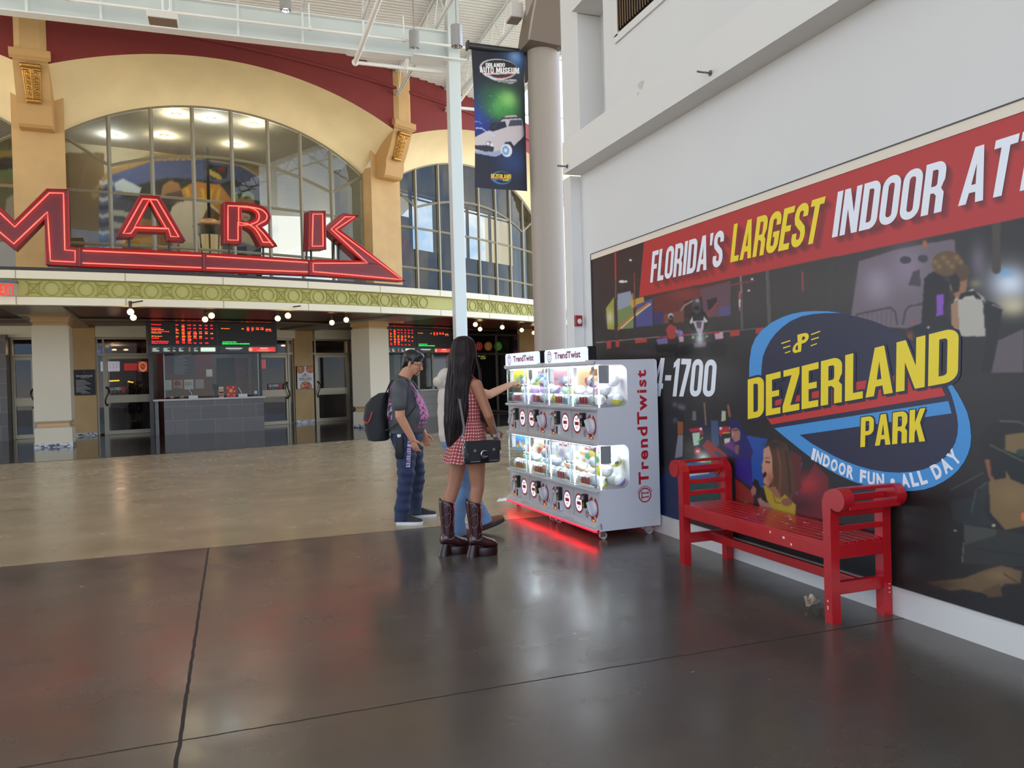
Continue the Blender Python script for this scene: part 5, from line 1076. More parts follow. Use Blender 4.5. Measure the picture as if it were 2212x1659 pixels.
def board(ph0_, ph1_, R, label):
    a, b = P(R, ph0_, 0), P(R, ph1_, 0); e1 = (b-a).normalized(); nrm = Vector((e1.y, -e1.x, 0)); W_ = (b-a).length; z0, z1 = 2.43, 3.365
    f = lambda u, v, d=0.0: a+e1*(W_*u)+nrm*d+Vector((0, 0, z0+(z1-z0)*v))
    t = thing('showtimes_board', label, 'board', tuple((a+b)/2+Vector((0, 0, z0))), group='led showtimes boards')
    def bx_(u0, u1, v0, v1, d0, d1, n_, m_):
        mb = MB(); mb.add([f(u, v, d) for d in (d0, d1) for v in (v0, v1) for u in (u0, u1)], [(0, 2, 3, 1), (4, 5, 7, 6), (0, 1, 5, 4), (2, 6, 7, 3), (0, 4, 6, 2), (1, 3, 7, 5)]); return obj(n_, mb, m_, t)
    bx_(0, 1, 0, 1, -0.18, 0, 'case', BLACKM)
    bx_(0.005, 0.515, 0.26, 0.995, 0, 0.012, 'led_panel', SCRBK); bx_(0.525, 0.995, 0.26, 0.995, 0, 0.012, 'led_panel', SCRBK)
    acc = {'r': MB(), 'o': MB(), 'g': MB()}
    def put_text(k, s, u0, v0, h, wmax=None):
        v_, fc, asp = text2d(s, 0.02); w_ = min(h*(z1-z0)*asp*1.05/W_, wmax or 9); acc[k].add([f(u0+w_*p[0], v0+h*p[1], 0.02) for p in v_], fc)
    for i, (k, ti, ra, tm) in enumerate(ROWS):
        v = 0.885-0.052*i
        if ti: put_text(k, ti, 0.03, v, 0.042, 0.165)
        if ra: put_text(k, ra, 0.205, v, 0.042, 0.03)
        for j, s in enumerate(tm.split()): put_text(k, s, 0.248+0.043*j, v, 0.042, 0.038)
    put_text('o', '3D Toy Story 5', 0.547, 0.79, 0.04, 0.12); put_text('o', 'PG', 0.71, 0.79, 0.04, 0.02)
    for j in range(4):
        put_text('r', ('850', '955', '1015', '1055')[j], 0.75+0.038*j, 0.835, 0.04, 0.03); put_text('o', ('830', '945', '1105', '1150')[j], 0.75+0.038*j, 0.785, 0.04, 0.03)
    put_text('r', '425', 0.75, 0.735, 0.04, 0.03); put_text('r', '50', 0.788, 0.735, 0.04, 0.02); put_text('o', '240 335', 0.905, 0.785, 0.04, 0.07); put_text('r', '520 1010', 0.905, 0.735, 0.04, 0.07)
    put_text('g', 'JOIN MOVIECLUB TODAY', 0.555, 0.35, 0.036, 0.16); put_text('g', 'MEMBERS SAVE 20% ON CONCESSIONS', 0.552, 0.295, 0.036, 0.25)
    for k, m_ in (('r', LEDR), ('o', LEDO), ('g', LEDG)): obj('led_text', acc[k], m_, t)
    def strip_a(c):
        c.c[:] = (16, 18, 18)
        for x0, x1 in ((0.04, 0.14), (0.20, 0.30), (0.34, 0.38), (0.43, 0.50), (0.66, 0.72)):
            for r in range(4): c.poly([(x0, 0.2+0.18*r), (x1-0.02*(r % 3), 0.2+0.18*r), (x1-0.02*(r % 3), 0.3+0.18*r), (x0, 0.3+0.18*r)], (200, 215, 205))
        c.poly([(0.76, 0.08), (0.985, 0.08), (0.985, 0.92), (0.76, 0.92)], (206, 226, 206)); c.ell(0.585, 0.8, 0.015, 0.1, (120, 170, 230)); c.ell(0.585, 0.5, 0.012, 0.1, (220, 120, 50)); c.ell(0.585, 0.25, 0.012, 0.1, (230, 200, 90))
        for x in (0.8, 0.86, 0.92): c.poly([(x, 0.3), (x+0.03, 0.3), (x+0.03, 0.5), (x, 0.5)], (140, 160, 140))
    def strip_b(c):
        c.c[:] = (20, 20, 20); c.poly([(0.52, 0.05), (1, 0.05), (1, 0.95), (0.52, 0.95)], (206, 50, 44)); c.ell(0.54, 0.5, 0.035, 0.4, (200, 150, 110))
        c.poly([(0.11, 0.58), (0.4, 0.58), (0.4, 0.82), (0.11, 0.82)], (196, 200, 196)); c.poly([(0.16, 0.38), (0.36, 0.38), (0.36, 0.46), (0.16, 0.46)], (170, 170, 170)); c.poly([(0.72, 0.6), (0.86, 0.6), (0.86, 0.85), (0.72, 0.85)], (236, 170, 160)); c.poly([(0.66, 0.3), (0.92, 0.3), (0.92, 0.4), (0.66, 0.4)], (230, 150, 140)); c.poly([(0.7, 0.15), (0.88, 0.15), (0.88, 0.22), (0.7, 0.22)], (230, 150, 140))
    pm = painted('strip_screen', 0.4, emit=1.0)
    picture('strip_screen', lambda u, v: f(0.015+0.49*u, 0.04+0.17*v, 0.015), 100, 14, strip_a, pm, t); picture('strip_screen', lambda u, v: f(0.53+0.455*u, 0.04+0.17*v, 0.015), 100, 14, strip_b, pm, t)
    return t
board(oncyl(318, 725, 19.6)[0], oncyl(598, 725, 19.6)[0], 19.6, 'black led showtimes board, its whole width in view above the left ticket counter')
pr_ = oncyl(976, 740, 19.6)[0]; board(pr_-11.2, pr_, 19.6, 'black led showtimes board partly hidden by a square column, above the backpack man')

# second booth behind the man and the woman
A2, B2 = P(19.3, pr_-10.6, 0), P(19.3, pr_-1.2, 0); ux2 = (B2-A2).normalized(); uy2 = Vector((-ux2.y, ux2.x, 0)); L2 = (B2-A2).length
def loc3(x, y, z): return A2+ux2*x+uy2*y+Vector((0, 0, z))
def slab3(mb, x0, x1, y0, y1, z0, z1): return mb.add([loc3(x, y, z) for z in (z0, z1) for y in (y0, y1) for x in (x0, x1)], [(0, 2, 3, 1), (4, 5, 7, 6), (0, 1, 5, 4), (2, 6, 7, 3), (0, 4, 6, 2), (1, 3, 7, 5)])
t = thing('ticket_counter', 'grey panelled ticket counter behind the man with the backpack', 'counter', tuple((A2+B2)/2))
mb = MB(); slab3(mb, 0, L2, 0, 0.55, 0, 1.02); obj('panelled_base', mb, mat('grey_counter_panel', (128, 122, 112), 0.3), t)
mb = MB(); [slab3(mb, 0, L2, -0.004, 0, z-0.005, z+0.005) for z in (0.25, 0.5, 0.76)]; obj('panel_joint', mb, mat('panel_joint_dark', (88, 84, 78), 0.6), t)
mb = MB(); slab3(mb, -0.1, L2+0.1, -0.1, 0.6, 1.02, 1.075); obj('worktop', mb, mat('pale_stone_top', (176, 170, 160), 0.25), t)
g = MB(); slab3(g, 0, L2, 0.3, 0.315, 1.12, 2.6); struct('window_6', g, BOOTHG)
mb = MB(); slab3(mb, 1.1, L2+0.3, 1.9, 2.0, 0, 3.3); struct('wall_booth_right', mb, LOBBY)
mb = MB(); [slab3(mb, x-0.05, x+0.05, 0.27, 0.34, 1.08, 2.6) for x in (0.05, L2*0.55, L2*0.75, L2-0.05)]; slab3(mb, L2*0.62, L2*0.72, 1.2, 1.9, 0, 3.2); struct('trim_10', mb, mat('pale_booth_post', (150, 146, 128), 0.5))
t = thing('till_screen', 'black till screen standing on the second ticket counter', 'screen', tuple(loc3(L2*0.66, 0.4, 1.075)))
mb = MB(); slab3(mb, L2*0.62, L2*0.72, 0.4, 0.43, 1.15, 1.48); slab3(mb, L2*0.66, L2*0.68, 0.41, 0.44, 1.075, 1.2); obj('screen', mb, BLACKM, t)

# ---- dark shop front at the right, beyond the marquee
A4, B4 = Vector((8.2, 33.0, 0)), Vector(tuple(onz(1122, 891, 0))); e4 = (B4-A4).normalized(); n4 = Vector((e4.y, -e4.x, 0)); L4 = (B4-A4).length
def sf(px, py, d=0.0):
    dd = Vector(tuple(ray(px, py))); o = Vector((0, 0, EYE)); tt_ = ((A4-o).dot(n4))/(dd.dot(n4)); return o+dd*tt_+n4*d
mb = MB(); mb.add([A4-e4*3, A4+e4*(L4+0.0), A4+e4*L4+Vector((0, 0, 3.37)), A4-e4*3+Vector((0, 0, 3.37))], [(0, 1, 2, 3)]); shop = struct('window_7', mb, mat('dark_shop_glass', (26, 24, 24), 0.06, spec=0.5))
mb = MB(); mb.add([A4+e4*L4, A4+e4*(L4+4), A4+e4*(L4+4)+Vector((0, 0, 3.37)), A4+e4*L4+Vector((0, 0, 3.37))], [(0, 1, 2, 3)]); struct('wall_shop', mb, TAN)
fr = MB()
for p, q in (((1072, 722), (1077, 888)), ((1002, 764), (1121, 765)), ((1004, 722), (1120, 724)), ((1120, 722), (1123, 890)), ((1004, 846), (1122, 852)), ((1004, 884), (1123, 891))): fr.cyl(sf(*p, 0.03), sf(*q, 0.03), 0.045, n=4)
obj('window_frame', fr, mat('shop_frame', (92, 78, 62), 0.5), shop)
t = thing('shop_sign', 'coloured disc letters on the dark shop front above the woman', 'sign', tuple(sf(1056, 760)))
for px, ch, cc, c2 in ((1014, 'A', (150, 60, 120), (220, 190, 210)), (1036, 'D', (168, 48, 52), (214, 150, 140)), (1056, 'I', (168, 108, 36), (226, 180, 110)), (1077.5, 'O', (74, 134, 44), (160, 200, 110))):
    mb = MB(); mb.flat([(8.4*math.cos(q), 9.4*math.sin(q)) for q in np.linspace(0, 2*PI, 25)[:-1]], lambda u, v: sf(px+u, 748-v, 0.05)); d_ = obj('disc', mb, mat('disc_%s' % ch, cc, 0.5, emit=0.15), t)
    mb = MB(); text_fn(mb, ch, lambda u, v: sf(px-3+6*u, 753-10*v, 0.07)); obj('disc_letter', mb, mat('disc_ink_%s' % ch, c2, 0.5), d_)
mb = MB(); text_fn(mb, "'S", lambda u, v: sf(1034+17*u, 776-8*v, 0.05), 0.03); obj('lettering', mb, mat('sign_lime', (176, 180, 92), 0.5, emit=0.2), t)

# wall notices beside the doors
t = thing('wall_notice', 'black house rules notice on the tan pillar between the beige column and the glass door', 'notice', tuple(P(RD+0.14, dphi(182), 1.1)))
h0, zt = oncyl(157.5, 799, RD+0.14); h1, zb = oncyl(207, 853, RD+0.14); hf = lambda u, v, d=0.0: P(RD+0.135+d, h0+(h1-h0)*u, zb+(zt-zb)*v)
mb = MB(); mb.prism([(0, 0), (1, 0), (1, 1), (0, 1)], hf, 0.0, 0.02); obj('board', mb, mat('notice_black', (22, 18, 18), 0.5), t)
mb = MB(); text_fn(mb, 'THE HOUSE RULES', lambda u, v: hf(0.12+0.76*u, 0.715+0.075*v, 0.024), 0.03); text_fn(mb, 'THEATRE POLICIES', lambda u, v: hf(0.32+0.4*u, 0.665+0.035*v, 0.024), 0.02)
for k in range(10): z = 0.58-0.05*k; mb.add([hf(0.12, z, 0.024), hf(0.12+0.68*(0.6+0.4*((k*5) % 4)/3), z, 0.024), hf(0.12+0.68*(0.6+0.4*((k*5) % 4)/3), z+0.018, 0.024), hf(0.12, z+0.018, 0.024)], [(0, 1, 2, 3)])
text_fn(mb, 'YOURMOVIECHOICE', lambda u, v: hf(0.32+0.42*u, 0.07+0.03*v, 0.024), 0.02); obj('lettering', mb, mat('notice_ink', (196, 190, 186), 0.6), t)
mb = MB(); mb.flat([(0.5+0.035*math.cos(q), 0.9+0.03*math.sin(q)) for q in np.linspace(0, 2*PI, 8)[:-1]], lambda u, v: hf(u, v, 0.024)); obj('emblem', mb, INKR, t)
t = thing('wall_poster', 'white pizza poster on the tan pillar left of the plain glass door', 'poster', tuple(P(RD+0.14, dphi(658), 1.2)))
h0b, ztb = oncyl(640, 792, RD+0.14); h1b, zbb = oncyl(676, 839, RD+0.14); pf = lambda u, v, d=0.0: P(RD+0.135+d, h0b+(h1b-h0b)*u, zbb+(ztb-zbb)*v)
mb = MB(); mb.prism([(-0.03, -0.02), (1.03, -0.02), (1.03, 1.02), (-0.03, 1.02)], pf, 0.0, 0.015); obj('frame', mb, mat('poster_frame', (54, 38, 34), 0.5), t)
def paint_pizza(c):
    c.c[:] = (228, 224, 220)
    for x, y, r in ((0.18, 0.88, 0.3), (0.85, 0.88, 0.28), (0.53, 0.1, 0.36)):
        c.ell(x, y, r, r*0.62, (150, 70, 46)); c.ell(x, y, r*0.88, r*0.54, (214, 164, 110))
        for k in range(26):
            a, q = rng.uniform(0, 6.28), r*0.8*math.sqrt(rng.uniform(0, 1)); c.ell(x+q*math.cos(a), y+q*0.62*math.sin(a), 0.045, 0.03, (176, 50, 40) if y < 0.5 else (rng.choice([150, 190, 226]), 110, 80))
    c.poly([(0.38, 0.63), (0.5, 0.69), (0.62, 0.63), (0.6, 0.615), (0.4, 0.615)], (196, 40, 44))
picture('print', lambda u, v: pf(u, v, 0.05), 50, 70, paint_pizza, painted('poster_print', 0.6), t)
mb = MB()
for s, u0, u1, v0, v1 in (('Pizza Hut', 0.28, 0.72, 0.55, 0.60), ('GRAB A BITE.', 0.10, 0.9, 0.43, 0.50), ('THEN GRAB A SEAT.', 0.12, 0.88, 0.365, 0.41)): text_fn(mb, s, lambda u, v: pf(u0+(u1-u0)*u, v0+(v1-v0)*v, 0.058), 0.02)
obj('lettering', mb, mat('poster_ink', (64, 50, 48), 0.6), t)

# ================================================================== CAPSULE TOY MACHINES
MW = mat('machine_white', (204, 204, 209), 0.28, coat=0.3); MLIP = mat('machine_lip', (198, 196, 198), 0.3); CLEAR = glass('clear_acrylic', (253, 254, 254), 0.9)
MEDGE = mat('acrylic_edge', (206, 226, 226), 0.15); MRED = mat('machine_red_print', (176, 26, 38), 0.4); LEDW = glow('machine_led', (226, 240, 255), 6.0); LEDS = glow('machine_red_led', (255, 20, 34), 9.0)
CARDBK = mat('card_back_grey', (150, 150, 152), 0.5); OVAL = mat('oval_button', (236, 240, 250), 0.3, emit=0.75); KNOB = mat('knob_grey', (204, 204, 208), 0.3); MBLK = mat('coin_black', (18, 18, 20), 0.35); SILV = mat('bright_steel', (190, 190, 195), 0.25, metal=0.95)
SIGNF = mat('header_face', (214, 230, 250), 0.3, emit=0.72); PURP = mat('header_ink', (150, 36, 76), 0.4); AMBER = glow('amber_digits', (255, 120, 30), 2.5); RUB = mat('caster_rubber', (176, 168, 158), 0.5)
MO = Vector((3.05, 6.27, 0)); MRZ = math.radians(2.87); MWD, MDP = 1.04, 0.635
TIERS = ((0.455, 0.85), (1.195, 1.575))
def mm(y0): return Matrix.Translation(MO) @ Matrix.Rotation(MRZ, 4, 'Z') @ Matrix.Translation(Vector((0, y0, 0)))
def logo(mb, fn, w=0.16):
    """wreathed ring with a double-stemmed glyph, fn(u, v) for u, v in -1..1"""
    n_ = 28; o = []
    for r0, r1 in ((1.0, 0.84),):
        ring_o = [fn(r0*math.cos(q), r0*math.sin(q)) for q in np.linspace(0, 2*PI, n_+1)]; ring_i = [fn(r1*math.cos(q), r1*math.sin(q)) for q in np.linspace(0, 2*PI, n_+1)]
        for k in range(n_): mb.add([ring_o[k], ring_o[k+1], ring_i[k+1], ring_i[k]], [(0, 1, 2, 3)])
    for x0, x1, y0, y1 in ((-0.5, 0.5, 0.42, 0.56), (-0.34, -0.20, -0.5, 0.45), (0.20, 0.34, -0.5, 0.45), (-0.44, -0.1, -0.58, -0.48), (0.1, 0.44, -0.58, -0.48), (-0.5, -0.42, 0.3, 0.5), (0.42, 0.5, 0.3, 0.5)):
        mb.add([fn(x0, y0), fn(x1, y0), fn(x1, y1), fn(x0, y1)], [(0, 1, 2, 3)])
    return mb
PALS = [((232, 214, 60), (96, 190, 190), (240, 150, 170), (70, 150, 70)), ((226, 232, 238), (80, 150, 210), (90, 170, 90), (236, 214, 80)), ((236, 176, 186), (244, 232, 224), (150, 200, 236), (226, 120, 140)), ((240, 206, 150), (206, 50, 44), (150, 96, 56), (250, 240, 226)),
        ((80, 160, 220), (206, 60, 50), (246, 190, 60), (236, 236, 236)), ((244, 240, 232), (206, 60, 70), (236, 196, 110), (90, 90, 96)), ((238, 242, 246), (200, 210, 226), (220, 224, 170), (190, 180, 210)), ((240, 244, 246), (90, 170, 130), (240, 170, 60), (240, 214, 70))]
def machine(name, y0, label, near, cards):
    t = thing(name, label, 'vending machine', tuple(mm(y0) @ Vector((MDP/2, MWD/2, 0))), MRZ, 'capsule machines by the mural'); X = mm(y0)
    W = lambda x, y, z: X @ Vector((x, y, z))
    def B(mb, x0, x1, y0_, y1, z0, z1): return mb.add([W(x, y, z) for z in (z0, z1) for y in (y0_, y1) for x in (x0, x1)], [(0, 2, 3, 1), (4, 5, 7, 6), (0, 1, 5, 4), (2, 6, 7, 3), (0, 4, 6, 2), (1, 3, 7, 5)])
    mb = MB()
    B(mb, 0.01, MDP, 0.012, MWD-0.012, 0.10, 0.435); B(mb, 0.01, MDP, 0.012, MWD-0.012, 0.875, 1.175); B(mb, 0.325, MDP, 0.012, MWD-0.012, 0.10, 1.60); B(mb, -0.0, MDP, 0.012, MWD-0.012, 1.59, 1.615)
    obj('body', mb, MW, t)
    def rc(cx, cz, r, a0, a1, n_=6): return [(cx+r*math.cos(a), cz+r*math.sin(a)) for a in np.linspace(a0, a1, n_)]
    side = [(0.0, 0.085), (MDP, 0.085), (MDP, 1.60), (MDP-0.02, 1.62), (-0.02, 1.62), (-0.02, 1.585)]
    for z0, z1 in TIERS[::-1]: side += [(0.09, z1)]+rc(0.255, z1-0.06, 0.06, PI/2, 0)+rc(0.255, z0+0.06, 0.06, 0, -PI/2)+[(0.0, z0-0.005), (0.0, 0.86 if z0 > 1 else 0.085)]
    for yy in (0.0, MWD-0.012):
        mb = MB(); mb.prism(side[:-1], lambda u, v, d: W(u, yy+d, v), 0, 0.012); s_ = obj('side_panel', mb, MW, t)
        if near and yy == 0.0:
            mb = MB(); text_fn(mb, 'TrendTwist', lambda u, v: W(0.518-0.108*v, -0.0015, 0.475+1.045*u), 0.03, spacing=1.22); obj('side_lettering', mb, MRED, s_)
            mb = MB(); logo(mb, lambda u, v: W(0.472-0.068*v, -0.0015, 0.375+0.068*u))
            for k in range(16):
                a = 0.35+k*0.155; mb.flat([(math.cos(a)*1.10, math.sin(a)*1.10), (math.cos(a+0.12)*1.34, math.sin(a+0.12)*1.34), (math.cos(a+0.14)*1.12, math.sin(a+0.14)*1.12)], lambda u, v: W(0.472-0.068*u*0-0.068*u*0.0-0.068*(u*0)+0.068*(-0.0)+0.068*(u), -0.0015, 0.375+0.068*v))
            obj('side_emblem', mb, MRED, s_)
            mb = MB(); mb.tube([W(0.60-0.04+0.028*math.cos(q), -0.001, 0.165+0.028*math.sin(q)) for q in np.linspace(0, 2*PI, 20)[:-1]], 0.002, 4, closed=True); obj('cap_ring', mb, MLIP, s_)
        for z0, z1 in TIERS:
            mb = MB(); B(mb, 0.0, 0.325, yy+0.004, yy+0.007, z0, z1); obj('side_window', mb, CLEAR, t)
            mb = MB(); B(mb, 0.03, 0.135, yy+0.012, yy+0.015, z1-0.165, z1-0.005); obj('side_card', mb, CARDBK, t)
    mb = MB()
    for z0, z1 in ((0.43, 0.458), (0.852, 0.88), (1.168, 1.198), (1.575, 1.622)):
        bm = bmesh.new(); bmesh.ops.create_cube(bm, size=1)
        for v in bm.verts: v.co = Vector((-0.02+v.co.x*0.05, MWD/2+v.co.y*MWD, (z0+z1)/2+v.co.z*(z1-z0)))
        bmesh.ops.bevel(bm, geom=list(bm.edges), offset=0.01, segments=2, affect='EDGES'); mb.bm(bm, X); bm.free()
    mb.prism([(-0.055, 0.10), (-0.055, 0.125), (0.0, 0.155), (0.02, 0.155), (0.02, 0.10)], lambda u, v, d: W(u, d, v), 0, MWD)
    obj('front_ledge', mb, MLIP, t)
    mb = MB(); B(mb, -0.056, -0.03, 0.0, MWD, 0.083, 0.1); obj('red_light_strip', mb, LEDS, t)
    for z0, z1 in TIERS:
        mb = MB(); B(mb, 0.012, 0.03, 0.05, MWD-0.05, z1-0.016, z1-0.004); B(mb, 0.012, 0.022, 0.50, 0.515, z0, z1); B(mb, 0.03, 0.04, 0.02, 0.03, z0, z1); obj('white_light_strip', mb, LEDW, t)
        ld = bpy.data.lights.new('tier_lamp', 'AREA'); ld.shape = 'RECTANGLE'; ld.size = 0.10; ld.size_y = 0.9; ld.energy = 9.0; ld.color = (0.88, 0.95, 1.0); lo = bpy.data.objects.new('tier_lamp_glow', ld); COL.objects.link(lo); lo.matrix_world = X @ Matrix.Translation(Vector((0.09, 0.52, z1-0.004)))
        mb = MB(); B(mb, 0.0, 0.325, 0.5, 0.506, z0, z1); obj('divider', mb, CLEAR, t)
        for ci, (ya, yb) in enumerate(((0.025, 0.505), (0.535, 1.015))):
            d = MB(); B(d, -0.018, -0.012, ya, yb, z0+0.012, z1-0.008); dr = obj('display_door', d, CLEAR, t)
            e_ = MB()
            for q0, q1, w0, w1 in ((ya, ya+0.006, z0+0.012, z1-0.008), (yb-0.006, yb, z0+0.012, z1-0.008), (ya, yb, z0+0.012, z0+0.02), (ya, yb, z1-0.014, z1-0.008)): B(e_, -0.021, -0.010, q0, q1, w0, w1)
            obj('door_edge', e_, MEDGE, dr)
            hb = MB()
            for zc in (z0+0.035, z1-0.035): B(hb, -0.024, -0.008, (ya if ci == 0 else yb-0.025), (ya+0.025 if ci == 0 else yb), zc-0.018, zc+0.018)
            obj('hinge', hb, CARDBK, dr)
            lk = MB(); yl = yb-0.03 if ci == 0 else ya+0.03; lk.cyl(W(-0.035, yl, (z0+z1)/2+0.01), W(-0.008, yl, (z0+z1)/2+0.01), 0.013, n=12); obj('lock', lk, SILV, dr, 40)
            # printed card and tray with price tags
            pal = cards[(0 if z0 < 1 else 2)+ci]
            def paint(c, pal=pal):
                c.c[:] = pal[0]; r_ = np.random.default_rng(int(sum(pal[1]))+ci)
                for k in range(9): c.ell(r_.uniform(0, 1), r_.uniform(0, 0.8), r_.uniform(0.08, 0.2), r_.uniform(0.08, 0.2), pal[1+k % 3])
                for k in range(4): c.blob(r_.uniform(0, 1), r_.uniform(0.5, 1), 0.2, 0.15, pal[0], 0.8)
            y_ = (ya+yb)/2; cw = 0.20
            picture('display_card', lambda u, v: W(0.05, y_+cw-2*cw*u, z1-0.185+0.17*v), 30, 24, paint, painted('card_print_glow', 0.4, emit=0.4), t)  # cards are no lamps: emission stands in for LED light falling on them
            tr = MB(); B(tr, 0.0, 0.004, ya+0.02, yb-0.02, z0+0.02, z0+0.115); tr2 = obj('tray', tr, CLEAR, t)
            te = MB(); te.tube([W(0.0, ya+0.03, z0+0.01), W(0.0, ya+0.03, z0+0.10), W(0.0, ya+0.06, z0+0.118), W(0.0, yb-0.03, z0+0.118)], 0.003, 5); obj('tray_edge', te, MEDGE, tr2)
            pt = MB()
            for k in range(3): B(pt, -0.004, -0.001, y_-0.085+0.055*k, y_-0.045+0.055*k, z0+0.03, z0+0.09)
            obj('price_tag', pt, MRED, tr2)
    # reversed lettering on two of the cards
    for (z1, ya, yb, s) in ((0.85, 0.06, 0.4, 'TrendTwist'), (0.85, 0.62, 0.94, 'TrendTwist')) if near else ((1.575, 0.10, 0.36, 'TrendTwist'),):
        mb = MB(); text_fn(mb, s, lambda u, v: W(0.045, ya+0.05+(yb-ya-0.1)*u, z1-0.06+0.035*v), 0.03); logo(mb, lambda u, v: W(0.045, ya+0.015+0.022*u, z1-0.043+0.03*v)); obj('card_lettering', mb, MRED, t)
    # control panels
    for zp in (0.285, 1.035):
        for ci in (0, 1):
            sgn = 1 if ci == 0 else -1; yk, yc, yo = (0.135, 0.262, 0.408) if ci == 0 else (0.925, 0.80, 0.652)
            rg = MB(); n_ = 30; ro, ri = 0.093, 0.074
            for k in range(n_):
                if k in (7, 8, 20, 21): continue
                q0, q1 = 2*PI*k/n_, 2*PI*(k+1)/n_; rg.add([W(0.007, yk+ro*math.cos(q0), zp-0.01+ro*1.12*math.sin(q0)), W(0.007, yk+ro*math.cos(q1), zp-0.01+ro*1.12*math.sin(q1)), W(0.007, yk+ri*math.cos(q1), zp-0.01+ri*math.sin(q1)), W(0.007, yk+ri*math.cos(q0), zp-0.01+ri*math.sin(q0))], [(0, 1, 2, 3)])
            obj('knob_ring', rg, MRED, t)
            kb = MB(); RM = X @ Matrix.Translation(Vector((0.01, yk, zp-0.01))) @ Matrix.Rotation(-PI/2, 4, 'Y')
            kb.loft([[RM @ Vector((r*math.cos(q), r*math.sin(q), h)) for q in np.linspace(0, 2*PI, 25)[:-1]] for r, h in ((0.072, 0), (0.072, 0.02), (0.064, 0.032), (0.03, 0.036))])
            R2 = Matrix.Rotation(0.5*sgn, 4, 'Z'); bm = bmesh.new(); bmesh.ops.create_cube(bm, size=1)
            for v in bm.verts: v.co = Vector((v.co.x*0.13, v.co.y*0.026, 0.045+v.co.z*0.03))
            bmesh.ops.bevel(bm, geom=list(bm.edges), offset=0.008, segments=2, affect='EDGES'); kb.bm(bm, RM @ R2); bm.free()
            kk = obj('turn_knob', kb, KNOB, t, 35)
            km = MB(); km.bm(bmesh_box(), RM @ R2 @ Matrix.Translation(Vector((-0.045, 0, 0.0615))) @ Matrix.Diagonal(Vector((0.04, 0.006, 0.002, 1)))); obj('knob_mark', km, MRED, kk)
            cm = MB(); B(cm, -0.03, 0.012, yc-0.028, yc+0.028, zp-0.02, zp+0.105); cc = obj('coin_mechanism', cm, MBLK, t)
            sl = MB(); sl.prism([(-0.055, zp+0.075), (-0.03, zp+0.09), (-0.03, zp+0.06), (-0.052, zp+0.055)], lambda u, v, d: W(u, yc+d, v), -0.02, 0.02); obj('coin_chute', sl, SILV, cc)
            lb = MB(); B(lb, -0.032, -0.03, yc-0.018, yc+0.018, zp-0.012, zp+0.012); B(lb, -0.032, -0.03, yc-0.018, yc+0.018, zp+0.02, zp+0.028); obj('coin_label', lb, mat('label_olive', (150, 140, 40), 0.5), cc)
            if ci == 1: pr = MB(); B(pr, -0.02, 0.012, yc-0.03, yc+0.03, zp-0.125, zp-0.03); p2 = obj('ticket_printer', pr, KNOB, t); pr = MB(); B(pr, -0.023, -0.02, yc-0.022, yc+0.008, zp-0.115, zp-0.045); obj('printer_window', pr, MBLK, p2)
            else: pr = MB(); logo(pr, lambda u, v: W(0.006, yc-0.024*u, zp-0.085+0.032*v)); obj('panel_emblem', pr, MRED, t)
            dg_ = MB(); B(dg_, 0.002, 0.008, yk-0.03, yk+0.03, zp-0.128, zp-0.108); dd = obj('counter_display', dg_, MBLK, t); dg_ = MB(); B(dg_, 0.0, 0.003, yk-0.028, yk+0.008, zp-0.124, zp-0.112); obj('counter_digits', dg_, AMBER, dd)
            ov = MB(); ov.flat([(0.068*math.cos(q), 0.076*math.sin(q)) for q in np.linspace(0, 2*PI, 29)[:-1]], lambda u, v: W(0.004, yo+u, zp+v)); ob_ = obj('oval_button', ov, OVAL, t)
            ov = MB()
            for k in range(28):
                q0, q1 = 2*PI*k/28, 2*PI*(k+1)/28; ov.add([W(0.003, yo+r*math.cos(q), zp+r*1.12*math.sin(q)) for r, q in ((0.082, q0), (0.082, q1), (0.067, q1), (0.067, q0))], [(0, 1, 2, 3)])
            B(ov, 0.001, 0.003, yo-0.038, yo+0.038, zp-0.016, zp+0.016); obj('button_ring', ov, MRED, ob_)
            ov = MB(); text_fn(ov, 'PUSH', lambda u, v: W(0.002, yo+0.03-0.06*u, zp+0.03+0.022*v), 0.03); text_fn(ov, 'OUT', lambda u, v: W(0.002, yo+0.025-0.05*u, zp-0.05+0.022*v), 0.03); obj('button_lettering', ov, mat('machine_pink_print', (206, 90, 104), 0.4), ob_)
    mb = MB()
    for z0, z1 in ((0.105, 0.43), (0.88, 1.168)): B(mb, 0.006, 0.0085, 0.519, 0.522, z0, z1)
    obj('panel_gap', mb, CARDBK, t)
    mb = MB(); text_fn(mb, 'TrendTwist', lambda u, v: W(-0.045, 0.62-0.2*u, 0.125+0.016*v), 0.0, shear=0.3); obj('ledge_lettering', mb, MRED, t)
    # header sign
    sg_ = MB(); bm = bmesh.new(); bmesh.ops.create_cube(bm, size=1)
    for v in bm.verts: v.co = Vector((-0.022+v.co.x*0.03, 0.565+v.co.y*0.87, 1.675+v.co.z*0.142))
    bmesh.ops.bevel(bm, geom=[e for e in bm.edges if abs((e.verts[0].co-e.verts[1].co).x) > 0.02], offset=0.016, segments=3, affect='EDGES'); sg_.bm(bm, X); bm.free()
    hs = obj('header_sign', sg_, SIGNF, t)
    hb = MB(); B(hb, -0.006, 0.075, 0.125, 1.005, 1.615, 1.75); obj('header_box', hb, MBLK, hs)
    hl = MB(); text_fn(hl, 'TrendTwist', lambda u, v: W(-0.039, 0.77-0.55*u, 1.650+0.066*v), 0.03); logo(hl, lambda u, v: W(-0.039, 0.885-0.052*u, 1.676+0.056*v)); obj('header_lettering', hl, PURP, hs)
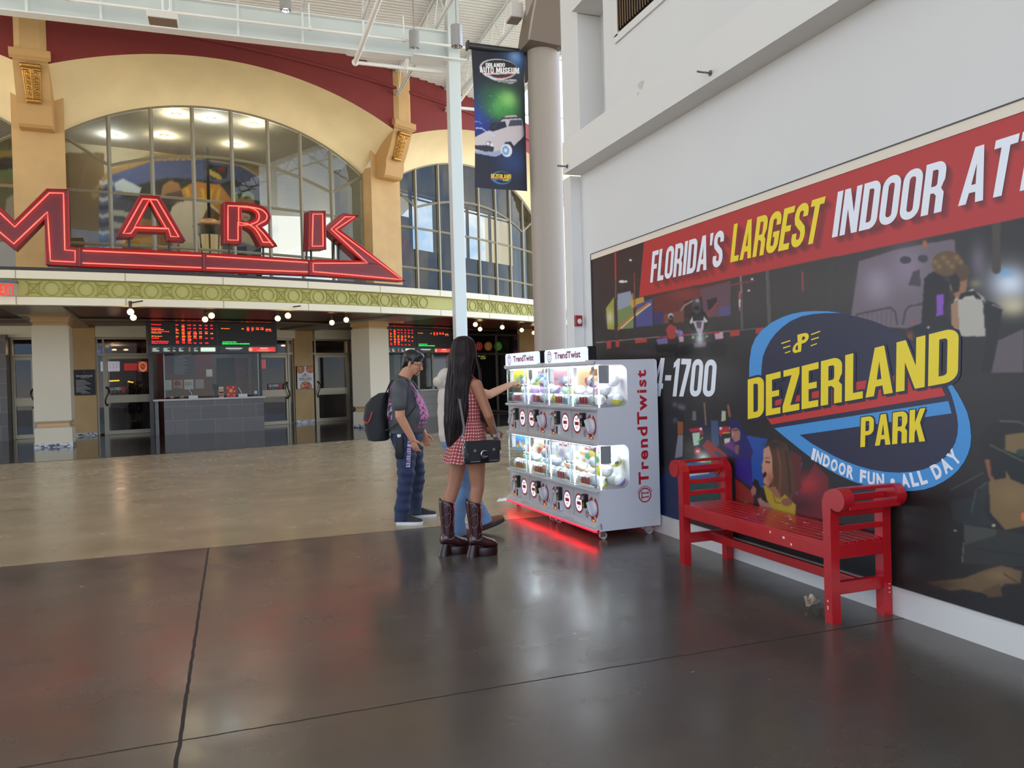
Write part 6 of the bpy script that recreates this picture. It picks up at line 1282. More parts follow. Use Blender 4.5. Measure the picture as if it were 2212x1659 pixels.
    # casters
    for cx, cy in ((0.06, 0.07), (0.06, MWD-0.07), (MDP-0.09, 0.07), (MDP-0.09, MWD-0.07)):
        c_ = MB(); c_.cyl(W(cx-0.01, cy, 0.10), W(cx-0.01, cy, 0.07), 0.022, n=10); B(c_, cx-0.03, cx+0.02, cy-0.022, cy-0.016, 0.025, 0.072); B(c_, cx-0.03, cx+0.02, cy+0.016, cy+0.022, 0.025, 0.072); B(c_, cx-0.03, cx+0.02, cy-0.022, cy+0.022, 0.065, 0.072); B(c_, cx-0.07, cx-0.03, cy-0.012, cy+0.012, 0.055, 0.065); cs = obj('caster', c_, SILV, t)
        c_ = MB(); c_.cyl(W(cx+0.005, cy-0.014, 0.034), W(cx+0.005, cy+0.014, 0.034), 0.034, n=18); obj('wheel', c_, RUB, cs, 40)
    return t
def bmesh_box():
    bm = bmesh.new(); bmesh.ops.create_cube(bm, size=1); return bm
machine('capsule_machine', 0.0, 'white capsule toy machine nearer the red bench, its lettered side panel in view', True, [PALS[7], PALS[6], PALS[3], PALS[2]])
machine('capsule_machine', 1.045, 'white capsule toy machine farther along, being pointed at', False, [PALS[5], PALS[4], PALS[1], PALS[0]])

# capsules: half clear white, half coloured, loose in the eight compartments
CAPC = {'lilac': (176, 140, 206), 'yellow': (224, 214, 70), 'mint': (168, 214, 190), 'white': (232, 234, 236), 'pink': (230, 196, 206), 'peach': (230, 176, 120), 'pale blue': (176, 206, 226)}
CAPTOP = mat('capsule_clear_half', (236, 240, 242), 0.12, coat=0.4)
def cap_mesh(nm):
    mb = MB(); n_, k_ = 20, 12; r = 0.0555; rings = []
    for i in range(1, k_):
        th = PI*i/k_; rings.append([Vector((r*math.sin(th)*math.cos(2*PI*j/n_), r*math.sin(th)*math.sin(2*PI*j/n_), -r*math.cos(th))) for j in range(n_)])
    mb.loft(rings); half = len(mb.f)
    mb.m = [1 if sum(mb.v[i][2] for i in f)/len(f) > 0 else 0 for f in mb.f]
    mb.tube([(0.0562*math.cos(q), 0.0562*math.sin(q), 0) for q in np.linspace(0, 2*PI, 25)[:-1]], 0.0022, 4, closed=True, mi=1)
    mb.add([Vector((0.024*a, 0.0, 0.0)) + Vector((0, -0.0566, 0.012*b)) for a, b in ((-0.7, -1), (0.7, -1), (0.7, 1), (-0.7, 1))], [(0, 1, 2, 3)], 2)
    me = mesh_of(mb, 'capsule_'+nm.replace(' ', '_')); me.polygons.foreach_set('use_smooth', [True]*len(me.polygons))
    for M in (mat('capsule_'+nm, CAPC[nm], 0.15, coat=0.4), CAPTOP, mat('capsule_sticker', (90, 84, 60), 0.5)): me.materials.append(M)
    return me
CAPM = {k: cap_mesh(k) for k in CAPC}
NAMES = {(0, 0): 'compartment next to the lettered side', (0, 1): 'second compartment from the lettered side', (1, 0): 'third compartment from the lettered side', (1, 1): 'compartment by the pointing hand'}
MIX = {(0, 0, 1): ['lilac', 'white', 'white', 'yellow', 'pink'], (0, 1, 1): ['mint', 'yellow', 'white', 'pale blue'], (1, 0, 1): ['lilac', 'white', 'lilac'], (1, 1, 1): ['lilac', 'white', 'lilac'],
       (0, 0, 0): ['yellow', 'white', 'pink', 'lilac', 'yellow'], (0, 1, 0): ['peach', 'white', 'peach', 'pale blue'], (1, 0, 0): ['peach', 'white', 'pale blue'], (1, 1, 0): ['yellow', 'white', 'mint']}
for un in (0, 1):
    X = mm(1.045*un)
    for tier, (z0, z1) in enumerate(TIERS):
        for ci, (ya, yb) in enumerate(((0.02, 0.498), (0.51, 1.02))):
            pos = []; r = 0.058; zf = z0+0.004
            ny = 4; nx = 2; sy = (yb-ya-2*r)/(ny-1); sx = (0.312-0.012-2*r)/(nx-1)
            for i in range(nx):
                for j in range(ny): pos.append((0.012+r+sx*i, ya+r+sy*j, zf+r))
            for i in range(nx-1):
                for j in range(ny-1):
                    pos.append((0.012+r+sx*(i+0.5), ya+r+sy*(j+0.5), zf+r+0.088))
            if un == 0 and ci == 0 and tier == 0: pass
            pos += [(0.012+r, ya+r+sy*1, zf+r+0.168), (0.012+r+sx, ya+r+sy*0.5, zf+r+0.172), (0.012+r+sx, ya+r+sy*2, zf+r+0.165)]
            mix = MIX[(un, ci, tier)]
            for k, (x, y, z) in enumerate(pos):
                c_ = mix[(k*3+k//4) % len(mix)]; o = bpy.data.objects.new('capsule_toy', CAPM[c_]); COL.objects.link(o)
                o.location = X @ Vector((x, y, z)); o.rotation_euler = (rng.uniform(-0.9, 0.9), rng.uniform(-0.9, 0.9), rng.uniform(-3, 3))
                tag(o, '%s and clear capsule, %s row, %s' % (c_, 'upper' if tier else 'lower', NAMES[(un, ci)]), 'capsule', '%s capsules, %s row, %s' % (c_, 'upper' if tier else 'lower', NAMES[(un, ci)]))
# folded leaflet under the far end of the machines and a loose cable
q = Vector(onz(1088, 1081, 0)); t = mb = MB()
mb.add([q+Vector(v) for v in ((-0.12, -0.08, 0.004), (0.18, -0.10, 0.004), (0.22, 0.10, 0.012), (-0.02, 0.13, 0.006), (0.05, 0.02, 0.03))], [(0, 1, 4), (1, 2, 4), (2, 3, 4), (3, 0, 4), (0, 3, 2, 1)])
tag(obj('crumpled_leaflet', mb, PAPER), 'pale crumpled leaflet on the floor by the far end of the capsule machines', 'leaflet')

# ================================================================== WALL MURAL
XM = XW-0.006
t = mural = thing('wall_mural', 'huge printed advertising mural covering the lower right-hand wall', 'mural', (XM, 3.7, 0.172))
Y0M, Y1M, Z0M, Z1M = -0.6, 7.685, 0.172, 2.735
def cpx(ox, oy, zm): return lambda pts: [(ox+x/zm, oy+y/zm) for x, y in pts]
def wallp(px, py, d): return Vector(onx(px, py, XM-d))
def K(ox, oy, zm, *pts): return [(ox+x/zm, oy+y/zm) for x, y in pts]
WH, YL, NV, BL, RD_ = (232, 236, 244), (240, 214, 40), (38, 38, 62), (72, 148, 212), (196, 54, 52)
q1 = K(1260, 440, 4.608, (665, 787), (1378, 622), (1408, 253), (690, 477)); q2 = [(1577.3, 567), (1764.8, 524), (1783.8, 423.6), (1585.5, 484.5)]; q3 = K(1700, 200, 3.318, (322, 1040), (1110, 852), (1155, 473), (365, 712))
# last word runs on beyond the frame: continue at the pitch of the visible letters
a0, a1 = wallp(*K(1700, 200, 3.318, (1228, 815))[0], 0), wallp(*K(1700, 200, 3.318, (1262, 420))[0], 0)
wid = (wallp(*q3[1], 0)-wallp(*q3[0], 0)).length/6.0*10.2
yd = np.array([0, -1.0, 0]); hh = a1.z-a0.z; sl = np.array(wallp(*q3[3], 0)-wallp(*q3[0], 0)); sl = sl/sl[2]*hh
q4 = [np.array(a0), np.array(a0)+yd*wid, np.array(a0)+yd*wid+sl, np.array(a0)+sl]
def paint_mural(c):
    c.c[:] = (40, 36, 35)
    C1, C2, C3, C4, C5 = cpx(1260, 440, 4.608), cpx(1700, 200, 3.318), cpx(1580, 640, 3.456), cpx(1400, 780, 4.367), cpx(1780, 860, 3.317)
    Pl = c.poly
    c.blob(1560, 640, 200, 90, (62, 56, 52), 0.9); c.blob(1780, 620, 200, 100, (66, 60, 55), 0.9); c.blob(1330, 560, 80, 60, (46, 34, 32), 0.9); c.blob(1980, 560, 260, 120, (62, 56, 52), 0.8)
    c.blob(1560, 800, 200, 60, (34, 31, 31), 0.9); c.blob(2050, 1150, 260, 200, (34, 31, 29), 0.9); c.blob(2150, 830, 160, 60, (48, 43, 40), 0.9)
    # kart track, upper left
    Pl(C1([(225, 1040), (305, 930), (310, 1255), (240, 1250)]), (160, 156, 60)); c.blob(1260+265/4.608, 440+1130/4.608, 8, 16, (226, 222, 200), 0.8)
    Pl(C1([(335, 960), (500, 890), (500, 1240), (345, 1250)]), (120, 140, 84)); Pl(C1([(340, 900), (470, 870), (500, 1000), (345, 1060)]), (150, 160, 176)); Pl(C1([(465, 960), (600, 925), (610, 990), (480, 1040)]), (200, 160, 60))
    Pl(C1([(525, 1010), (690, 940), (690, 1215), (525, 1228)]), (76, 78, 138)); Pl(C1([(525, 1060), (640, 990), (690, 980), (525, 1130)]), (110, 140, 80)); c.line(C1([(350, 1245), (500, 1110), (650, 1000)]), 7, (196, 122, 50)); c.line(C1([(375, 1240), (520, 1110), (670, 1000)]), 2.5, (220, 216, 200))
    Pl(C1([(700, 925), (1465, 765), (1465, 1110), (700, 1185)]), (104, 42, 38)); c.blob(1260+1000/4.608, 440+900/4.608, 40, 18, (140, 56, 46), 0.8); Pl(C1([(1160, 850), (1465, 775), (1465, 1110), (1200, 1140)]), (102, 72, 82)); Pl(C1([(1005, 970), (1180, 930), (1200, 1130), (1005, 1150)]), (52, 30, 32)); Pl(C1([(1230, 960), (1330, 930), (1330, 1020), (1240, 1060)]), (44, 32, 38)); c.line(C1([(900, 1170), (1010, 1010), (1100, 960)]), 4, (150, 130, 120)); c.line(C1([(1230, 1130), (1330, 990)]), 5, (150, 60, 50)); Pl(C1([(1340, 1040), (1465, 1020), (1465, 1110), (1360, 1120)]), (90, 80, 130))
    Pl(C1([(700, 1080), (800, 1070), (800, 1200), (700, 1200)]), (58, 48, 96)); Pl(C1([(800, 1100), (1000, 1060), (1000, 1180), (800, 1195)]), (120, 70, 50))
    c.line(C1([(318, 490), (322, 760)]), 3.4, (190, 52, 52)); c.line(C1([(322, 760), (322, 960)]), 3, (120, 84, 84)); c.line(C1([(322, 960), (332, 1345)]), 5.5, (54, 48, 48)); c.line(C1([(508, 690), (511, 1060)]), 2.4, (150, 60, 56)); c.line(C1([(511, 1060), (515, 1300)]), 4, (46, 42, 44))
    c.line(C1([(1565, 720), (1575, 900)]), 4, (150, 120, 118)); c.line(C1([(1572, 900), (1582, 1240)]), 5, (92, 86, 84)); c.line(C1([(1555, 880), (1556, 1060)]), 3.5, (200, 80, 76)); c.line(C1([(1555, 960), (1556, 1020)]), 4, (214, 206, 204)); c.line(C1([(1832, 660), (1855, 1200)]), 7.5, (88, 82, 80)); c.line(C1([(1820, 660), (1842, 1200)]), 2, (104, 98, 96)); c.line(C1([(2180, 680), (2185, 860)]), 4, (150, 66, 62)); c.line(C1([(1470, 810), (1720, 765)]), 3, (140, 56, 56))
    c.line(C1([(130, 1382), (700, 1330), (1300, 1285), (1790, 1235)]), 2.0, (150, 138, 134))
    for q in ([(230, 1368), (276, 1362), (278, 1442), (233, 1446)], [(320, 1358), (360, 1353), (360, 1425), (323, 1430)], [(513, 1348), (632, 1336), (632, 1380), (516, 1392)], [(1458, 1264), (1556, 1252), (1556, 1312), (1460, 1325)], [(1715, 1240), (1795, 1228), (1795, 1285), (1718, 1296)]): Pl(C1(q), (178, 60, 54))
    for x, y, rx, ry in ((470, 562, 3.2, 2.4), (385, 775, 7, 3.2), (425, 775, 3, 2.5), (1680, 750, 3, 2.4), (1648, 865, 2.8, 2.2)): c.ell(1260+x/4.608, 440+y/4.608, rx, ry, (226, 226, 222))
    c.blob(1260+600/4.608, 440+1480/4.608, 60, 10, (70, 64, 70), 0.8)
    Pl(C1([(705, 1392), (940, 1400), (930, 1474), (735, 1482)]), (22, 20, 22)); Pl(C1([(725, 1352), (835, 1330), (842, 1392), (742, 1402)]), (120, 104, 156)); Pl(C1([(820, 1250), (862, 1195), (930, 1230), (915, 1340), (850, 1350)]), (176, 56, 50)); Pl(C1([(850, 1140), (896, 1140), (890, 1200), (850, 1200)]), (40, 34, 36)); c.ell(1260+870/4.608, 440+1120/4.608, 6, 6.5, (196, 190, 192)); c.ell(1260+874/4.608, 440+1128/4.608, 4.5, 4, (60, 56, 60)); Pl(C1([(915, 1252), (985, 1262), (1002, 1312), (950, 1305), (920, 1290)]), (140, 120, 176)); c.line(C1([(725, 1335), (830, 1322)]), 3, (170, 50, 60))
    Pl(C1([(905, 1472), (1010, 1400), (1390, 1370), (1435, 1425), (1420, 1530), (920, 1540)]), (20, 18, 20)); c.ell(1260+1145/4.608, 440+1170/4.608, 21, 26, (26, 24, 26)); c.ell(1260+1128/4.608, 440+1015/4.608, 10, 17, (70, 68, 70)); c.ell(1260+1128/4.608, 440+1040/4.608, 7, 5, (30, 28, 30)); c.blob(1260+1135/4.608, 440+965/4.608, 5, 4, (190, 190, 190), 0.9)
    Pl(C1([(1090, 1170), (1205, 1160), (1195, 1250), (1165, 1340), (1125, 1260)]), (206, 176, 188)); Pl(C1([(1120, 1175), (1180, 1172), (1170, 1240), (1135, 1240)]), (90, 70, 84)); Pl(C1([(1055, 1180), (1085, 1120), (1095, 1180), (1070, 1200)]), (210, 200, 196)); Pl(C1([(1200, 1120), (1240, 1170), (1215, 1190), (1195, 1160)]), (210, 200, 196))
    Pl(C1([(945, 1322), (1000, 1318), (1000, 1372), (955, 1380)]), (206, 160, 176)); Pl(C1([(1305, 1292), (1390, 1280), (1396, 1340), (1315, 1352)]), (206, 160, 176)); c.line(C1([(1215, 1290), (1350, 1276)]), 3.4, (190, 50, 56)); c.line(C1([(985, 1312), (1060, 1304)]), 3, (190, 50, 56)); Pl(C1([(1070, 1342), (1095, 1305), (1110, 1340)]), (160, 190, 110)); Pl(C1([(1205, 1335), (1235, 1305), (1245, 1325)]), (160, 190, 110)); Pl(C1([(1100, 1390), (1225, 1372), (1220, 1420), (1105, 1430)]), (120, 86, 100)); c.blob(1260+1160/4.608, 440+1345/4.608, 9, 13, (240, 246, 246), 1.0); c.blob(1260+1160/4.608, 440+1345/4.608, 26, 40, (150, 170, 172), 0.35)
    # arcade, lower left
    Pl(C4([(100, 1080), (340, 990), (420, 1300), (300, 1520), (100, 1480)]), (28, 42, 84)); Pl(C4([(60, 520), (180, 380), (340, 470), (340, 980), (60, 1000)]), (24, 24, 28)); Pl(C4([(275, 570), (330, 570), (330, 690), (280, 700)]), (150, 84, 44)); Pl(C4([(280, 700), (330, 695), (325, 900), (250, 920)]), (130, 130, 140)); [c.blob(1400+x/4.367, 780+y/4.367, 6, 7, (120, 122, 130), 0.7) for x, y in ((250, 410), (300, 430), (330, 440), (255, 560))]
    Pl(C4([(480, 560), (700, 560), (680, 980), (400, 980)]), (30, 32, 56)); Pl(C4([(590, 560), (660, 560), (670, 800), (600, 800)]), (70, 84, 120)); c.line(C4([(530, 400), (545, 600)]), 4, (130, 96, 80)); c.line(C4([(755, 420), (770, 520)]), 5, (150, 90, 50)); Pl(C4([(695, 470), (730, 470), (735, 560), (690, 570)]), (190, 190, 170)); Pl(C4([(420, 470), (450, 470), (455, 560), (415, 560)]), (110, 110, 104))
    Pl(C4([(385, 640), (510, 622), (522, 690), (500, 704), (490, 660), (400, 672)]), (186, 40, 64)); Pl(C4([(415, 680), (490, 670), (480, 790), (430, 800)]), (196, 214, 196)); c.line(C4([(470, 760), (515, 720)]), 3, (120, 200, 80)); Pl(C4([(668, 620), (785, 616), (785, 650), (695, 690), (690, 720), (672, 700)]), (186, 40, 60)); Pl(C4([(716, 732), (776, 724), (770, 772), (722, 782)]), (206, 210, 196)); c.line(C4([(705, 680), (780, 672)]), 3, (230, 170, 60)); [c.ell(1400+x/4.367, 780+y/4.367, 3, 3, (236, 226, 226)) for x, y in ((498, 640), (685, 635), (780, 632))]
    c.ell(1400+467/4.367, 780+850/4.367, 8, 9, (180, 40, 52)); c.ell(1400+460/4.367, 780+850/4.367, 2, 3, (240, 220, 220)); c.ell(1400+475/4.367, 780+850/4.367, 2, 3, (240, 220, 220)); c.blob(1400+520/4.367, 780+920/4.367, 16, 16, (240, 255, 236), 1.0); c.blob(1400+590/4.367, 780+960/4.367, 12, 12, (110, 210, 90), 0.9)
    Pl(C4([(510, 800), (560, 740), (740, 880), (765, 965), (640, 945)]), (160, 48, 46)); Pl(C4([(620, 860), (660, 850), (720, 910), (690, 920)]), (60, 70, 110)); Pl(C4([(360, 1150), (620, 1120), (700, 1350), (370, 1360)]), (32, 70, 64)); Pl(C4([(350, 1060), (590, 1010), (600, 1050), (370, 1110)]), (160, 170, 190)); Pl(C4([(620, 1080), (760, 1050), (760, 1340), (700, 1340)]), (120, 40, 40)); Pl(C4([(360, 960), (640, 960), (640, 1110), (360, 1150)]), (70, 90, 150)); Pl(C4([(400, 1020), (560, 1020), (580, 1060), (380, 1090)]), (196, 204, 216))
    Pl(C4([(820, 1100), (995, 1250), (995, 1390), (830, 1350)]), (140, 40, 38)); Pl(C4([(930, 700), (1130, 735), (1090, 900), (1090, 1210), (985, 1140), (965, 930)]), (34, 80, 160))
    Pl(C4([(770, 560), (830, 540), (900, 640), (990, 850), (970, 930), (990, 1200), (820, 1090), (815, 900), (750, 890), (700, 790), (780, 760)]), (34, 30, 100)); Pl(C4([(835, 940), (960, 920), (985, 1190), (830, 1090)]), (44, 36, 130)); Pl(C4([(700, 790), (800, 750), (822, 860)]), (112, 42, 116)); Pl(C4([(786, 640), (830, 614), (872, 650), (866, 742), (822, 766), (784, 722)]), (172, 116, 100)); Pl(C4([(815, 790), (862, 790), (850, 885), (820, 870)]), (128, 82, 74)); c.line(C4([(800, 652), (845, 650)]), 2.5, (70, 44, 44)); c.ell(1400+800/4.367, 780+690/4.367, 2.5, 3.5, (196, 140, 122)); c.line(C4([(792, 728), (812, 730)]), 2, (110, 54, 54)); Pl(C4([(790, 640), (800, 600), (868, 610), (876, 700), (862, 650), (830, 626)]), (30, 26, 76))
    Pl(C4([(1360, 1300), (1470, 1160), (1572, 960), (1700, 1100), (1720, 1500), (1380, 1490)]), (112, 34, 40)); c.blob(1745, 1045, 26, 26, (178, 48, 58), 0.9); c.blob(1725, 1090, 40, 20, (60, 26, 30), 0.8); c.line(C4([(1450, 960), (1400, 1250)]), 3, (60, 120, 190)); Pl(C4([(1340, 840), (1450, 900), (1440, 1200), (1380, 1250)]), (96, 40, 40))
    Pl(C4([(1100, 790), (1200, 735), (1310, 785), (1372, 1000), (1392, 1255), (1330, 1330), (1250, 1320), (1180, 1290), (1150, 1100), (1150, 850)]), (86, 58, 40)); c.line(C4([(1215, 800), (1250, 1000), (1240, 1250)]), 5, (112, 76, 50)); c.line(C4([(1300, 850), (1330, 1050), (1340, 1250)]), 5, (64, 42, 30)); c.blob(1400+1200/4.367, 780+790/4.367, 22, 10, (44, 30, 26), 0.8)
    Pl(C4([(1088, 830), (1140, 800), (1168, 900), (1178, 1100), (1135, 1185), (1088, 1150), (1092, 1090), (1072, 1040), (1078, 1000), (1070, 985), (1086, 930)]), (200, 146, 120)); c.blob(1400+1150/4.367, 780+1110/4.367, 8, 16, (160, 100, 76), 0.8); c.ell(1400+1100/4.367, 780+1072/4.367, 3.6, 6.5, (60, 24, 26), rot=0.3); c.line(C4([(1112, 950), (1145, 955)]), 3.2, (70, 44, 36)); c.line(C4([(1105, 915), (1150, 912)]), 2, (120, 84, 66))
    Pl(C4([(1085, 1170), (1110, 1170), (1180, 1240), (1250, 1300), (1290, 1255), (1396, 1360), (1385, 1490), (1220, 1480), (1120, 1310)]), (176, 150, 48)); Pl(C4([(1130, 1190), (1200, 1180), (1260, 1290), (1210, 1290)]), (150, 104, 78)); c.ell(1400+1310/4.367, 780+1330/4.367, 12, 9, (134, 92, 66)); c.line(C4([(1180, 1260), (1200, 1330), (1250, 1340)]), 2, (120, 90, 50))
    Pl(C4([(1000, 1110), (1040, 1130), (1060, 1200), (1045, 1270), (1010, 1260), (990, 1180)]), (20, 20, 24)); Pl(C4([(965, 1220), (990, 1170), (1020, 1200), (1018, 1260), (980, 1270)]), (160, 108, 96)); Pl(C4([(1030, 1300), (1080, 1280), (1160, 1370), (1210, 1430), (1150, 1420), (1060, 1390)]), (170, 116, 106)); Pl(C4([(1060, 1260), (1110, 1290), (1120, 1340), (1070, 1300)]), (26, 26, 40)); c.blob(1400+920/4.367, 780+1335/4.367, 5, 4, (90, 170, 60), 0.8)
    # laser player, upper right
    Pl(C2([(450, 1659), (515, 1210), (780, 1125), (1010, 1080), (1200, 1050), (1220, 1250), (1010, 1300), (960, 1700)]), (118, 104, 114)); c.blob(1700+650/3.318, 200+1380/3.318, 34, 40, (164, 150, 166), 0.85); c.blob(1700+860/3.318, 200+1250/3.318, 40, 50, (150, 134, 152), 0.8); c.ell(1700+850/3.318, 200+1200/3.318, 12, 8, (66, 60, 66)); c.ell(1700+975/3.318, 200+1190/3.318, 11, 8, (66, 60, 66)); Pl(C2([(905, 1280), (950, 1270), (960, 1390), (870, 1380)]), (74, 66, 74)); c.ell(1700+988/3.318, 200+1085/3.318, 5, 8, (176, 104, 56))
    c.line(C2([(480, 1659), (500, 1590), (740, 1540), (775, 1570), (790, 1659)]), 4, (70, 64, 70)); c.line(C2([(830, 1659), (850, 1560), (880, 1530), (1000, 1510)]), 4, (70, 64, 70)); [c.line(C2([(510+k*34, 1590-k*6), (505+k*34, 1700)]), 1.5, (90, 82, 90)) for k in range(8)]
    c.blob(1700+1370/3.318, 200+1200/3.318, 18, 40, (130, 116, 136), 0.7); c.blob(1700+1600/3.318, 200+1370/3.318, 55, 46, (226, 236, 252), 1.0); c.blob(1700+1560/3.318, 200+1290/3.318, 22, 10, (120, 180, 226), 0.8); c.blob(1700+1620/3.318, 200+1530/3.318, 40, 26, (236, 222, 180), 0.8); c.line(C2([(1500, 940), (1500, 1270)]), 18, (76, 64, 54)); c.blob(1700+1350/3.318, 200+1370/3.318, 14, 10, (170, 170, 110), 0.6)
    Pl(C2([(960, 1700), (985, 1330), (1050, 1280), (1160, 1360), (1165, 1480), (1060, 1700)]), (34, 28, 28)); Pl(C2([(1070, 1450), (1125, 1440), (1120, 1592), (1070, 1606)]), (138, 84, 190)); Pl(C2([(1185, 1300), (1260, 1270), (1296, 1300), (1285, 1440), (1210, 1475), (1165, 1400)]), (160, 112, 76))
    c.ell(1700+1150/3.318, 200+1225/3.318, 33, 27, (104, 78, 46)); c.ell(1700+1250/3.318, 200+1285/3.318, 17, 20, (92, 68, 42)); [c.blob(1700+(1060+31*k)/3.318, 200+(1215+38*math.sin(k*2.1))/3.318, 6, 6, (156, 122, 76), 0.8) for k in range(7)]; Pl(C2([(1165, 1330), (1205, 1290), (1240, 1330), (1235, 1420), (1190, 1440)]), (40, 32, 30))
    Pl(C2([(1200, 1480), (1330, 1405), (1410, 1470), (1440, 1560), (1430, 1700), (1165, 1700)]), (196, 190, 178)); c.line(C2([(1215, 1520), (1260, 1450), (1340, 1435), (1420, 1530)]), 9, (30, 28, 28)); c.line(C2([(1240, 1480), (1215, 1620)]), 8, (34, 30, 30)); Pl(C2([(1430, 1490), (1490, 1510), (1545, 1545), (1520, 1700), (1430, 1700)]), (36, 34, 34)); c.line(C2([(1470, 1520), (1550, 1550)]), 3, (150, 146, 140))
    Pl(C3([(1690, 20), (1870, 20), (1905, 150), (1900, 300), (1830, 330), (1700, 300)]), (188, 182, 170)); Pl(C3([(1880, 80), (2005, 100), (1985, 290), (1900, 320)]), (34, 32, 32)); Pl(C3([(1715, 300), (1905, 300), (1850, 570), (1720, 580)]), (44, 38, 38)); Pl(C3([(1905, 320), (2000, 280), (1940, 560), (1860, 570)]), (34, 30, 30)); Pl(C3([(1990, 330), (2184, 240), (2184, 570), (1940, 570)]), (104, 92, 98))
    Pl(C3([(1310, 240), (1590, 145), (1660, 200), (1660, 265), (1500, 300), (1350, 310)]), (30, 30, 32)); c.ell(1580+1470/3.456, 640+232/3.456, 3, 2, (206, 206, 206)); c.ell(1580+1352/3.456, 640+200/3.456, 3, 3, (206, 80, 50)); c.blob(1580+1335/3.456, 640+300/3.456, 8, 14, (160, 90, 60), 0.8); Pl(C3([(1640, 60), (1690, 20), (1700, 260), (1640, 210)]), (170, 130, 100))
    # visor player, lower right
    Pl(C5([(1290, 260), (1460, 235), (1520, 900), (1300, 945), (1190, 820), (1180, 600), (1290, 480)]), (128, 104, 68)); c.blob(1780+1350/3.317, 860+700/3.317, 40, 30, (150, 122, 82), 0.6); Pl(C5([(1100, 300), (1140, 225), (1270, 155), (1440, 165), (1600, 240), (1433, 245), (1300, 262), (1290, 470), (1150, 440)]), (34, 29, 27)); c.line(C5([(1260, 165), (1400, 170), (1433, 190)]), 3, (90, 104, 112))
    Pl(C5([(1150, 440), (1186, 436), (1200, 560), (1252, 590), (1240, 610), (1180, 570)]), (146, 92, 68)); Pl(C5([(1196, 440), (1300, 470), (1305, 570), (1220, 585)]), (24, 22, 20)); Pl(C5([(1200, 340), (1433, 420), (1600, 380), (1600, 640), (1433, 620), (1340, 580)]), (22, 25, 22)); c.line(C5([(1190, 335), (1430, 455)]), 3, (100, 104, 90)); c.ell(1780+1420/3.317, 860+390/3.317, 14, 8, (50, 66, 50))
    Pl(C5([(910, 735), (1070, 712), (1170, 600), (1150, 800), (1225, 920), (1000, 905), (920, 860)]), (40, 47, 46)); c.line(C5([(1165, 605), (1090, 660), (1055, 820)]), 2.4, (84, 96, 96)); Pl(C5([(1000, 900), (1300, 950), (1520, 990), (1520, 1210), (1000, 1185)]), (48, 48, 44)); Pl(C5([(1005, 905), (1240, 945), (1230, 985), (1010, 1050)]), (72, 72, 66)); c.line(C5([(1100, 1080), (1433, 1130)]), 6, (40, 40, 38)); c.line(C5([(1000, 1040), (990, 1180)]), 3, (110, 108, 100)); c.line(C5([(905, 660), (1140, 535)]), 1.4, (120, 122, 116)); c.ell(1780+1215/3.317, 860+912/3.317, 4, 3, (206, 206, 180)); c.ell(1780+1430/3.317, 860+850/3.317, 6, 10, (226, 120, 70)); c.ell(1780+940/3.317, 860+950/3.317, 4, 2, (170, 180, 160))
    Pl(C5([(740, 1320), (1000, 1290), (1130, 1240), (1270, 1198), (1420, 1240), (1405, 1330), (1300, 1330), (1200, 1410), (1000, 1370), (900, 1380)]), (110, 88, 62)); c.blob(1780+1260/3.317, 860+1270/3.317, 36, 16, (140, 112, 78), 0.8); c.blob(1780+830/3.317, 860+1340/3.317, 36, 14, (60, 48, 38), 0.8); Pl(C5([(1130, 1380), (1260, 1330), (1280, 1420), (1180, 1430)]), (92, 72, 50)); c.line(C5([(1290, 1260), (1400, 1330)]), 3, (84, 62, 44))
    for (x, y) in ((1462, 600), (1795, 560), (1790, 700)): c.line([(x, y-160), (x+8, y+260)], 1.2, (86, 80, 78), 0.4)
    # red slogan strip
    q = [(1380, 640), (1391, 519)]
    c.poly([(1380.5, 642), (1391, 521), (2212, 215), (2700, 40), (2700, 330), (2212, 470)], (190, 48, 46))
    def cast(s, q):
        q = [np.array(k) for k in q]; x = 0.0; L_ = []
        for ch in s: w_, sh = glyph(ch); L_.append((x, sh)); x += w_+0.055
        x -= 0.055
        for x0, sh in L_:
            for o, h in sh:
                for off in (6, 9, 12, 15):
                    g = lambda loop: [tuple((q[0]*(1-u)+q[1]*u)*(1-v)+(q[3]*(1-u)+q[2]*u)*v+np.array([off, off*0.9])) for u, v in [((k[0]+x0)/x, k[1]) for k in loop]]
                    c.polyh(g(o), [g(k) for k in h], (84, 30, 32), 0.24)
    for s, q in (("FLORIDA'S", q1), ('LARGEST', q2), ('INDOOR', q3)): cast(s, q)
    f4 = quad_fn(*q4)
    for k in range(2): cast('A' if k == 0 else 'T', [proj(np.array(f4(u, v))) for u, v in ((0.1*k, 0), (0.1*k+0.09, 0), (0.1*k+0.09, 1), (0.1*k, 1))])
    c.soften(1700, 640, 1); c.c *= 0.95
def mpt(u, v): return Vector((XM, Y1M+(Y0M-Y1M)*u, Z0M+(Z1M-Z0M)*v))
MPR = painted('mural_print', 0.38, spec=0.35)
picture_px('print', mpt, 1700, 640, (40, 36, 35), paint_mural, MPR, mural)
mb = MB(); mb.box((XM-0.001, (Y0M+Y1M)/2, 2.766), (0.008, Y1M-Y0M, 0.06)); obj('top_strip', mb, mat('cream_vinyl_strip', (226, 214, 196), 0.5), mural)
mb = MB(); mb.box((XM-0.004, (Y0M+Y1M)/2, 2.799), (0.014, Y1M-Y0M, 0.007)); mb.box((XM-0.002, Y1M+0.004, 1.48), (0.012, 0.014, 2.63)); obj('edge_strip', mb, mat('dark_edge_strip', (70, 66, 70), 0.5), mural)
def print_poly(name, pts, cc, d): mb = MB(); mb.flat(pts, lambda u, v: wallp(u, v, d)); return obj(name, mb, mat('vinyl_%d_%d_%d' % cc, cc, 0.38, spec=0.35), mural)
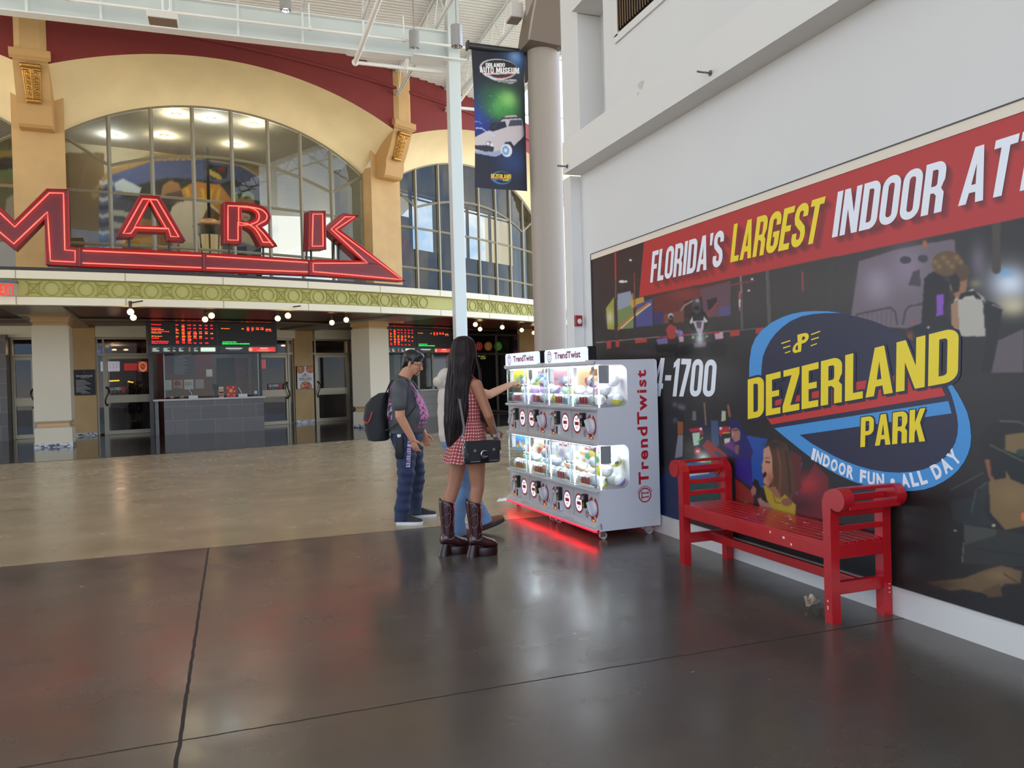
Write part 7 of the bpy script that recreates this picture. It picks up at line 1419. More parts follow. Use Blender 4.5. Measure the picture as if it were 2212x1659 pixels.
def print_text(name, s, q, cc, d, bold=0.03, off=(0, 0), grow=0.0):
    pts = [np.array(wallp(x+off[0], y+off[1], d)) for x, y in q]
    if grow:
        c_ = sum(pts)/4; pts = [p+(p-c_)/np.linalg.norm(p-c_)*grow for p in pts]
    mb = MB(); word(mb, s, quad_fn(*pts)); return obj(name, mb, mat('vinyl_%d_%d_%d' % cc, cc, 0.38, spec=0.35), mural)
SH = (110, 34, 36)
for s, q, cc in (("FLORIDA'S", q1, WH), ('LARGEST', q2, YL), ('INDOOR', q3, WH)):
    print_text('slogan', s, q, cc, 0.0022, 0.045)
for off, cc, d in ((np.zeros(3), WH, 0.0022),):
    mb = MB(); word(mb, 'ATTRACTION', quad_fn(*[p+off-np.array([d, 0, 0]) for p in q4])); obj('slogan_shadow' if cc == SH else 'slogan', mb, mat('vinyl_%d_%d_%d' % cc, cc, 0.38, spec=0.35), mural)
print_text('phone_number', '4-1700', [(1408, 856), (1543.5, 857), (1549.5, 777), (1418, 773)], WH, 0.0022, 0.04)
# round park logo
D3 = lambda *p: K(1580, 640, 3.456, *p)
left = [(132, 600), (135, 480), (150, 380), (180, 310), (230, 250), (310, 190), (380, 156), (450, 132), (530, 116), (620, 110), (720, 112), (820, 125)]
innerL = [(700, 125), (600, 134), (520, 150), (440, 186), (380, 230), (330, 278), (290, 330), (258, 390), (235, 450), (226, 520), (222, 600)]
right = [(1610, 665), (1640, 650), (1690, 725), (1730, 800), (1760, 865), (1780, 945), (1790, 1050), (1784, 1120), (1765, 1180), (1735, 1240), (1690, 1300), (1640, 1345), (1580, 1385), (1510, 1420), (1440, 1442), (1360, 1453), (1280, 1455), (1190, 1449), (1100, 1435), (1000, 1412), (900, 1380), (800, 1335), (720, 1290), (630, 1232), (550, 1172), (470, 1108), (400, 1052), (320, 985)]
innerR = [(510, 1035), (600, 1100), (680, 1146), (760, 1190), (850, 1232), (950, 1268), (1050, 1296), (1150, 1312), (1250, 1317), (1350, 1310), (1430, 1294), (1500, 1268), (1560, 1232), (1605, 1195), (1645, 1145), (1672, 1090), (1688, 1030), (1692, 960), (1684, 890), (1662, 800), (1640, 730)]
print_poly('logo_base', D3(*(left+[(880, 140), (960, 158), (1050, 182), (1150, 222), (1250, 272), (1350, 335), (1450, 412), (1520, 480), (1580, 555)]+right[1:]+[(230, 870), (180, 780), (150, 700)])), NV, 0.0010)
print_poly('logo_ring', D3(*(left+innerL)), BL, 0.0016); print_poly('logo_ring', D3(*(right+innerR)), BL, 0.0016)
print_poly('logo_band', D3((320, 985), (1620, 782), (1644, 874), (510, 1035)), BL, 0.0018)
print_poly('logo_band', D3((242, 872), (298, 957), (1598, 742), (1560, 660), (1400, 560), (930, 640), (320, 778), (250, 790)), RD_, 0.0018)
qd = D3((122, 918), (1690, 632), (1698, 228), (122, 622)); qp = D3((962, 1127), (1446, 1082), (1452, 832), (968, 905))
[print_text('logo_outline', 'DEZERLAND', qd, NV, 0.0022+0.0003*i, off=o_) for i, o_ in enumerate(((-4, -4), (4, -4), (4, 4), (-4, 4), (6, 6), (0, -5), (5, 0)))]; print_text('logo_name', 'DEZERLAND', qd, YL, 0.0052, 0.05)
[print_text('logo_outline', 'PARK', qp, NV, 0.0022+0.0003*i, off=o_) for i, o_ in enumerate(((-2, -2), (3, -2), (4, 4), (-2, 3)))]; print_text('logo_name', 'PARK', qp, YL, 0.0052, 0.05)
mb = MB()
for p in ([(372, 348), (438, 327), (440, 335), (374, 357)], [(385, 382), (438, 366), (440, 374), (387, 391)], [(399, 420), (440, 406), (441, 414), (401, 428)], [(594, 282), (662, 257), (664, 265), (595, 291)], [(596, 320), (652, 302), (653, 311), (597, 329)], [(592, 366), (638, 349), (639, 357), (593, 374)]): mb.flat(D3(*p), lambda u, v: wallp(u, v, 0.003))
text_fn(mb, 'd', quad_fn(*[np.array(wallp(x, y, 0.003)) for x, y in D3((450, 432), (520, 412), (530, 298), (472, 318))]), 0.03); text_fn(mb, 'P', quad_fn(*[np.array(wallp(x, y, 0.0036)) for x, y in D3((498, 412), (570, 392), (582, 264), (492, 288))]), 0.03)
obj('logo_emblem', mb, mat('vinyl_%d_%d_%d' % YL, YL, 0.38, spec=0.35), mural)
path = np.array(D3((600, 1172), (690, 1222), (780, 1268), (870, 1308), (980, 1346), (1090, 1371), (1210, 1383), (1320, 1376), (1420, 1355), (1530, 1310), (1620, 1250), (1690, 1170)))
wp = np.array([np.array(wallp(x, y, 0.003)) for x, y in path]); seg = np.r_[0, np.cumsum(np.linalg.norm(np.diff(wp, axis=0), axis=1))]
mb = MB(); msg = 'INDOOR FUN . ALL DAY'; adv = {'I': 0.5, ' ': 0.55, '.': 0.5, 'L': 0.85, 'F': 0.85}; tot = sum(adv.get(ch, 1.0) for ch in msg); pos = 0.0; hgt = 0.098
for ch in msg:
    a = adv.get(ch, 1.0); s0 = seg[-1]*(pos+0.08*a)/tot; s1 = seg[-1]*(pos+0.92*a)/tot; pos += a
    if ch == ' ': continue
    p0 = np.array([np.interp(s0, seg, wp[:, k]) for k in range(3)]); p1 = np.array([np.interp(s1, seg, wp[:, k]) for k in range(3)])
    if ch == '.': c_ = (p0+p1)/2; mb.flat([(0.018*math.cos(q), 0.018*math.sin(q)) for q in np.linspace(0, 2*PI, 13)[:-1]], lambda u, v: Vector(c_+np.array([0, u, v]))); continue
    t_ = (p1-p0)/np.linalg.norm(p1-p0); n_ = np.array([0, t_[2], -t_[1]]); n_ = n_ if n_[2] > 0 else -n_; hk = hgt*(0.85+0.3*(pos/tot)*0)
    text_fn(mb, ch, quad_fn(p0-n_*hk/2, p1-n_*hk/2, p1+n_*hk/2, p0+n_*hk/2), 0.05)
obj('logo_tagline', mb, mat('vinyl_%d_%d_%d' % WH, WH, 0.38, spec=0.35), mural)

# ================================================================== RED BENCH
BRED = mat('red_bench_paint', (176, 20, 28), 0.28, coat=0.25, noise=(6, 0.08)); CHIP = mat('bare_chip', (226, 206, 196), 0.7)
bx0, bx1, by0, by1 = 3.245, 3.695, 3.63, 5.27
t = bench = thing('garden_bench', 'red painted slatted bench with scrolled arms in front of the mural', 'bench', ((bx0+bx1)/2, (by0+by1)/2, 0))
LW = 0.062
def leg(y, x, front):
    """square leg that rises into an S-shaped scroll arm; the scroll turns outwards along the bench"""
    s = -1 if y < 4.4 else 1
    prof = [(0, 0), (LW, 0), (LW, 0.56)]+[(LW-0.0, 0.60)]
    prof = [(-LW/2, 0), (LW/2, 0), (LW/2, 0.62), (LW/2+0.012, 0.66)]
    # outward side first (u positive = outwards)
    ring_c, ring_r = (0.085, 0.735), 0.068
    arc = [(ring_c[0]+ring_r*math.cos(a), ring_c[1]+ring_r*math.sin(a)) for a in np.linspace(-2.35, 1.9, 20)]
    back = [(0.03, 0.79), (-0.012, 0.765), (-0.035, 0.72), (-LW/2-0.004, 0.66), (-LW/2, 0.6)]
    return [(u, v) for u, v in [(-LW/2, 0), (LW/2, 0), (LW/2, 0.60), (LW/2+0.004, 0.65)]+arc+back]
for y, sy in ((by0+LW/2, -1), (by1-LW/2, 1)):
    for x in (bx0+LW/2, bx1-LW/2):
        mb = MB(); mb.prism(leg(y, x, True), lambda u, v, d: Vector((x+d, y+sy*u, v)), -LW/2, LW/2); lg = obj('leg', mb, BRED, t)
        mb = MB(); mb.cyl((x-LW/2-0.006, y+sy*0.085, 0.735), (x+LW/2+0.006, y+sy*0.085, 0.735), 0.066, n=26); obj('scroll', mb, BRED, lg, 40)
    for u, v, w_, h_ in ((0.075, 0.792, 0.05, 0.018), (0.135, 0.70, 0.018, 0.045), (0.045, 0.735, 0.018, 0.04), (0.0, 0.635, 0.02, 0.034), (0.0, 0.548, 0.02, 0.034)):
        mb = MB(); mb.rbox(((bx0+bx1)/2, y+sy*u, v), (bx1-bx0-LW*1.2, w_, h_), 0.004); obj('arm_slat', mb, BRED, t)
    mb = MB(); mb.rbox(((bx0+bx1)/2, y, 0.415), (bx1-bx0-LW*1.2, 0.04, 0.085), 0.004); obj('side_rail', mb, BRED, t)
    mb = MB(); mb.rbox(((bx0+bx1)/2, y, 0.20), (bx1-bx0-LW*1.2, 0.036, 0.075), 0.004); obj('side_stretcher', mb, BRED, t)
for x in (bx0+0.022, bx1-0.022):
    mb = MB(); mb.rbox((x, (by0+by1)/2, 0.415), (0.034, by1-by0-LW, 0.085), 0.004); obj('seat_rail', mb, BRED, t)
mb = MB(); mb.rbox(((bx0+bx1)/2+0.03, (by0+by1)/2, 0.20), (0.036, by1-by0-LW*0.6, 0.06), 0.004); obj('long_stretcher', mb, BRED, t)
ns = 7; sw = (bx1-bx0-0.012)/ns
for k in range(ns):
    mb = MB(); mb.rbox((bx0+0.006+sw*(k+0.5), (by0+by1)/2, 0.463), (sw-0.007, by1-by0-LW*2+0.03 if k in (0, ns-1) else by1-by0-0.02, 0.018), 0.004); obj('seat_slat', mb, BRED, t)
mb = MB()
for k in range(26):
    x, y = rng.uniform(bx0+0.08, bx1-0.05), rng.uniform(by0+0.2, by1-0.55); l, w_ = rng.uniform(0.008, 0.03), rng.uniform(0.004, 0.009); mb.box((x, y, 0.4725), (w_, l, 0.001))
for y, z, l in ((4.05, 0.43, 0.02), (4.18, 0.442, 0.012), (3.98, 0.40, 0.014)): mb.box((bx0+0.0045, y, z), (0.001, l, 0.014))
for z in (0.13, 0.095, 0.085): mb.box((bx0-0.0005, by0+0.035, z), (0.001, 0.008, 0.012))
for z in (0.19, 0.165, 0.14): mb.box((bx1-0.02, by0-0.0005, z), (0.012, 0.001, 0.005))
obj('paint_chip', mb, CHIP, t)
# crumpled tissue under the bench
q = Vector(onz(1752, 1302, 0.02)); mb = MB(); r_ = np.random.default_rng(4); n_ = 18
mb.grid(lambda u, v: q+Vector(((u-0.5)*0.13*(0.5+0.7*v), (0.5-v)*0.10, 0.002+abs(0.05*math.sin(u*4.2+v*2.6)*math.sin(v*3.4+u*1.3))+0.008*math.sin(u*15)*math.sin(v*13)*(1-abs(2*u-1)**4)*(1-abs(2*v-1)**4)-0.02+0.012)), 14, 12)
tag(obj('crumpled_tissue', mb, mat('tissue', (196, 176, 154), 0.9)), 'crumpled beige tissue on the floor beneath the red bench', 'tissue')

# fire alarm on the end of the wall
t = thing('fire_alarm', 'small red fire alarm strobe on the white end of the wall', 'alarm', (3.62, YE-0.01, 1.98))
q = Vector(ony(1249, 693, 7.92)); mb = MB(); mb.rbox(q, (0.085, 0.05, 0.12), 0.008); obj('housing', mb, mat('alarm_red', (150, 24, 34), 0.4), t)
mb = MB(); mb.sph(q+Vector((0.005, -0.028, -0.008)), (0.028, 0.014, 0.032), 12, 8); obj('strobe_lens', mb, mat('strobe_lens', (214, 206, 206), 0.15), t, True)

# ================================================================== PEOPLE
def ell_ring(c, rx, ry, n=20, tilt=0.0, yaw=0.0, flat=0.0):
    """ring in the x-y plane, leaning forward by tilt"""
    o = []
    for j in range(n):
        a = 2*PI*j/n; x, y = rx*math.cos(a), ry*math.sin(a)
        x, y = x*math.cos(yaw)-y*math.sin(yaw), x*math.sin(yaw)+y*math.cos(yaw)
        o.append(Vector((c[0]+x*math.cos(tilt), c[1]+y, c[2]-x*math.sin(tilt))))
    return o
def limb(mb, pts, rad, n=14, sub=4, end=True):
    P_ = [np.array(p, float) for p in pts]; Q, R = [], []
    for i in range(len(P_)-1):
        for k in range(sub): s = k/sub; Q.append(P_[i]*(1-s)+P_[i+1]*s); R.append(rad[i]*(1-s)+rad[i+1]*s)
    Q.append(P_[-1]); R.append(rad[-1]); mb.tube(Q, R, n); mb.sph(P_[0], rad[0], n, 8)
    if end: mb.sph(P_[-1], rad[-1], n, 8)
    for p, r in zip(P_[1:-1], rad[1:-1]): mb.sph(p, r, n, 8)
def hand(mb, W, d, n, t, curl=(0.35, 0.4, 0.45, 0.5), k=1.0, thumb=0.5, point=False):
    W, d, n, t = [Vector(v) for v in (W, d, n, t)]; d.normalize(); n = (n-d*n.dot(d)).normalized(); t = (t-d*t.dot(d)-n*t.dot(n)).normalized()
    def ring(c, a, b): return [c+t*(a*math.cos(2*PI*j/14))+n*(b*math.sin(2*PI*j/14)) for j in range(14)]
    mb.loft([ring(W-d*0.02, 0.026*k, 0.020*k), ring(W+d*0.012*k, 0.029*k, 0.019*k), ring(W+d*0.045*k, 0.040*k, 0.017*k), ring(W+d*0.082*k, 0.042*k, 0.014*k), ring(W+d*0.096*k, 0.038*k, 0.010*k)])
    for i, (o, l) in enumerate(((0.031, 0.070), (0.0105, 0.078), (-0.0105, 0.073), (-0.031, 0.058))):
        p = W+d*0.088*k+t*o*k; c = curl[i]; a = c*0.6; pts = [p]; fr = (0.45, 0.3, 0.25)
        if point and i == 0: c = 0.06; a = 0.0
        for s in range(3): pts.append(pts[-1]+(d*math.cos(a)+n*math.sin(a)+t*o*0.6)*l*fr[s]*k); a += c
        limb(mb, pts, [0.0098*k, 0.0092*k, 0.0084*k, 0.0072*k], 10, 2)
    p = W+d*0.022*k+t*0.028*k; q = p+(d*0.62+t*0.62+n*thumb*0.5).normalized()*0.042*k; r = q+(d*0.9+t*0.2+n*thumb).normalized()*0.034*k; s = r+(d*0.9+n*thumb*1.3).normalized()*0.026*k
    limb(mb, [p, q, r, s], [0.015*k, 0.0125*k, 0.0105*k, 0.0085*k], 10, 2)
def head_frame(c, pitch, yaw=0.0): return Matrix.Translation(Vector(c)) @ Matrix.Rotation(yaw, 4, 'Z') @ Matrix.Rotation(pitch, 4, 'Y')
def head(mb, Mx, neck=None, nr=0.058, k=1.0):
    T = lambda x, y, z: Mx @ Vector((x*k, y*k, z*k)); R3 = Mx.to_3x3()
    mb.sph(T(-0.012, 0, 0.038), (0.098*k, 0.077*k, 0.090*k), 24, 16, R3); mb.sph(T(0.022, 0, -0.02), (0.072*k, 0.066*k, 0.085*k), 20, 14, R3); mb.sph(T(0.035, 0, -0.062), (0.055*k, 0.052*k, 0.050*k), 18, 12, R3)
    mb.sph(T(0.072, 0, -0.098), (0.020*k, 0.024*k, 0.016*k), 12, 8, R3)
    for s in (-1, 1):
        mb.sph(T(0.052, s*0.038, -0.022), (0.032*k, 0.024*k, 0.028*k), 12, 8, R3); mb.sph(T(0.075, s*0.03, 0.022), (0.018*k, 0.028*k, 0.009*k), 12, 8, R3)
        mb.sph(T(-0.012, s*0.078, -0.012), (0.019*k, 0.009*k, 0.030*k), 12, 8, R3 @ Matrix.Rotation(-0.15*s, 3, 'Z')); mb.sph(T(-0.010, s*0.080, -0.036), (0.009*k, 0.007*k, 0.012*k), 8, 6, R3)
    mb.tube([T(0.086, 0, 0.016), T(0.098, 0, -0.006), T(0.110, 0, -0.028)], [0.009*k, 0.011*k, 0.013*k], 10); mb.sph(T(0.108, 0, -0.031), 0.0135*k, 10, 8)
    for s in (-1, 1): mb.sph(T(0.098, s*0.011, -0.035), (0.011*k, 0.009*k, 0.009*k), 8, 6, R3)
    mb.sph(T(0.088, 0, -0.060), (0.012*k, 0.024*k, 0.006*k), 12, 6, R3); mb.sph(T(0.086, 0, -0.073), (0.012*k, 0.020*k, 0.007*k), 12, 6, R3)
    if neck is not None: limb(mb, [neck, T(-0.02, 0, -0.06)], [nr*1.12, nr], 16, 4)
def skin(name, c): return mat(name, c, 0.5, spec=0.35, noise=(14, 0.05))
def worn(name, me, M, root, smooth=True): return put(name, me, M, root, smooth, world=False)
def cloth_obj(name, mb, vox, M, root, sm=4, bumpy=0.0, seed=1):
    me = remesh(mb, vox, sm, name)
    if bumpy:
        v = verts_of(me); nn = np.empty(len(v)*3); me.vertices.foreach_get('normal', nn); nn = nn.reshape(-1, 3); r_ = np.random.default_rng(seed); d = np.zeros(len(v))
        for _ in range(7):
            kx = r_.normal(0, 16, 3); kx[2] *= 2.2; d += np.sin(v @ kx + r_.uniform(0, 6.28))
        v = v+nn*(d*bumpy/3)[:, None]; me.vertices.foreach_set('co', v.ravel())
    return worn(name, me, M, root), me
def face_bits(root, Mx, k, browc, eyes=True, mouth=(150, 84, 78)):
    T = lambda x, y, z: Mx @ Vector((x*k, y*k, z*k)); R3 = Mx.to_3x3()
    mb = MB(); pu = MB(); br = MB()
    for s in (-1, 1):
        mb.sph(T(0.078, s*0.031, 0.002), (0.010*k, 0.0145*k, 0.0075*k), 12, 8, R3); pu.sph(T(0.0855, s*0.031, 0.001), (0.004*k, 0.0058*k, 0.0058*k), 10, 6, R3)
        br.tube([T(0.086, s*0.014, 0.024), T(0.090, s*0.03, 0.030), T(0.078, s*0.050, 0.024)], [0.004*k, 0.0048*k, 0.003*k], 6)
    e_ = obj('eye', mb, mat('eye_white', (226, 220, 214), 0.3), root, True, world=False); obj('pupil', pu, mat('pupil_dark', (34, 24, 20), 0.2), e_, True, world=False)
    obj('eyebrow', br, browc, root, True, world=False)
    mb = MB(); mb.sph(T(0.094, 0, -0.0665), (0.007*k, 0.021*k, 0.0035*k), 12, 6, R3); obj('lips', mb, mat('lips_%d' % mouth[0], mouth, 0.4), root, True, world=False)

def shoe(root, pos, yaw, L_, W_, H_, upper, sole, name='shoe', pitch=0.0, low=True, lace=None):
    """low shoe, heel at -0.3L, toe at +0.7L along the foot's own x"""
    M_ = Matrix.Translation(Vector(pos)) @ Matrix.Rotation(yaw, 4, 'Z') @ Matrix.Translation(Vector((-0.3*L_, 0, 0))) @ Matrix.Rotation(pitch, 4, 'Y') @ Matrix.Translation(Vector((0.3*L_, 0, 0))); T = lambda x, y, z: M_ @ Vector((x, y, z))
    def out(s, z, g=0.0): # outline of the sole
        o = []
        for a in np.linspace(0, 2*PI, 29)[:-1]:
            x = math.cos(a); y = math.sin(a); wv = 0.5+0.10*math.tanh(x*2)+0.04*x; o.append(T(0.2*L_+0.5*L_*x*(1+g), W_*wv*y*(abs(math.sin(a))**-0.15 if abs(math.sin(a)) > 0.05 else 1)*(1+g*2)*0.98, z))
        return o
    mb = MB(); mb.loft([out(0, 0.0, -0.02), out(0, 0.008, 0.0), out(0, 0.028, 0.0), out(0, 0.032, -0.02)]); so = obj(name+'_sole', mb, sole, root, 40, world=False)
    up = MB(); secs = [(-0.29, 0.040, 0.82), (-0.25, 0.062, 0.95), (-0.15, 0.075, 1.0), (-0.02, 0.074, 1.0), (0.10, 0.085, 0.92), (0.22, 0.095, 0.74), (0.38, 0.108, 0.56), (0.52, 0.104, 0.46), (0.62, 0.086, 0.40), (0.68, 0.05, 0.30)]
    up.loft([[T(x*L_, (w_*L_*3.4*0.5*W_/0.10*0.62)*math.cos(q), 0.028+max(0.0, H_*h*math.sin(q)) if math.sin(q) > 0 else 0.024) for q in np.linspace(-0.2, PI+0.2, 16)] for x, w_, h in [(s[0], s[1]*0.9, s[2]) for s in secs]])
    u_ = obj(name, up, upper, root, 60, world=False)
    if lace:
        lb = MB()
        for k in range(4):
            x = (0.12+0.08*k)*L_; z = 0.03+H_*(0.92-0.12*k); lb.tube([T(x, -0.025, z-0.012), T(x+0.006, 0, z+0.004), T(x, 0.025, z-0.012)], 0.004, 5)
        obj('lace', lb, lace, u_, True, world=False)

# ---------------------------------------------------------------- man with backpack
SK1 = skin('skin_tan', (196, 140, 108)); HAIRK = mat('black_hair', (24, 20, 20), 0.4, noise=(60, 0.3))
man = thing('person', 'man in glasses, grey pink-printed t-shirt and dark jeans looking down', 'person', (1.70, 8.05, 0), math.radians(-20))
HM = head_frame((0.085, -0.0, 1.655), 0.30, -0.12)
bd = MB(); head(bd, HM, (-0.02, 0, 1.49), 0.062)
bd.loft([ell_ring((cx, 0, z), rx, ry) for z, cx, rx, ry in ((0.86, 0, 0.12, 0.15), (1.05, 0, 0.15, 0.175), (1.25, -0.01, 0.15, 0.18), (1.38, -0.03, 0.105, 0.16), (1.45, -0.03, 0.07, 0.12), (1.50, -0.02, 0.06, 0.08))])
limb(bd, [(-0.005, -0.105, 0.88), (0.005, -0.145, 0.50), (-0.055, -0.165, 0.06)], [0.088, 0.06, 0.045]); limb(bd, [(0.02, 0.105, 0.88), (0.075, 0.155, 0.50), (0.035, 0.20, 0.06)], [0.088, 0.06, 0.045])
RS_, RE_, RWr = (-0.035, -0.205, 1.425), (-0.02, -0.285, 1.115), (0.095, -0.275, 0.885)
LS_, LE_, LWr = (-0.03, 0.205, 1.425), (0.0, 0.275, 1.13), (0.15, 0.255, 0.90)
limb(bd, [RS_, RE_, RWr], [0.062, 0.050, 0.034]); limb(bd, [LS_, LE_, LWr], [0.062, 0.050, 0.034])
hand(bd, RWr, (0.30, 0.05, -1.0), (0.5, 0.9, 0.2), (0.9, -0.4, 0.15), (0.4, 0.5, 0.55, 0.6)); hand(bd, LWr, (0.25, 0.0, -1.0), (0.4, -0.9, 0.1), (0.9, 0.4, 0.15), (0.5, 0.6, 0.65, 0.7))
worn('body', remesh(bd, 0.0048, 3, 'body'), SK1, man)
face_bits(man, HM, 1.0, HAIRK)
# hair, moustache, goatee
T = lambda x, y, z: HM @ Vector((x, y, z)); R3 = HM.to_3x3()
hb = MB(); hb.sph(T(-0.018, 0, 0.062), (0.107, 0.086, 0.086), 24, 14, R3); hb.sph(T(-0.055, 0, 0.02), (0.068, 0.082, 0.085), 20, 12, R3); hb.sph(T(0.045, 0, 0.098), (0.055, 0.066, 0.036), 18, 10, R3); hb.sph(T(-0.075, 0, -0.03), (0.04, 0.062, 0.05), 16, 10, R3)
for s in (-1, 1): hb.sph(T(0.008, s*0.076, 0.03), (0.02, 0.010, 0.04), 10, 8, R3)
me = remesh(hb, 0.005, 2, 'hair'); v = verts_of(me); v[:, 2] += 0.0015*np.sin(v[:, 1]*180+v[:, 0]*20); me.vertices.foreach_set('co', v.ravel()); worn('hair', me, HAIRK, man)
fb = MB(); fb.tube([T(0.084, -0.027, -0.058), T(0.097, -0.010, -0.049), T(0.098, 0, -0.048), T(0.097, 0.010, -0.049), T(0.084, 0.027, -0.058)], [0.003, 0.006, 0.005, 0.006, 0.003], 6); fb.sph(T(0.083, 0, -0.098), (0.011, 0.017, 0.012), 12, 8, R3)
for s in (-1, 1): fb.tube([T(0.082, s*0.026, -0.06), T(0.076, s*0.032, -0.085), T(0.066, s*0.026, -0.105)], 0.0035, 5)
obj('beard', fb, HAIRK, man, True, world=False)
gl = MB(); GB = mat('glasses_black', (22, 20, 22), 0.3)
for s in (-1, 1):
    gl.tube([T(0.098-0.012*abs(math.cos(q)*0.5+0.5*s*0+0.0), s*0.033+0.027*math.cos(q), -0.006+0.024*math.sin(q)) for q in np.linspace(0, 2*PI, 21)[:-1]], 0.0024, 6, closed=True); gl.tube([T(0.09, s*0.06, 0.004), T(0.04, s*0.079, 0.004), T(-0.012, s*0.083, 0.0), T(-0.03, s*0.082, -0.015)], 0.0024, 6)
gl.tube([T(0.100, -0.007, 0.0), T(0.104, 0, 0.003), T(0.100, 0.007, 0.0)], 0.0024, 6); obj('glasses', gl, GB, man, True, world=False)
er = MB(); er.sph(T(-0.008, -0.088, -0.058), 0.005, 8, 6); er.sph(T(-0.008, -0.089, -0.076), 0.005, 8, 6); er.cyl(T(-0.008, -0.087, -0.045), T(-0.008, -0.089, -0.075), 0.0015, n=5); obj('earring', er, SILV, man, True, world=False)
# t-shirt
ts = MB(); ts.loft([ell_ring((cx, 0, z), rx, ry, 28, tl) for z, cx, rx, ry, tl in ((0.935, -0.01, 0.185, 0.215, 0), (1.0, 0.005, 0.200, 0.218, 0), (1.10, 0.022, 0.212, 0.220, 0), (1.20, 0.018, 0.200, 0.220, 0), (1.30, -0.005, 0.178, 0.222, 0), (1.40, -0.03, 0.148, 0.220, 0.1), (1.47, -0.03, 0.108, 0.170, 0.2), (1.515, -0.02, 0.085, 0.105, 0.3), (1.53, -0.015, 0.076, 0.082, 0.3))])
for s, (a, b) in ((-1, (RS_, RE_)), (1, (LS_, LE_))):
    a, b = Vector(a), Vector(b); limb(ts, [a+Vector((0, -s*0.05, 0.005)), a+Vector((0, s*0.005, -0.01)), a.lerp(b, 0.58)+Vector((0, s*0.02, 0))], [0.085, 0.082, 0.083])
me = remesh(ts, 0.0075, 4, 't_shirt'); v = verts_of(me); nn = np.empty(len(v)*3); me.vertices.foreach_get('normal', nn); nn = nn.reshape(-1, 3); d = np.zeros(len(v)); r_ = np.random.default_rng(5)
for _ in range(8): d += np.sin(v @ (r_.normal(0, 13, 3)*np.array([1, 1, 1.8]))+r_.uniform(0, 6))
v = v+nn*(d*0.0016)[:, None]; me.vertices.foreach_set('co', v.ravel())
cv = Canvas(np.stack([v[:, 1]*1.0, v[:, 2]], -1), (78, 80, 84)); cv.c *= (1+0.10*np.sin(v[:, 0:1]*23+v[:, 2:3]*31)*np.sin(v[:, 1:2]*29)); front = (v[:, 0] > 0.06) & (np.abs(v[:, 1]) < 0.155); back = (v[:, 0] < -0.12) & (np.abs(v[:, 1]) < 0.15)
pink = np.array([206, 120, 178]); dk = np.array([62, 60, 68])
Y_, Z_ = v[:, 1], v[:, 2]
m1 = front & (Z_ > 1.07) & (Z_ < 1.36) & ((np.sin(Y_*95+3*np.sin(Z_*70))+np.sin(Z_*105+2*np.sin(Y_*66))) > -0.45); cv.c[m1] = pink
m2 = front & (Z_ > 1.36) & (Z_ < 1.46) & (np.sin(Y_*90+Z_*60) > 0.2); cv.c[m2] = pink
m3 = front & (Z_ > 1.025) & (Z_ < 1.055) & (np.sin(Y_*150) > -0.2); cv.c[m3] = pink*0.95; m4 = front & (Z_ > 0.985) & (Z_ < 1.015) & (np.sin(Y_*120) > -0.4); cv.c[m4] = (150, 88, 120)
m5 = back & (Z_ > 1.05) & (Z_ < 1.33) & (np.sin(Y_*60+Z_*50)+np.sin(Z_*75) > 0.2); cv.c[m5] = pink; m6 = back & (Z_ > 1.12) & (Z_ < 1.25) & (np.sin(Y_*30+Z_*90) > 0.5); cv.c[m6] = (206, 206, 220); m7 = back & (Z_ > 1.38) & (Z_ < 1.47) & (np.sin(Y_*80) > 0.3); cv.c[m7] = pink
set_cols(me, cv.c); worn('t_shirt', me, painted('washed_cotton', 0.85, bump=(300, 0.2)), man)
DEN = mat('dark_denim', (40, 54, 84), 0.8, noise=(7, 0.22), bump=(400, 0.3))
jn = MB(); jn.loft([ell_ring((0.0, 0, z), rx, ry, 24) for z, rx, ry in ((0.98, 0.168, 0.20), (0.90, 0.175, 0.205), (0.82, 0.15, 0.20), (0.78, 0.10, 0.15))])
limb(jn, [(-0.005, -0.105, 0.86), (0.005, -0.145, 0.50), (-0.055, -0.165, 0.12), (-0.055, -0.165, 0.035)], [0.122, 0.085, 0.073, 0.074], end=False); limb(jn, [(0.02, 0.105, 0.86), (0.075, 0.155, 0.50), (0.035, 0.20, 0.12), (0.035, 0.20, 0.035)], [0.122, 0.085, 0.073, 0.074], end=False)
cloth_obj('jeans', jn, 0.0085, DEN, man, 3, 0.007, 3)
SHB = mat('black_canvas', (44, 46, 52), 0.75); SHW = mat('white_rubber', (222, 222, 222), 0.5)
shoe(man, (-0.03, -0.175, 0), -0.12, 0.285, 0.10, 0.095, SHB, SHW, lace=BLACKM); shoe(man, (0.065, 0.21, 0), 0.10, 0.285, 0.10, 0.095, SHB, SHW, lace=BLACKM)
mb = MB(); mb.rbox((-0.045, -0.225, 0.80), (0.085, 0.045, 0.225), 0.018); obj('pouch', mb, mat('black_pouch', (14, 14, 16), 0.6), man, 40, world=False)
mb = MB(); mb.cyl((-0.045, -0.225, 0.905), (-0.045, -0.225, 0.935), 0.022, n=14); obj('bottle_cap', mb, SHW, man, 40, world=False)
ly = np.linspace(0, 1, 30); mb = MB(); mb.loft([[Vector((0.07-0.035*s, -0.236+0.012*s-0.010*math.sin(s*3), 0.955-0.36*s))+Vector((dx, dy, 0)) for dx, dy in ((-0.02, 0.0), (0.02, 0.012), (0.02, 0.017), (-0.02, 0.005))] for s in ly])
me = mesh_of(mb, 'lanyard'); v = verts_of(me); c_ = np.where((np.sin(v[:, 2:3]*260)+np.sin(v[:, 0:1]*330+v[:, 2:3]*140)) > 0.1, [[206, 200, 226]], [[110, 70, 120]]); set_cols(me, c_); worn('lanyard', me, painted('lanyard_weave', 0.7), man, False)
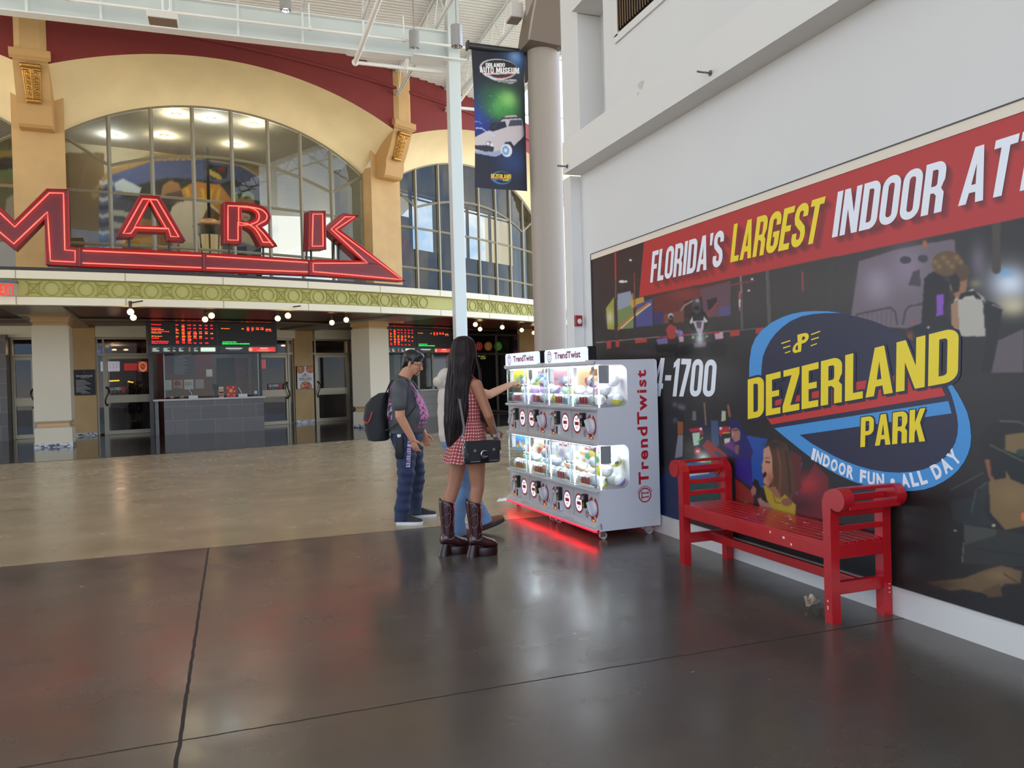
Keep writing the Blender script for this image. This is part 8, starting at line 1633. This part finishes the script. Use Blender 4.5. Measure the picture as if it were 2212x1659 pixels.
# backpack
BPK = mat('black_nylon', (30, 30, 34), 0.7, bump=(120, 0.3)); XM_ = WM[man.name]
bp = thing('backpack', 'black backpack with a red-piped pocket worn by the man in glasses', 'backpack', tuple(XM_ @ Vector((-0.34, -0.02, 0.85))), math.radians(-20))
def lx(x, y, z): return XM_ @ Vector((x, y, z))
mb = MB(); rings = []
for z, x0, x1, hw in ((0.86, -0.34, -0.195, 0.12), (0.875, -0.395, -0.185, 0.145), (0.98, -0.425, -0.19, 0.155), (1.12, -0.435, -0.205, 0.155), (1.24, -0.415, -0.195, 0.15), (1.315, -0.35, -0.18, 0.14), (1.36, -0.27, -0.17, 0.12)):
    rings.append([lx(x0+(x1-x0)*(0.5+0.5*math.copysign(abs(math.cos(q))**0.55, math.cos(q))), hw*math.copysign(abs(math.sin(q))**0.55, math.sin(q)), z+0.10*((x0+x1)/2-(x0+(x1-x0)*(0.5+0.5*math.cos(q))))*-0.6) for q in np.linspace(0, 2*PI, 33)[:-1]])
mb.loft(rings); obj('bag', mb, BPK, bp, 50)
mb = MB(); mb.tube([lx(-0.425+0.10*s, -0.162-0.006*math.sin(s*3), 1.10-0.13*math.sin(s*1.6)+0.20*s*s) for s in np.linspace(0, 1, 14)], 0.006, 6); obj('red_piping', mb, mat('red_piping', (220, 50, 46), 0.5), bp, True)
for s in (-1, 1):
    mb = MB(); path = [(-0.20, s*0.12, 1.33), (-0.13, s*0.125, 1.48), (-0.03, s*0.13, 1.515), (0.06, s*0.135, 1.475), (0.135, s*0.15, 1.36), (0.13, s*0.195, 1.22), (0.03, s*0.238, 1.10), (-0.10, s*0.225, 1.02), (-0.20, s*0.14, 0.97)]
    Q = []
    for i in range(len(path)-1):
        for k in range(4): f_ = k/4; Q.append(np.array(path[i])*(1-f_)+np.array(path[i+1])*f_)
    Q.append(np.array(path[-1])); wd = [0.028 if i < 20 else 0.012 for i in range(len(Q))]
    mb.loft([[lx(*(q+np.array(o))) for o in ((0, -w_, 0.004), (0, w_, 0.004), (0, w_, -0.006), (0, -w_, -0.006))] for q, w_ in zip(Q, wd)]); obj('shoulder_strap', mb, BPK, bp)

# ---------------------------------------------------------------- woman with long hair
SK2 = skin('skin_brown', (164, 112, 84)); HAIRB = mat('long_dark_hair', (32, 19, 18), 0.5, spec=0.25, noise=(40, 0.35))
wom = thing('person', 'woman with very long dark hair in a red checked dress and tall boots', 'person', (1.80, 6.30, 0), math.radians(6))
HW = head_frame((0.06, 0.03, 1.705), 0.06, 0.5)
bd = MB(); head(bd, HW, (0.035, 0, 1.52), 0.048, 0.95)
bd.loft([ell_ring((cx, 0, z), rx, ry) for z, cx, rx, ry in ((0.84, 0.05, 0.115, 0.155), (0.98, 0.055, 0.115, 0.165), (1.10, 0.065, 0.092, 0.132), (1.20, 0.065, 0.085, 0.12), (1.32, 0.065, 0.098, 0.132), (1.43, 0.055, 0.085, 0.140), (1.50, 0.05, 0.055, 0.085))])
limb(bd, [(0.085, -0.085, 0.88), (0.095, -0.085, 0.58), (0.055, -0.085, 0.40), (0.06, -0.085, 0.24)], [0.088, 0.058, 0.050, 0.036]); limb(bd, [(0.015, 0.085, 0.88), (-0.05, 0.085, 0.58), (-0.118, 0.085, 0.40), (-0.122, 0.085, 0.24)], [0.088, 0.058, 0.050, 0.036])
AS, AE, AW = (0.075, -0.165, 1.43), (0.155, -0.215, 1.175), (0.245, -0.135, 1.005); BS, BE, BW = (0.075, 0.165, 1.43), (0.15, 0.21, 1.18), (0.26, 0.03, 1.03)
limb(bd, [AS, AE, AW], [0.050, 0.040, 0.027]); limb(bd, [BS, BE, BW], [0.050, 0.040, 0.027])
hand(bd, AW, (0.55, 0.45, -0.60), (-0.2, 0.9, 0.1), (0.7, 0.1, 0.6), (0.6, 0.65, 0.7, 0.7), 0.9); hand(bd, BW, (0.75, -0.50, -0.25), (-0.3, -0.6, -0.5), (0.5, 0.2, 0.8), (0.35, 0.5, 0.6, 0.6), 0.9)
worn('body', remesh(bd, 0.0048, 3, 'body'), SK2, wom)
face_bits(wom, HW, 0.95, HAIRB)
def plaid(u, v, nu, nv):
    a = (u*nu) % 1.0; b = (v*nv) % 1.0; ra, rb = a < 0.62, b < 0.62
    c = np.array([134, 30, 36]) if ra and rb else (np.array([222, 200, 190]) if not ra and not rb else np.array([164, 82, 82]))
    if 0.28 < a < 0.34 or 0.28 < b < 0.34: c = c*0.78+np.array([230, 220, 210])*0.22
    return c
def dress_part(name, prof, nu_, nv_, cu, cv_, flare=0.0):
    me = bpy.data.meshes.new(name); vs, fs, cs = [], [], []; zs = [p[0] for p in prof]
    for i in range(nv_+1):
        z = zs[0]+(zs[-1]-zs[0])*i/nv_; g = [np.interp(z, zs[::-1] if zs[0] > zs[-1] else zs, [p[k] for p in (prof[::-1] if zs[0] > zs[-1] else prof)]) for k in (1, 2, 3)]
        for j in range(nu_):
            a = 2*PI*j/nu_; s = i/nv_; fl = 1+flare*s*(0.5*math.sin(a*9+0.6)+0.5*math.sin(a*5+2)); vs.append((g[0]+g[1]*fl*math.cos(a), g[2]*fl*math.sin(a), z+0.012*flare*8*s*math.sin(a*9))); cs.append(plaid(j/nu_, s, cu, cv_))
    for i in range(nv_):
        for j in range(nu_): fs.append((i*nu_+j, i*nu_+(j+1) % nu_, (i+1)*nu_+(j+1) % nu_, (i+1)*nu_+j))
    me.from_pydata(vs, [], fs); set_cols(me, np.array(cs)); return worn(name, me, painted('checked_cotton', 0.8, bump=(350, 0.2)), wom)
dress_part('dress_bodice', [(1.37, 0.06, 0.106, 0.152), (1.30, 0.066, 0.110, 0.147), (1.20, 0.066, 0.096, 0.130), (1.13, 0.066, 0.098, 0.133)], 300, 80, 26, 8)
dress_part('dress_skirt', [(1.135, 0.066, 0.100, 0.136), (1.04, 0.062, 0.132, 0.172), (0.92, 0.045, 0.165, 0.205), (0.79, 0.025, 0.188, 0.225)], 420, 140, 40, 13, 0.05)
for s in (-1, 1):
    mb = MB(); mb.tube([(0.15, s*0.08, 1.37), (0.125, s*0.09, 1.46), (0.06, s*0.095, 1.515), (-0.01, s*0.09, 1.45), (-0.04, s*0.08, 1.37)], 0.008, 6); obj('dress_strap', mb, mat('dress_red', (140, 34, 40), 0.8), wom, True, world=False)
# the hair: cap over the skull, then a heavy fall down the back and over both sides
n_ = 96
def hair_ring(c, rx, ry, rip, ph, tw=0.0): return [Vector((c[0]+(rx*(1+rip*math.sin(j*2*PI/n_*17+ph)+rip*0.7*math.sin(j*2*PI/n_*29+ph*2.1)))*math.cos(2*PI*j/n_+tw), c[1]+(ry*(1+rip*math.sin(j*2*PI/n_*17+ph)+rip*0.7*math.sin(j*2*PI/n_*29+ph*2.1)))*math.sin(2*PI*j/n_+tw), c[2])) for j in range(n_)]
prof = [(1.848, 0.055, 0.020, 0.020, 0.030), (1.842, 0.052, 0.050, 0.050, 0.030), (1.815, 0.050, 0.088, 0.080, 0.040), (1.740, 0.048, 0.112, 0.098, 0.030), (1.680, 0.040, 0.118, 0.104, 0.020), (1.620, 0.025, 0.112, 0.108, 0.010), (1.550, 0.005, 0.105, 0.122, 0.000), (1.460, -0.015, 0.098, 0.145, 0.000), (1.360, -0.030, 0.092, 0.150, 0.000), (1.250, -0.040, 0.088, 0.148, 0.000), (1.140, -0.050, 0.085, 0.140, 0.005), (1.050, -0.057, 0.076, 0.125, 0.010), (0.966, -0.063, 0.062, 0.100, 0.015), (0.899, -0.067, 0.045, 0.070, 0.020), (0.843, -0.070, 0.020, 0.030, 0.020)]
Q = []
for i in range(len(prof)-1):
    for k in range(5): f_ = k/5; Q.append(np.array(prof[i])*(1-f_)+np.array(prof[i+1])*f_)
Q.append(np.array(prof[-1]))
mb = MB(); mb.loft([hair_ring((q[1], q[4]+0.004*math.sin(i*0.5), q[0]), q[2], q[3], 0.012+0.016*max(0, i-20)/50, 0.3*math.sin(i*0.11)*3) for i, q in enumerate(Q)])
r_ = np.random.default_rng(11)
for k in range(170):
    a = r_.uniform(0, 2*PI); z0 = r_.uniform(1.45, 1.7); pts = []
    zend = r_.uniform(0.80, 1.0)
    for s in np.linspace(0, 1, 12):
        z = z0+(zend-z0)*s; g = [np.interp(z, [p[0] for p in prof[::-1]], [p[m_] for p in prof[::-1]]) for m_ in (1, 2, 3, 4)]
        pts.append((g[0]+g[1]*0.985*math.cos(a)+0.006*math.sin(s*7+k), g[3]+g[2]*0.985*math.sin(a)+0.006*math.cos(s*8+k*2), z))
    mb.tube(pts, [0.0052*math.sin(PI*min(1, 0.06+s*0.9))**0.6*(1-0.5*s)+0.0003 for s in np.linspace(0, 1, 12)], 6)
for k in range(14): # lighter front locks over the shoulder
    o = r_.uniform(-0.02, 0.03); e_ = r_.uniform(-0.02, 0.02); mb.tube([(0.13+o*0.4, -0.045+o, 1.66), (0.155+o*0.6, -0.05+o, 1.55), (0.165+o*0.5, -0.045+o, 1.42), (0.175+e_, -0.06+o, 1.28), (0.18+e_, -0.08+o, 1.15), (0.175+e_*1.5, -0.10+o, 1.06+e_)], [0.012, 0.012, 0.011, 0.010, 0.007, 0.002], 6)
obj('hair', mb, HAIRB, wom, 50, world=False)
# boots
BOOT = mat('oxblood_leather', (58, 22, 24), 0.28, coat=0.3, noise=(12, 0.15)); HEEL = mat('stacked_heel', (44, 18, 18), 0.35); STUD = mat('boot_stud', (206, 196, 180), 0.25, metal=0.8); BSTI = mat('boot_stitch', (150, 120, 116), 0.5)
def boot(px, py, yaw, lean):
    B_ = Matrix.Translation(Vector((px, py, 0))) @ Matrix.Rotation(yaw, 4, 'Z'); T = lambda x, y, z: B_ @ Vector((x, y, z)); n2 = 28
    ctr = lambda z: lean*max(0, z-0.17)
    def rg(z, rx, ry, dx=0.0, dz=0.0): return [T(dx+ctr(z)+rx*math.cos(2*PI*j/n2), ry*math.sin(2*PI*j/n2), z+dz*math.cos(2*PI*j/n2)) for j in range(n2)]
    mb = MB(); mb.loft([rg(0.135, 0.045, 0.040, 0.005), rg(0.17, 0.052, 0.045, 0.008), rg(0.22, 0.056, 0.047, 0.008), rg(0.30, 0.060, 0.052, 0.004), rg(0.38, 0.066, 0.058, 0.0), rg(0.44, 0.070, 0.062, 0.0, -0.012), rg(0.455, 0.070, 0.062, 0.0, -0.016), rg(0.455, 0.062, 0.055, 0.0, -0.016), rg(0.36, 0.056, 0.050)], cap=False); sh = obj('boot_shaft', mb, BOOT, wom, True, world=False)
    mb = MB(); sec = [(-0.058, 0.030, 0.10, 0.15), (-0.045, 0.040, 0.095, 0.19), (0.0, 0.043, 0.09, 0.205), (0.05, 0.043, 0.078, 0.182), (0.09, 0.046, 0.066, 0.155), (0.13, 0.048, 0.060, 0.140), (0.165, 0.045, 0.060, 0.128), (0.188, 0.034, 0.062, 0.105), (0.196, 0.015, 0.066, 0.085)]
    mb.loft([[T(x, w_*math.cos(q), z0+(z1-z0)*(0.5+0.5*math.sin(q))) for q in np.linspace(0, 2*PI, 21)[:-1]] for x, w_, z0, z1 in sec]); obj('boot_foot', mb, BOOT, wom, True, world=False)
    mb = MB(); ou = lambda z, g: [T(0.105+0.092*math.cos(q)*g, 0.054*math.sin(q)*g*(0.92+0.08*math.cos(q)), z) for q in np.linspace(0, 2*PI, 25)[:-1]]
    mb.loft([ou(0.0, 0.94), ou(0.012, 1.0), ou(0.055, 1.0), ou(0.068, 0.97)]); pl = obj('platform_sole', mb, HEEL, wom, 40, world=False)
    mb = MB(); he = lambda z, g, dx: [T(dx+0.046*g*math.cos(q), 0.043*g*math.sin(q), z) for q in np.linspace(0, 2*PI, 21)[:-1]]
    mb.loft([he(0.0, 1.08, -0.035), he(0.02, 1.04, -0.033), he(0.10, 0.9, -0.015)]); mb.loft([[T(x, y, z) for y, z in ((-0.03, z0), (0.03, z0), (0.03, z0+0.02), (-0.03, z0+0.02))] for x, z0 in ((0.0, 0.085), (0.05, 0.06))]); obj('boot_heel', mb, HEEL, wom, 40, world=False)
    mb = MB()
    def on(a, z, rx0=0.0): 
        rx = np.interp(z, [0.135, 0.17, 0.22, 0.30, 0.38, 0.44], [0.045, 0.052, 0.056, 0.060, 0.066, 0.070]); ry = np.interp(z, [0.135, 0.17, 0.22, 0.30, 0.38, 0.44], [0.040, 0.045, 0.047, 0.052, 0.058, 0.062]); return T(ctr(z)+0.004+(rx+0.002)*math.cos(a), (ry+0.002)*math.sin(a), z)
    for k in range(7): mb.sph(on(-1.9+0.06*k+0.3*math.sin(k*0.6), 0.435-0.012*k), 0.0032, 6, 4); mb.sph(on(-1.55-0.08*k, 0.44-0.006*abs(k-3)), 0.0032, 6, 4)
    for k in range(14): a = -2.6+0.16*k; mb.sph(T(0.01+0.062*math.cos(a), 0.052*math.sin(a), 0.185-0.045*math.sin(k/13*PI)), 0.0034, 6, 4)
    for k in range(5): mb.sph(on(-0.35, 0.44-0.022*k), 0.0032, 6, 4)
    for z in (0.425, 0.41): mb.sph(on(-1.0, z), 0.005, 6, 4)
    obj('boot_stud', mb, STUD, sh, True, world=False)
    mb = MB(); mb.tube([on(a, z) for a, z in ((-2.6, 0.32), (-2.0, 0.355), (-1.5, 0.36), (-1.45, 0.33), (-1.55, 0.31), (-1.4, 0.29), (-1.55, 0.27), (-1.7, 0.25), (-2.1, 0.245), (-2.4, 0.26))], 0.002, 4); mb.tube([on(a, z) for a, z in ((-0.9, 0.24), (-1.0, 0.28), (-0.85, 0.31), (-0.7, 0.35), (-0.5, 0.35), (-0.55, 0.31), (-0.75, 0.28))], 0.002, 4); obj('boot_stitching', mb, BSTI, sh, True, world=False)
    mb = MB(); mb.tube([T(0.035+0.016*math.cos(q), -0.047, 0.18+0.016*math.sin(q)) for q in np.linspace(0, 2*PI, 15)[:-1]], 0.004, 6, closed=True); obj('ankle_ring', mb, BOOT, sh, True, world=False); mb = MB(); mb.box(T(ctr(0.46)-0.06, 0, 0.462), (0.008, 0.03, 0.05)); obj('pull_tab', mb, BOOT, sh, world=False)
boot(0.06, -0.085, -0.05, -0.02); boot(-0.125, 0.085, 0.0, 0.02)
# bracelets and rings
mb = MB()
for k in range(3): c_ = Vector(AE).lerp(Vector(AW), 0.86+0.05*k); ax = (Vector(AW)-Vector(AE)).normalized(); u_ = ax.orthogonal().normalized(); w_ = ax.cross(u_); mb.tube([c_+(u_*math.cos(q)+w_*math.sin(q))*0.034 for q in np.linspace(0, 2*PI, 17)[:-1]], 0.004, 5, closed=True)
obj('bracelet', mb, SILV, wom, True, world=False)
# shoulder bag
LEA = mat('black_grained_leather', (24, 24, 27), 0.42, bump=(220, 0.25)); XW_ = WM[wom.name]
def lw(x, y, z): return XW_ @ Vector((x, y, z))
bg_ = thing('handbag', 'black leather shoulder bag with silver c-shaped clasp at the hip of the long-haired woman', 'bag', tuple(lw(0.055, -0.275, 0.80)), math.radians(6)); BM = XW_ @ Matrix.Translation(Vector((0.055, -0.275, 0.80)))
T = lambda x, y, z: BM @ Vector((x, y, z))
mb = MB(); mb.loft([[T(hw*math.copysign(abs(math.cos(q))**0.35, math.cos(q)), hd*math.copysign(abs(math.sin(q))**0.5, math.sin(q)), z) for q in np.linspace(0, 2*PI, 37)[:-1]] for z, hw, hd in ((0.0, 0.145, 0.038), (0.008, 0.155, 0.046), (0.09, 0.156, 0.046), (0.165, 0.150, 0.036), (0.18, 0.142, 0.024))]); obj('bag_body', mb, LEA, bg_, 60)
mb = MB(); fl = lambda u, off: (-0.048-off)
mb.prism([(-0.152, 0.176), (-0.152, 0.10), (-0.10, 0.075), (-0.03, 0.085), (0.03, 0.085), (0.10, 0.075), (0.152, 0.10), (0.152, 0.176)], lambda u, v, d: T(u, -0.052+0.06*max(0, v-0.15)+d, v), 0, 0.008); obj('bag_flap', mb, LEA, bg_)
for s in (-1, 1):
    mb = MB(); bm = bmesh.new(); bmesh.ops.create_cube(bm, size=1)
    for v in bm.verts: v.co = Vector((s*0.083+v.co.x*0.105, -0.056+v.co.y*0.022, 0.046+v.co.z*0.075))
    bmesh.ops.bevel(bm, geom=list(bm.edges), offset=0.008, segments=2, affect='EDGES'); mb.bm(bm, BM); bm.free(); pk = obj('bag_pocket', mb, LEA, bg_, 40)
    mb = MB(); mb.cyl(T(s*0.083, -0.055, 0.108), T(s*0.083, -0.066, 0.108), 0.013, n=16); obj('turn_lock', mb, SILV, pk, 40)
    mb = MB(); mb.tube([T(s*0.083-0.04, -0.069, 0.02), T(s*0.083+0.04, -0.069, 0.02)], 0.0025, 5); obj('pocket_trim', mb, SILV, pk)
    for q in (-1, 1): pass
mb = MB(); mb.sph(T(0, -0.058, 0.05), (0.028, 0.012, 0.026), 16, 10); obj('clasp_tab', mb, LEA, bg_, True)
mb = MB(); mb.tube([T(0.032*math.cos(q), -0.072, 0.078+0.026*math.sin(q)) for q in np.linspace(0.75, 5.6, 18)], [0.004+0.005*math.sin((i/17)*PI) for i in range(18)], 8); obj('c_clasp', mb, SILV, bg_, True)
CHN = MB()
def chain(pts, m):
    for i in range(len(pts)-1):
        a, b = Vector(pts[i]), Vector(pts[i+1]); d_ = (b-a); u_ = d_.orthogonal().normalized() if i % 2 else d_.normalized().cross(d_.orthogonal().normalized()); c_ = (a+b)/2; dn = d_.normalized()
        m.tube([c_+dn*(d_.length*0.62*math.cos(q))+u_*(0.009*math.sin(q)) for q in np.linspace(0, 2*PI, 11)[:-1]], 0.0026, 5, closed=True)
for s, x in ((-1, -0.158), (1, 0.158)): chain([T(x+0.006*math.sin(k), -0.01, 0.02+0.018*k) for k in range(13)], CHN)
obj('bag_chain', CHN, SILV, bg_, True)
mb = MB(); q_ = [T(-0.155, -0.005, 0.235), lw(-0.075, -0.235, 1.10), lw(-0.075, -0.19, 1.22), lw(-0.07, -0.12, 1.36), lw(-0.03, 0.02, 1.50), lw(0.03, 0.09, 1.535), lw(0.11, 0.08, 1.47), lw(0.185, 0.0, 1.34), lw(0.19, -0.12, 1.2), lw(0.20, -0.24, 1.08), T(0.158, -0.005, 0.235)]
mb.loft([[Vector(p)+Vector(o) for o in ((-0.009, 0, -0.003), (0.009, 0, -0.003), (0.009, 0, 0.004), (-0.009, 0, 0.004))] for p in q_]); obj('bag_strap', mb, mat('bag_strap_grey', (104, 102, 104), 0.45), bg_, 60)

# ---------------------------------------------------------------- pointing person in a pale hoodie
SK3 = skin('skin_fair', (222, 172, 142)); HOOD = mat('oatmeal_fleece', (206, 194, 184), 0.95, bump=(160, 0.4)); DENL = mat('light_denim', (104, 138, 178), 0.8, noise=(8, 0.2), bump=(400, 0.3)); SUED = mat('brown_suede', (118, 72, 48), 0.7, noise=(9, 0.15))
gy = thing('person', 'person in a pale hoodie and light jeans behind the long-haired woman, pointing', 'person', (1.955, 7.02, 0), math.radians(3))
HG = head_frame((0.035, 0, 1.60), 0.08, -0.1); bd = MB(); head(bd, HG, (-0.01, 0, 1.44), 0.056, 0.97)
bd.loft([ell_ring((0, 0, z), rx, ry) for z, rx, ry in ((0.84, 0.11, 0.16), (1.0, 0.115, 0.165), (1.2, 0.12, 0.17), (1.38, 0.10, 0.17), (1.45, 0.06, 0.09))])
for s in (-1, 1): limb(bd, [(0.0, s*0.09, 0.88), (0.03 if s < 0 else 0.08, s*0.1, 0.48), (-0.05 if s < 0 else 0.25, s*0.1, 0.12)], [0.085, 0.058, 0.042])
GS, GE, GWr = (0.02, -0.185, 1.395), (0.27, -0.165, 1.33), (0.525, -0.06, 1.415)
limb(bd, [GS, GE, GWr], [0.052, 0.042, 0.028]); limb(bd, [(0.0, 0.19, 1.39), (0.02, 0.25, 1.12), (0.12, 0.22, 0.92)], [0.052, 0.042, 0.029])
hand(bd, GWr, (0.93, 0.28, 0.16), (0.0, 0.2, -1.0), (-0.3, 0.95, 0.0), (0.9, 1.1, 1.15, 1.15), 0.95, 0.7, point=True); hand(bd, (0.12, 0.22, 0.92), (0.3, 0, -1), (0.3, -0.9, 0), (0.9, 0.3, 0.1))
worn('body', remesh(bd, 0.0048, 3, 'body'), SK3, gy); face_bits(gy, HG, 0.97, HAIRK)
hb = MB(); TG = lambda x, y, z: HG @ Vector((x, y, z)); hb.sph(TG(-0.02, 0, 0.055), (0.103, 0.084, 0.085), 20, 12, HG.to_3x3()); hb.sph(TG(-0.055, 0, 0.0), (0.06, 0.078, 0.085), 18, 10, HG.to_3x3()); worn('hair', remesh(hb, 0.006, 2, 'hair'), mat('brown_hair', (58, 40, 32), 0.5, noise=(50, 0.3)), gy)
hd = MB(); hd.loft([ell_ring((cx, 0, z), rx, ry, 26) for z, cx, rx, ry in ((0.90, 0.0, 0.150, 0.185), (0.97, 0.0, 0.165, 0.20), (1.10, 0.0, 0.168, 0.205), (1.25, -0.005, 0.160, 0.205), (1.36, -0.02, 0.140, 0.20), (1.43, -0.025, 0.105, 0.15), (1.48, -0.02, 0.085, 0.10))])
limb(hd, [(0.0, -0.14, 1.38), GS, (0.13, -0.175, 1.365)], [0.085, 0.085, 0.072]); limb(hd, [(0.0, 0.14, 1.38), (0.0, 0.19, 1.38), (0.02, 0.25, 1.12), (0.10, 0.225, 0.96)], [0.085, 0.082, 0.068, 0.05])
hd.sph((-0.09, 0, 1.51), (0.075, 0.115, 0.080), 20, 12, Matrix.Rotation(0.6, 3, 'Y')); hd.sph((-0.155, 0, 1.455), (0.060, 0.10, 0.045), 20, 12, Matrix.Rotation(0.7, 3, 'Y')); hd.sph((-0.10, 0, 1.44), (0.08, 0.12, 0.06), 16, 10); hd.tube([(-0.05, -0.10, 1.50), (0.05, -0.085, 1.47), (0.10, 0, 1.42), (0.05, 0.085, 1.47), (-0.05, 0.10, 1.50)], 0.034, 10)
cloth_obj('hoodie', hd, 0.008, HOOD, gy, 4, 0.004, 8)
jn = MB(); jn.loft([ell_ring((0, 0, z), rx, ry, 22) for z, rx, ry in ((0.97, 0.135, 0.172), (0.88, 0.142, 0.178), (0.80, 0.12, 0.17), (0.76, 0.08, 0.12))])
limb(jn, [(0.0, -0.095, 0.85), (0.03, -0.105, 0.48), (-0.055, -0.11, 0.20), (-0.06, -0.11, 0.05)], [0.098, 0.072, 0.074, 0.090], end=False); limb(jn, [(0.02, 0.095, 0.85), (0.12, 0.12, 0.48), (0.25, 0.13, 0.22), (0.295, 0.13, 0.085)], [0.098, 0.072, 0.074, 0.092], end=False)
cloth_obj('jeans', jn, 0.0085, DENL, gy, 4, 0.005, 12)
GUM = mat('shoe_dark_sole', (40, 32, 30), 0.6)
shoe(gy, (-0.035, -0.11, 0), 0.0, 0.285, 0.102, 0.10, SUED, GUM); shoe(gy, (0.325, 0.13, 0), -0.05, 0.29, 0.102, 0.10, SUED, GUM, pitch=-0.33)

# ---------------------------------------------------------------- people inside the cinema
DRKC = mat('dark_uniform', (36, 34, 38), 0.85)
def simple_person(loc_, rz, label, hgt, sit, cap=False):
    pr = thing('person', label, 'person', tuple(loc_), rz); k = hgt/1.7; HH = head_frame((0.04, 0, 1.58*k), 0.25, 0.0); bd = MB(); head(bd, HH, (-0.01, 0, 1.42*k), 0.056, 0.97)
    bd.loft([ell_ring((0, 0, z*k), rx, ry) for z, rx, ry in ((0.84, 0.12, 0.17), (1.0, 0.125, 0.17), (1.2, 0.13, 0.18), (1.37, 0.11, 0.18), (1.44, 0.06, 0.09))])
    for s in (-1, 1):
        limb(bd, [(0, s*0.1, 0.88*k), (0.01, s*0.11, 0.48*k), (-0.01, s*0.11, 0.06)], [0.09, 0.06, 0.045]); limb(bd, [(0, s*0.19, 1.36*k), (0.06, s*0.25, 1.08*k), (0.28, s*0.17, 1.13 if sit else 0.98*k)], [0.052, 0.042, 0.03])
        hand(bd, (0.28, s*0.17, 1.13 if sit else 0.98*k), (0.9, -0.2*s, -0.1), (0, -0.2*s, -1), (0.1, -s, 0)); bd.sph((0.06, s*0.11, 0.035), (0.13, 0.045, 0.035), 12, 8)
    worn('body', remesh(bd, 0.006, 3, 'body'), SK1, pr); face_bits(pr, HH, 0.97, HAIRK)
    hb = MB(); TH = lambda x, y, z: HH @ Vector((x, y, z)); hb.sph(TH(-0.015, 0, 0.055), (0.106, 0.087, 0.088), 18, 10, HH.to_3x3()); hb.sph(TH(-0.055, 0, 0.0), (0.062, 0.08, 0.08), 16, 10, HH.to_3x3()); worn('hair', remesh(hb, 0.008, 2, 'hair'), HAIRK, pr)
    cl = MB(); cl.loft([ell_ring((0, 0, z*k), rx, ry, 22) for z, rx, ry in ((0.86, 0.15, 0.19), (1.0, 0.155, 0.195), (1.2, 0.155, 0.20), (1.36, 0.135, 0.195), (1.44, 0.09, 0.12), (1.47, 0.075, 0.085))])
    for s in (-1, 1): limb(cl, [(0, s*0.14, 1.35*k), (0, s*0.19, 1.35*k), (0.06, s*0.25, 1.08*k), (0.22, s*0.19, 1.09 if sit else 0.99*k)], [0.075, 0.075, 0.06, 0.045])
    cloth_obj('jacket', cl, 0.012, DRKC, pr, 3, 0.003, 4)
    tr = MB(); tr.loft([ell_ring((0, 0, z*k), rx, ry, 18) for z, rx, ry in ((0.92, 0.14, 0.18), (0.8, 0.13, 0.18))])
    for s in (-1, 1): limb(tr, [(0, s*0.1, 0.86*k), (0.01, s*0.11, 0.48*k), (-0.01, s*0.11, 0.07)], [0.105, 0.08, 0.07])
    cloth_obj('trousers', tr, 0.014, DRKC, pr, 3); return pr
cp = loc2(0.32, 1.12, 0); simple_person(cp, math.atan2(-uy.y, -uy.x), 'cashier in dark clothes looking down behind the ticket counter glass', 1.60, True)
pq = P(13.2, oncyl(271, 830, 13.2)[0], 0); simple_person(pq, math.radians(100), 'left one of two dark-clothed people inside the lobby behind the glass door', 1.62, False)
pq = P(14.6, oncyl(304, 830, 14.6)[0], 0); simple_person(pq, math.radians(85), 'right one of two dark-clothed people inside the lobby behind the glass door', 1.72, False)
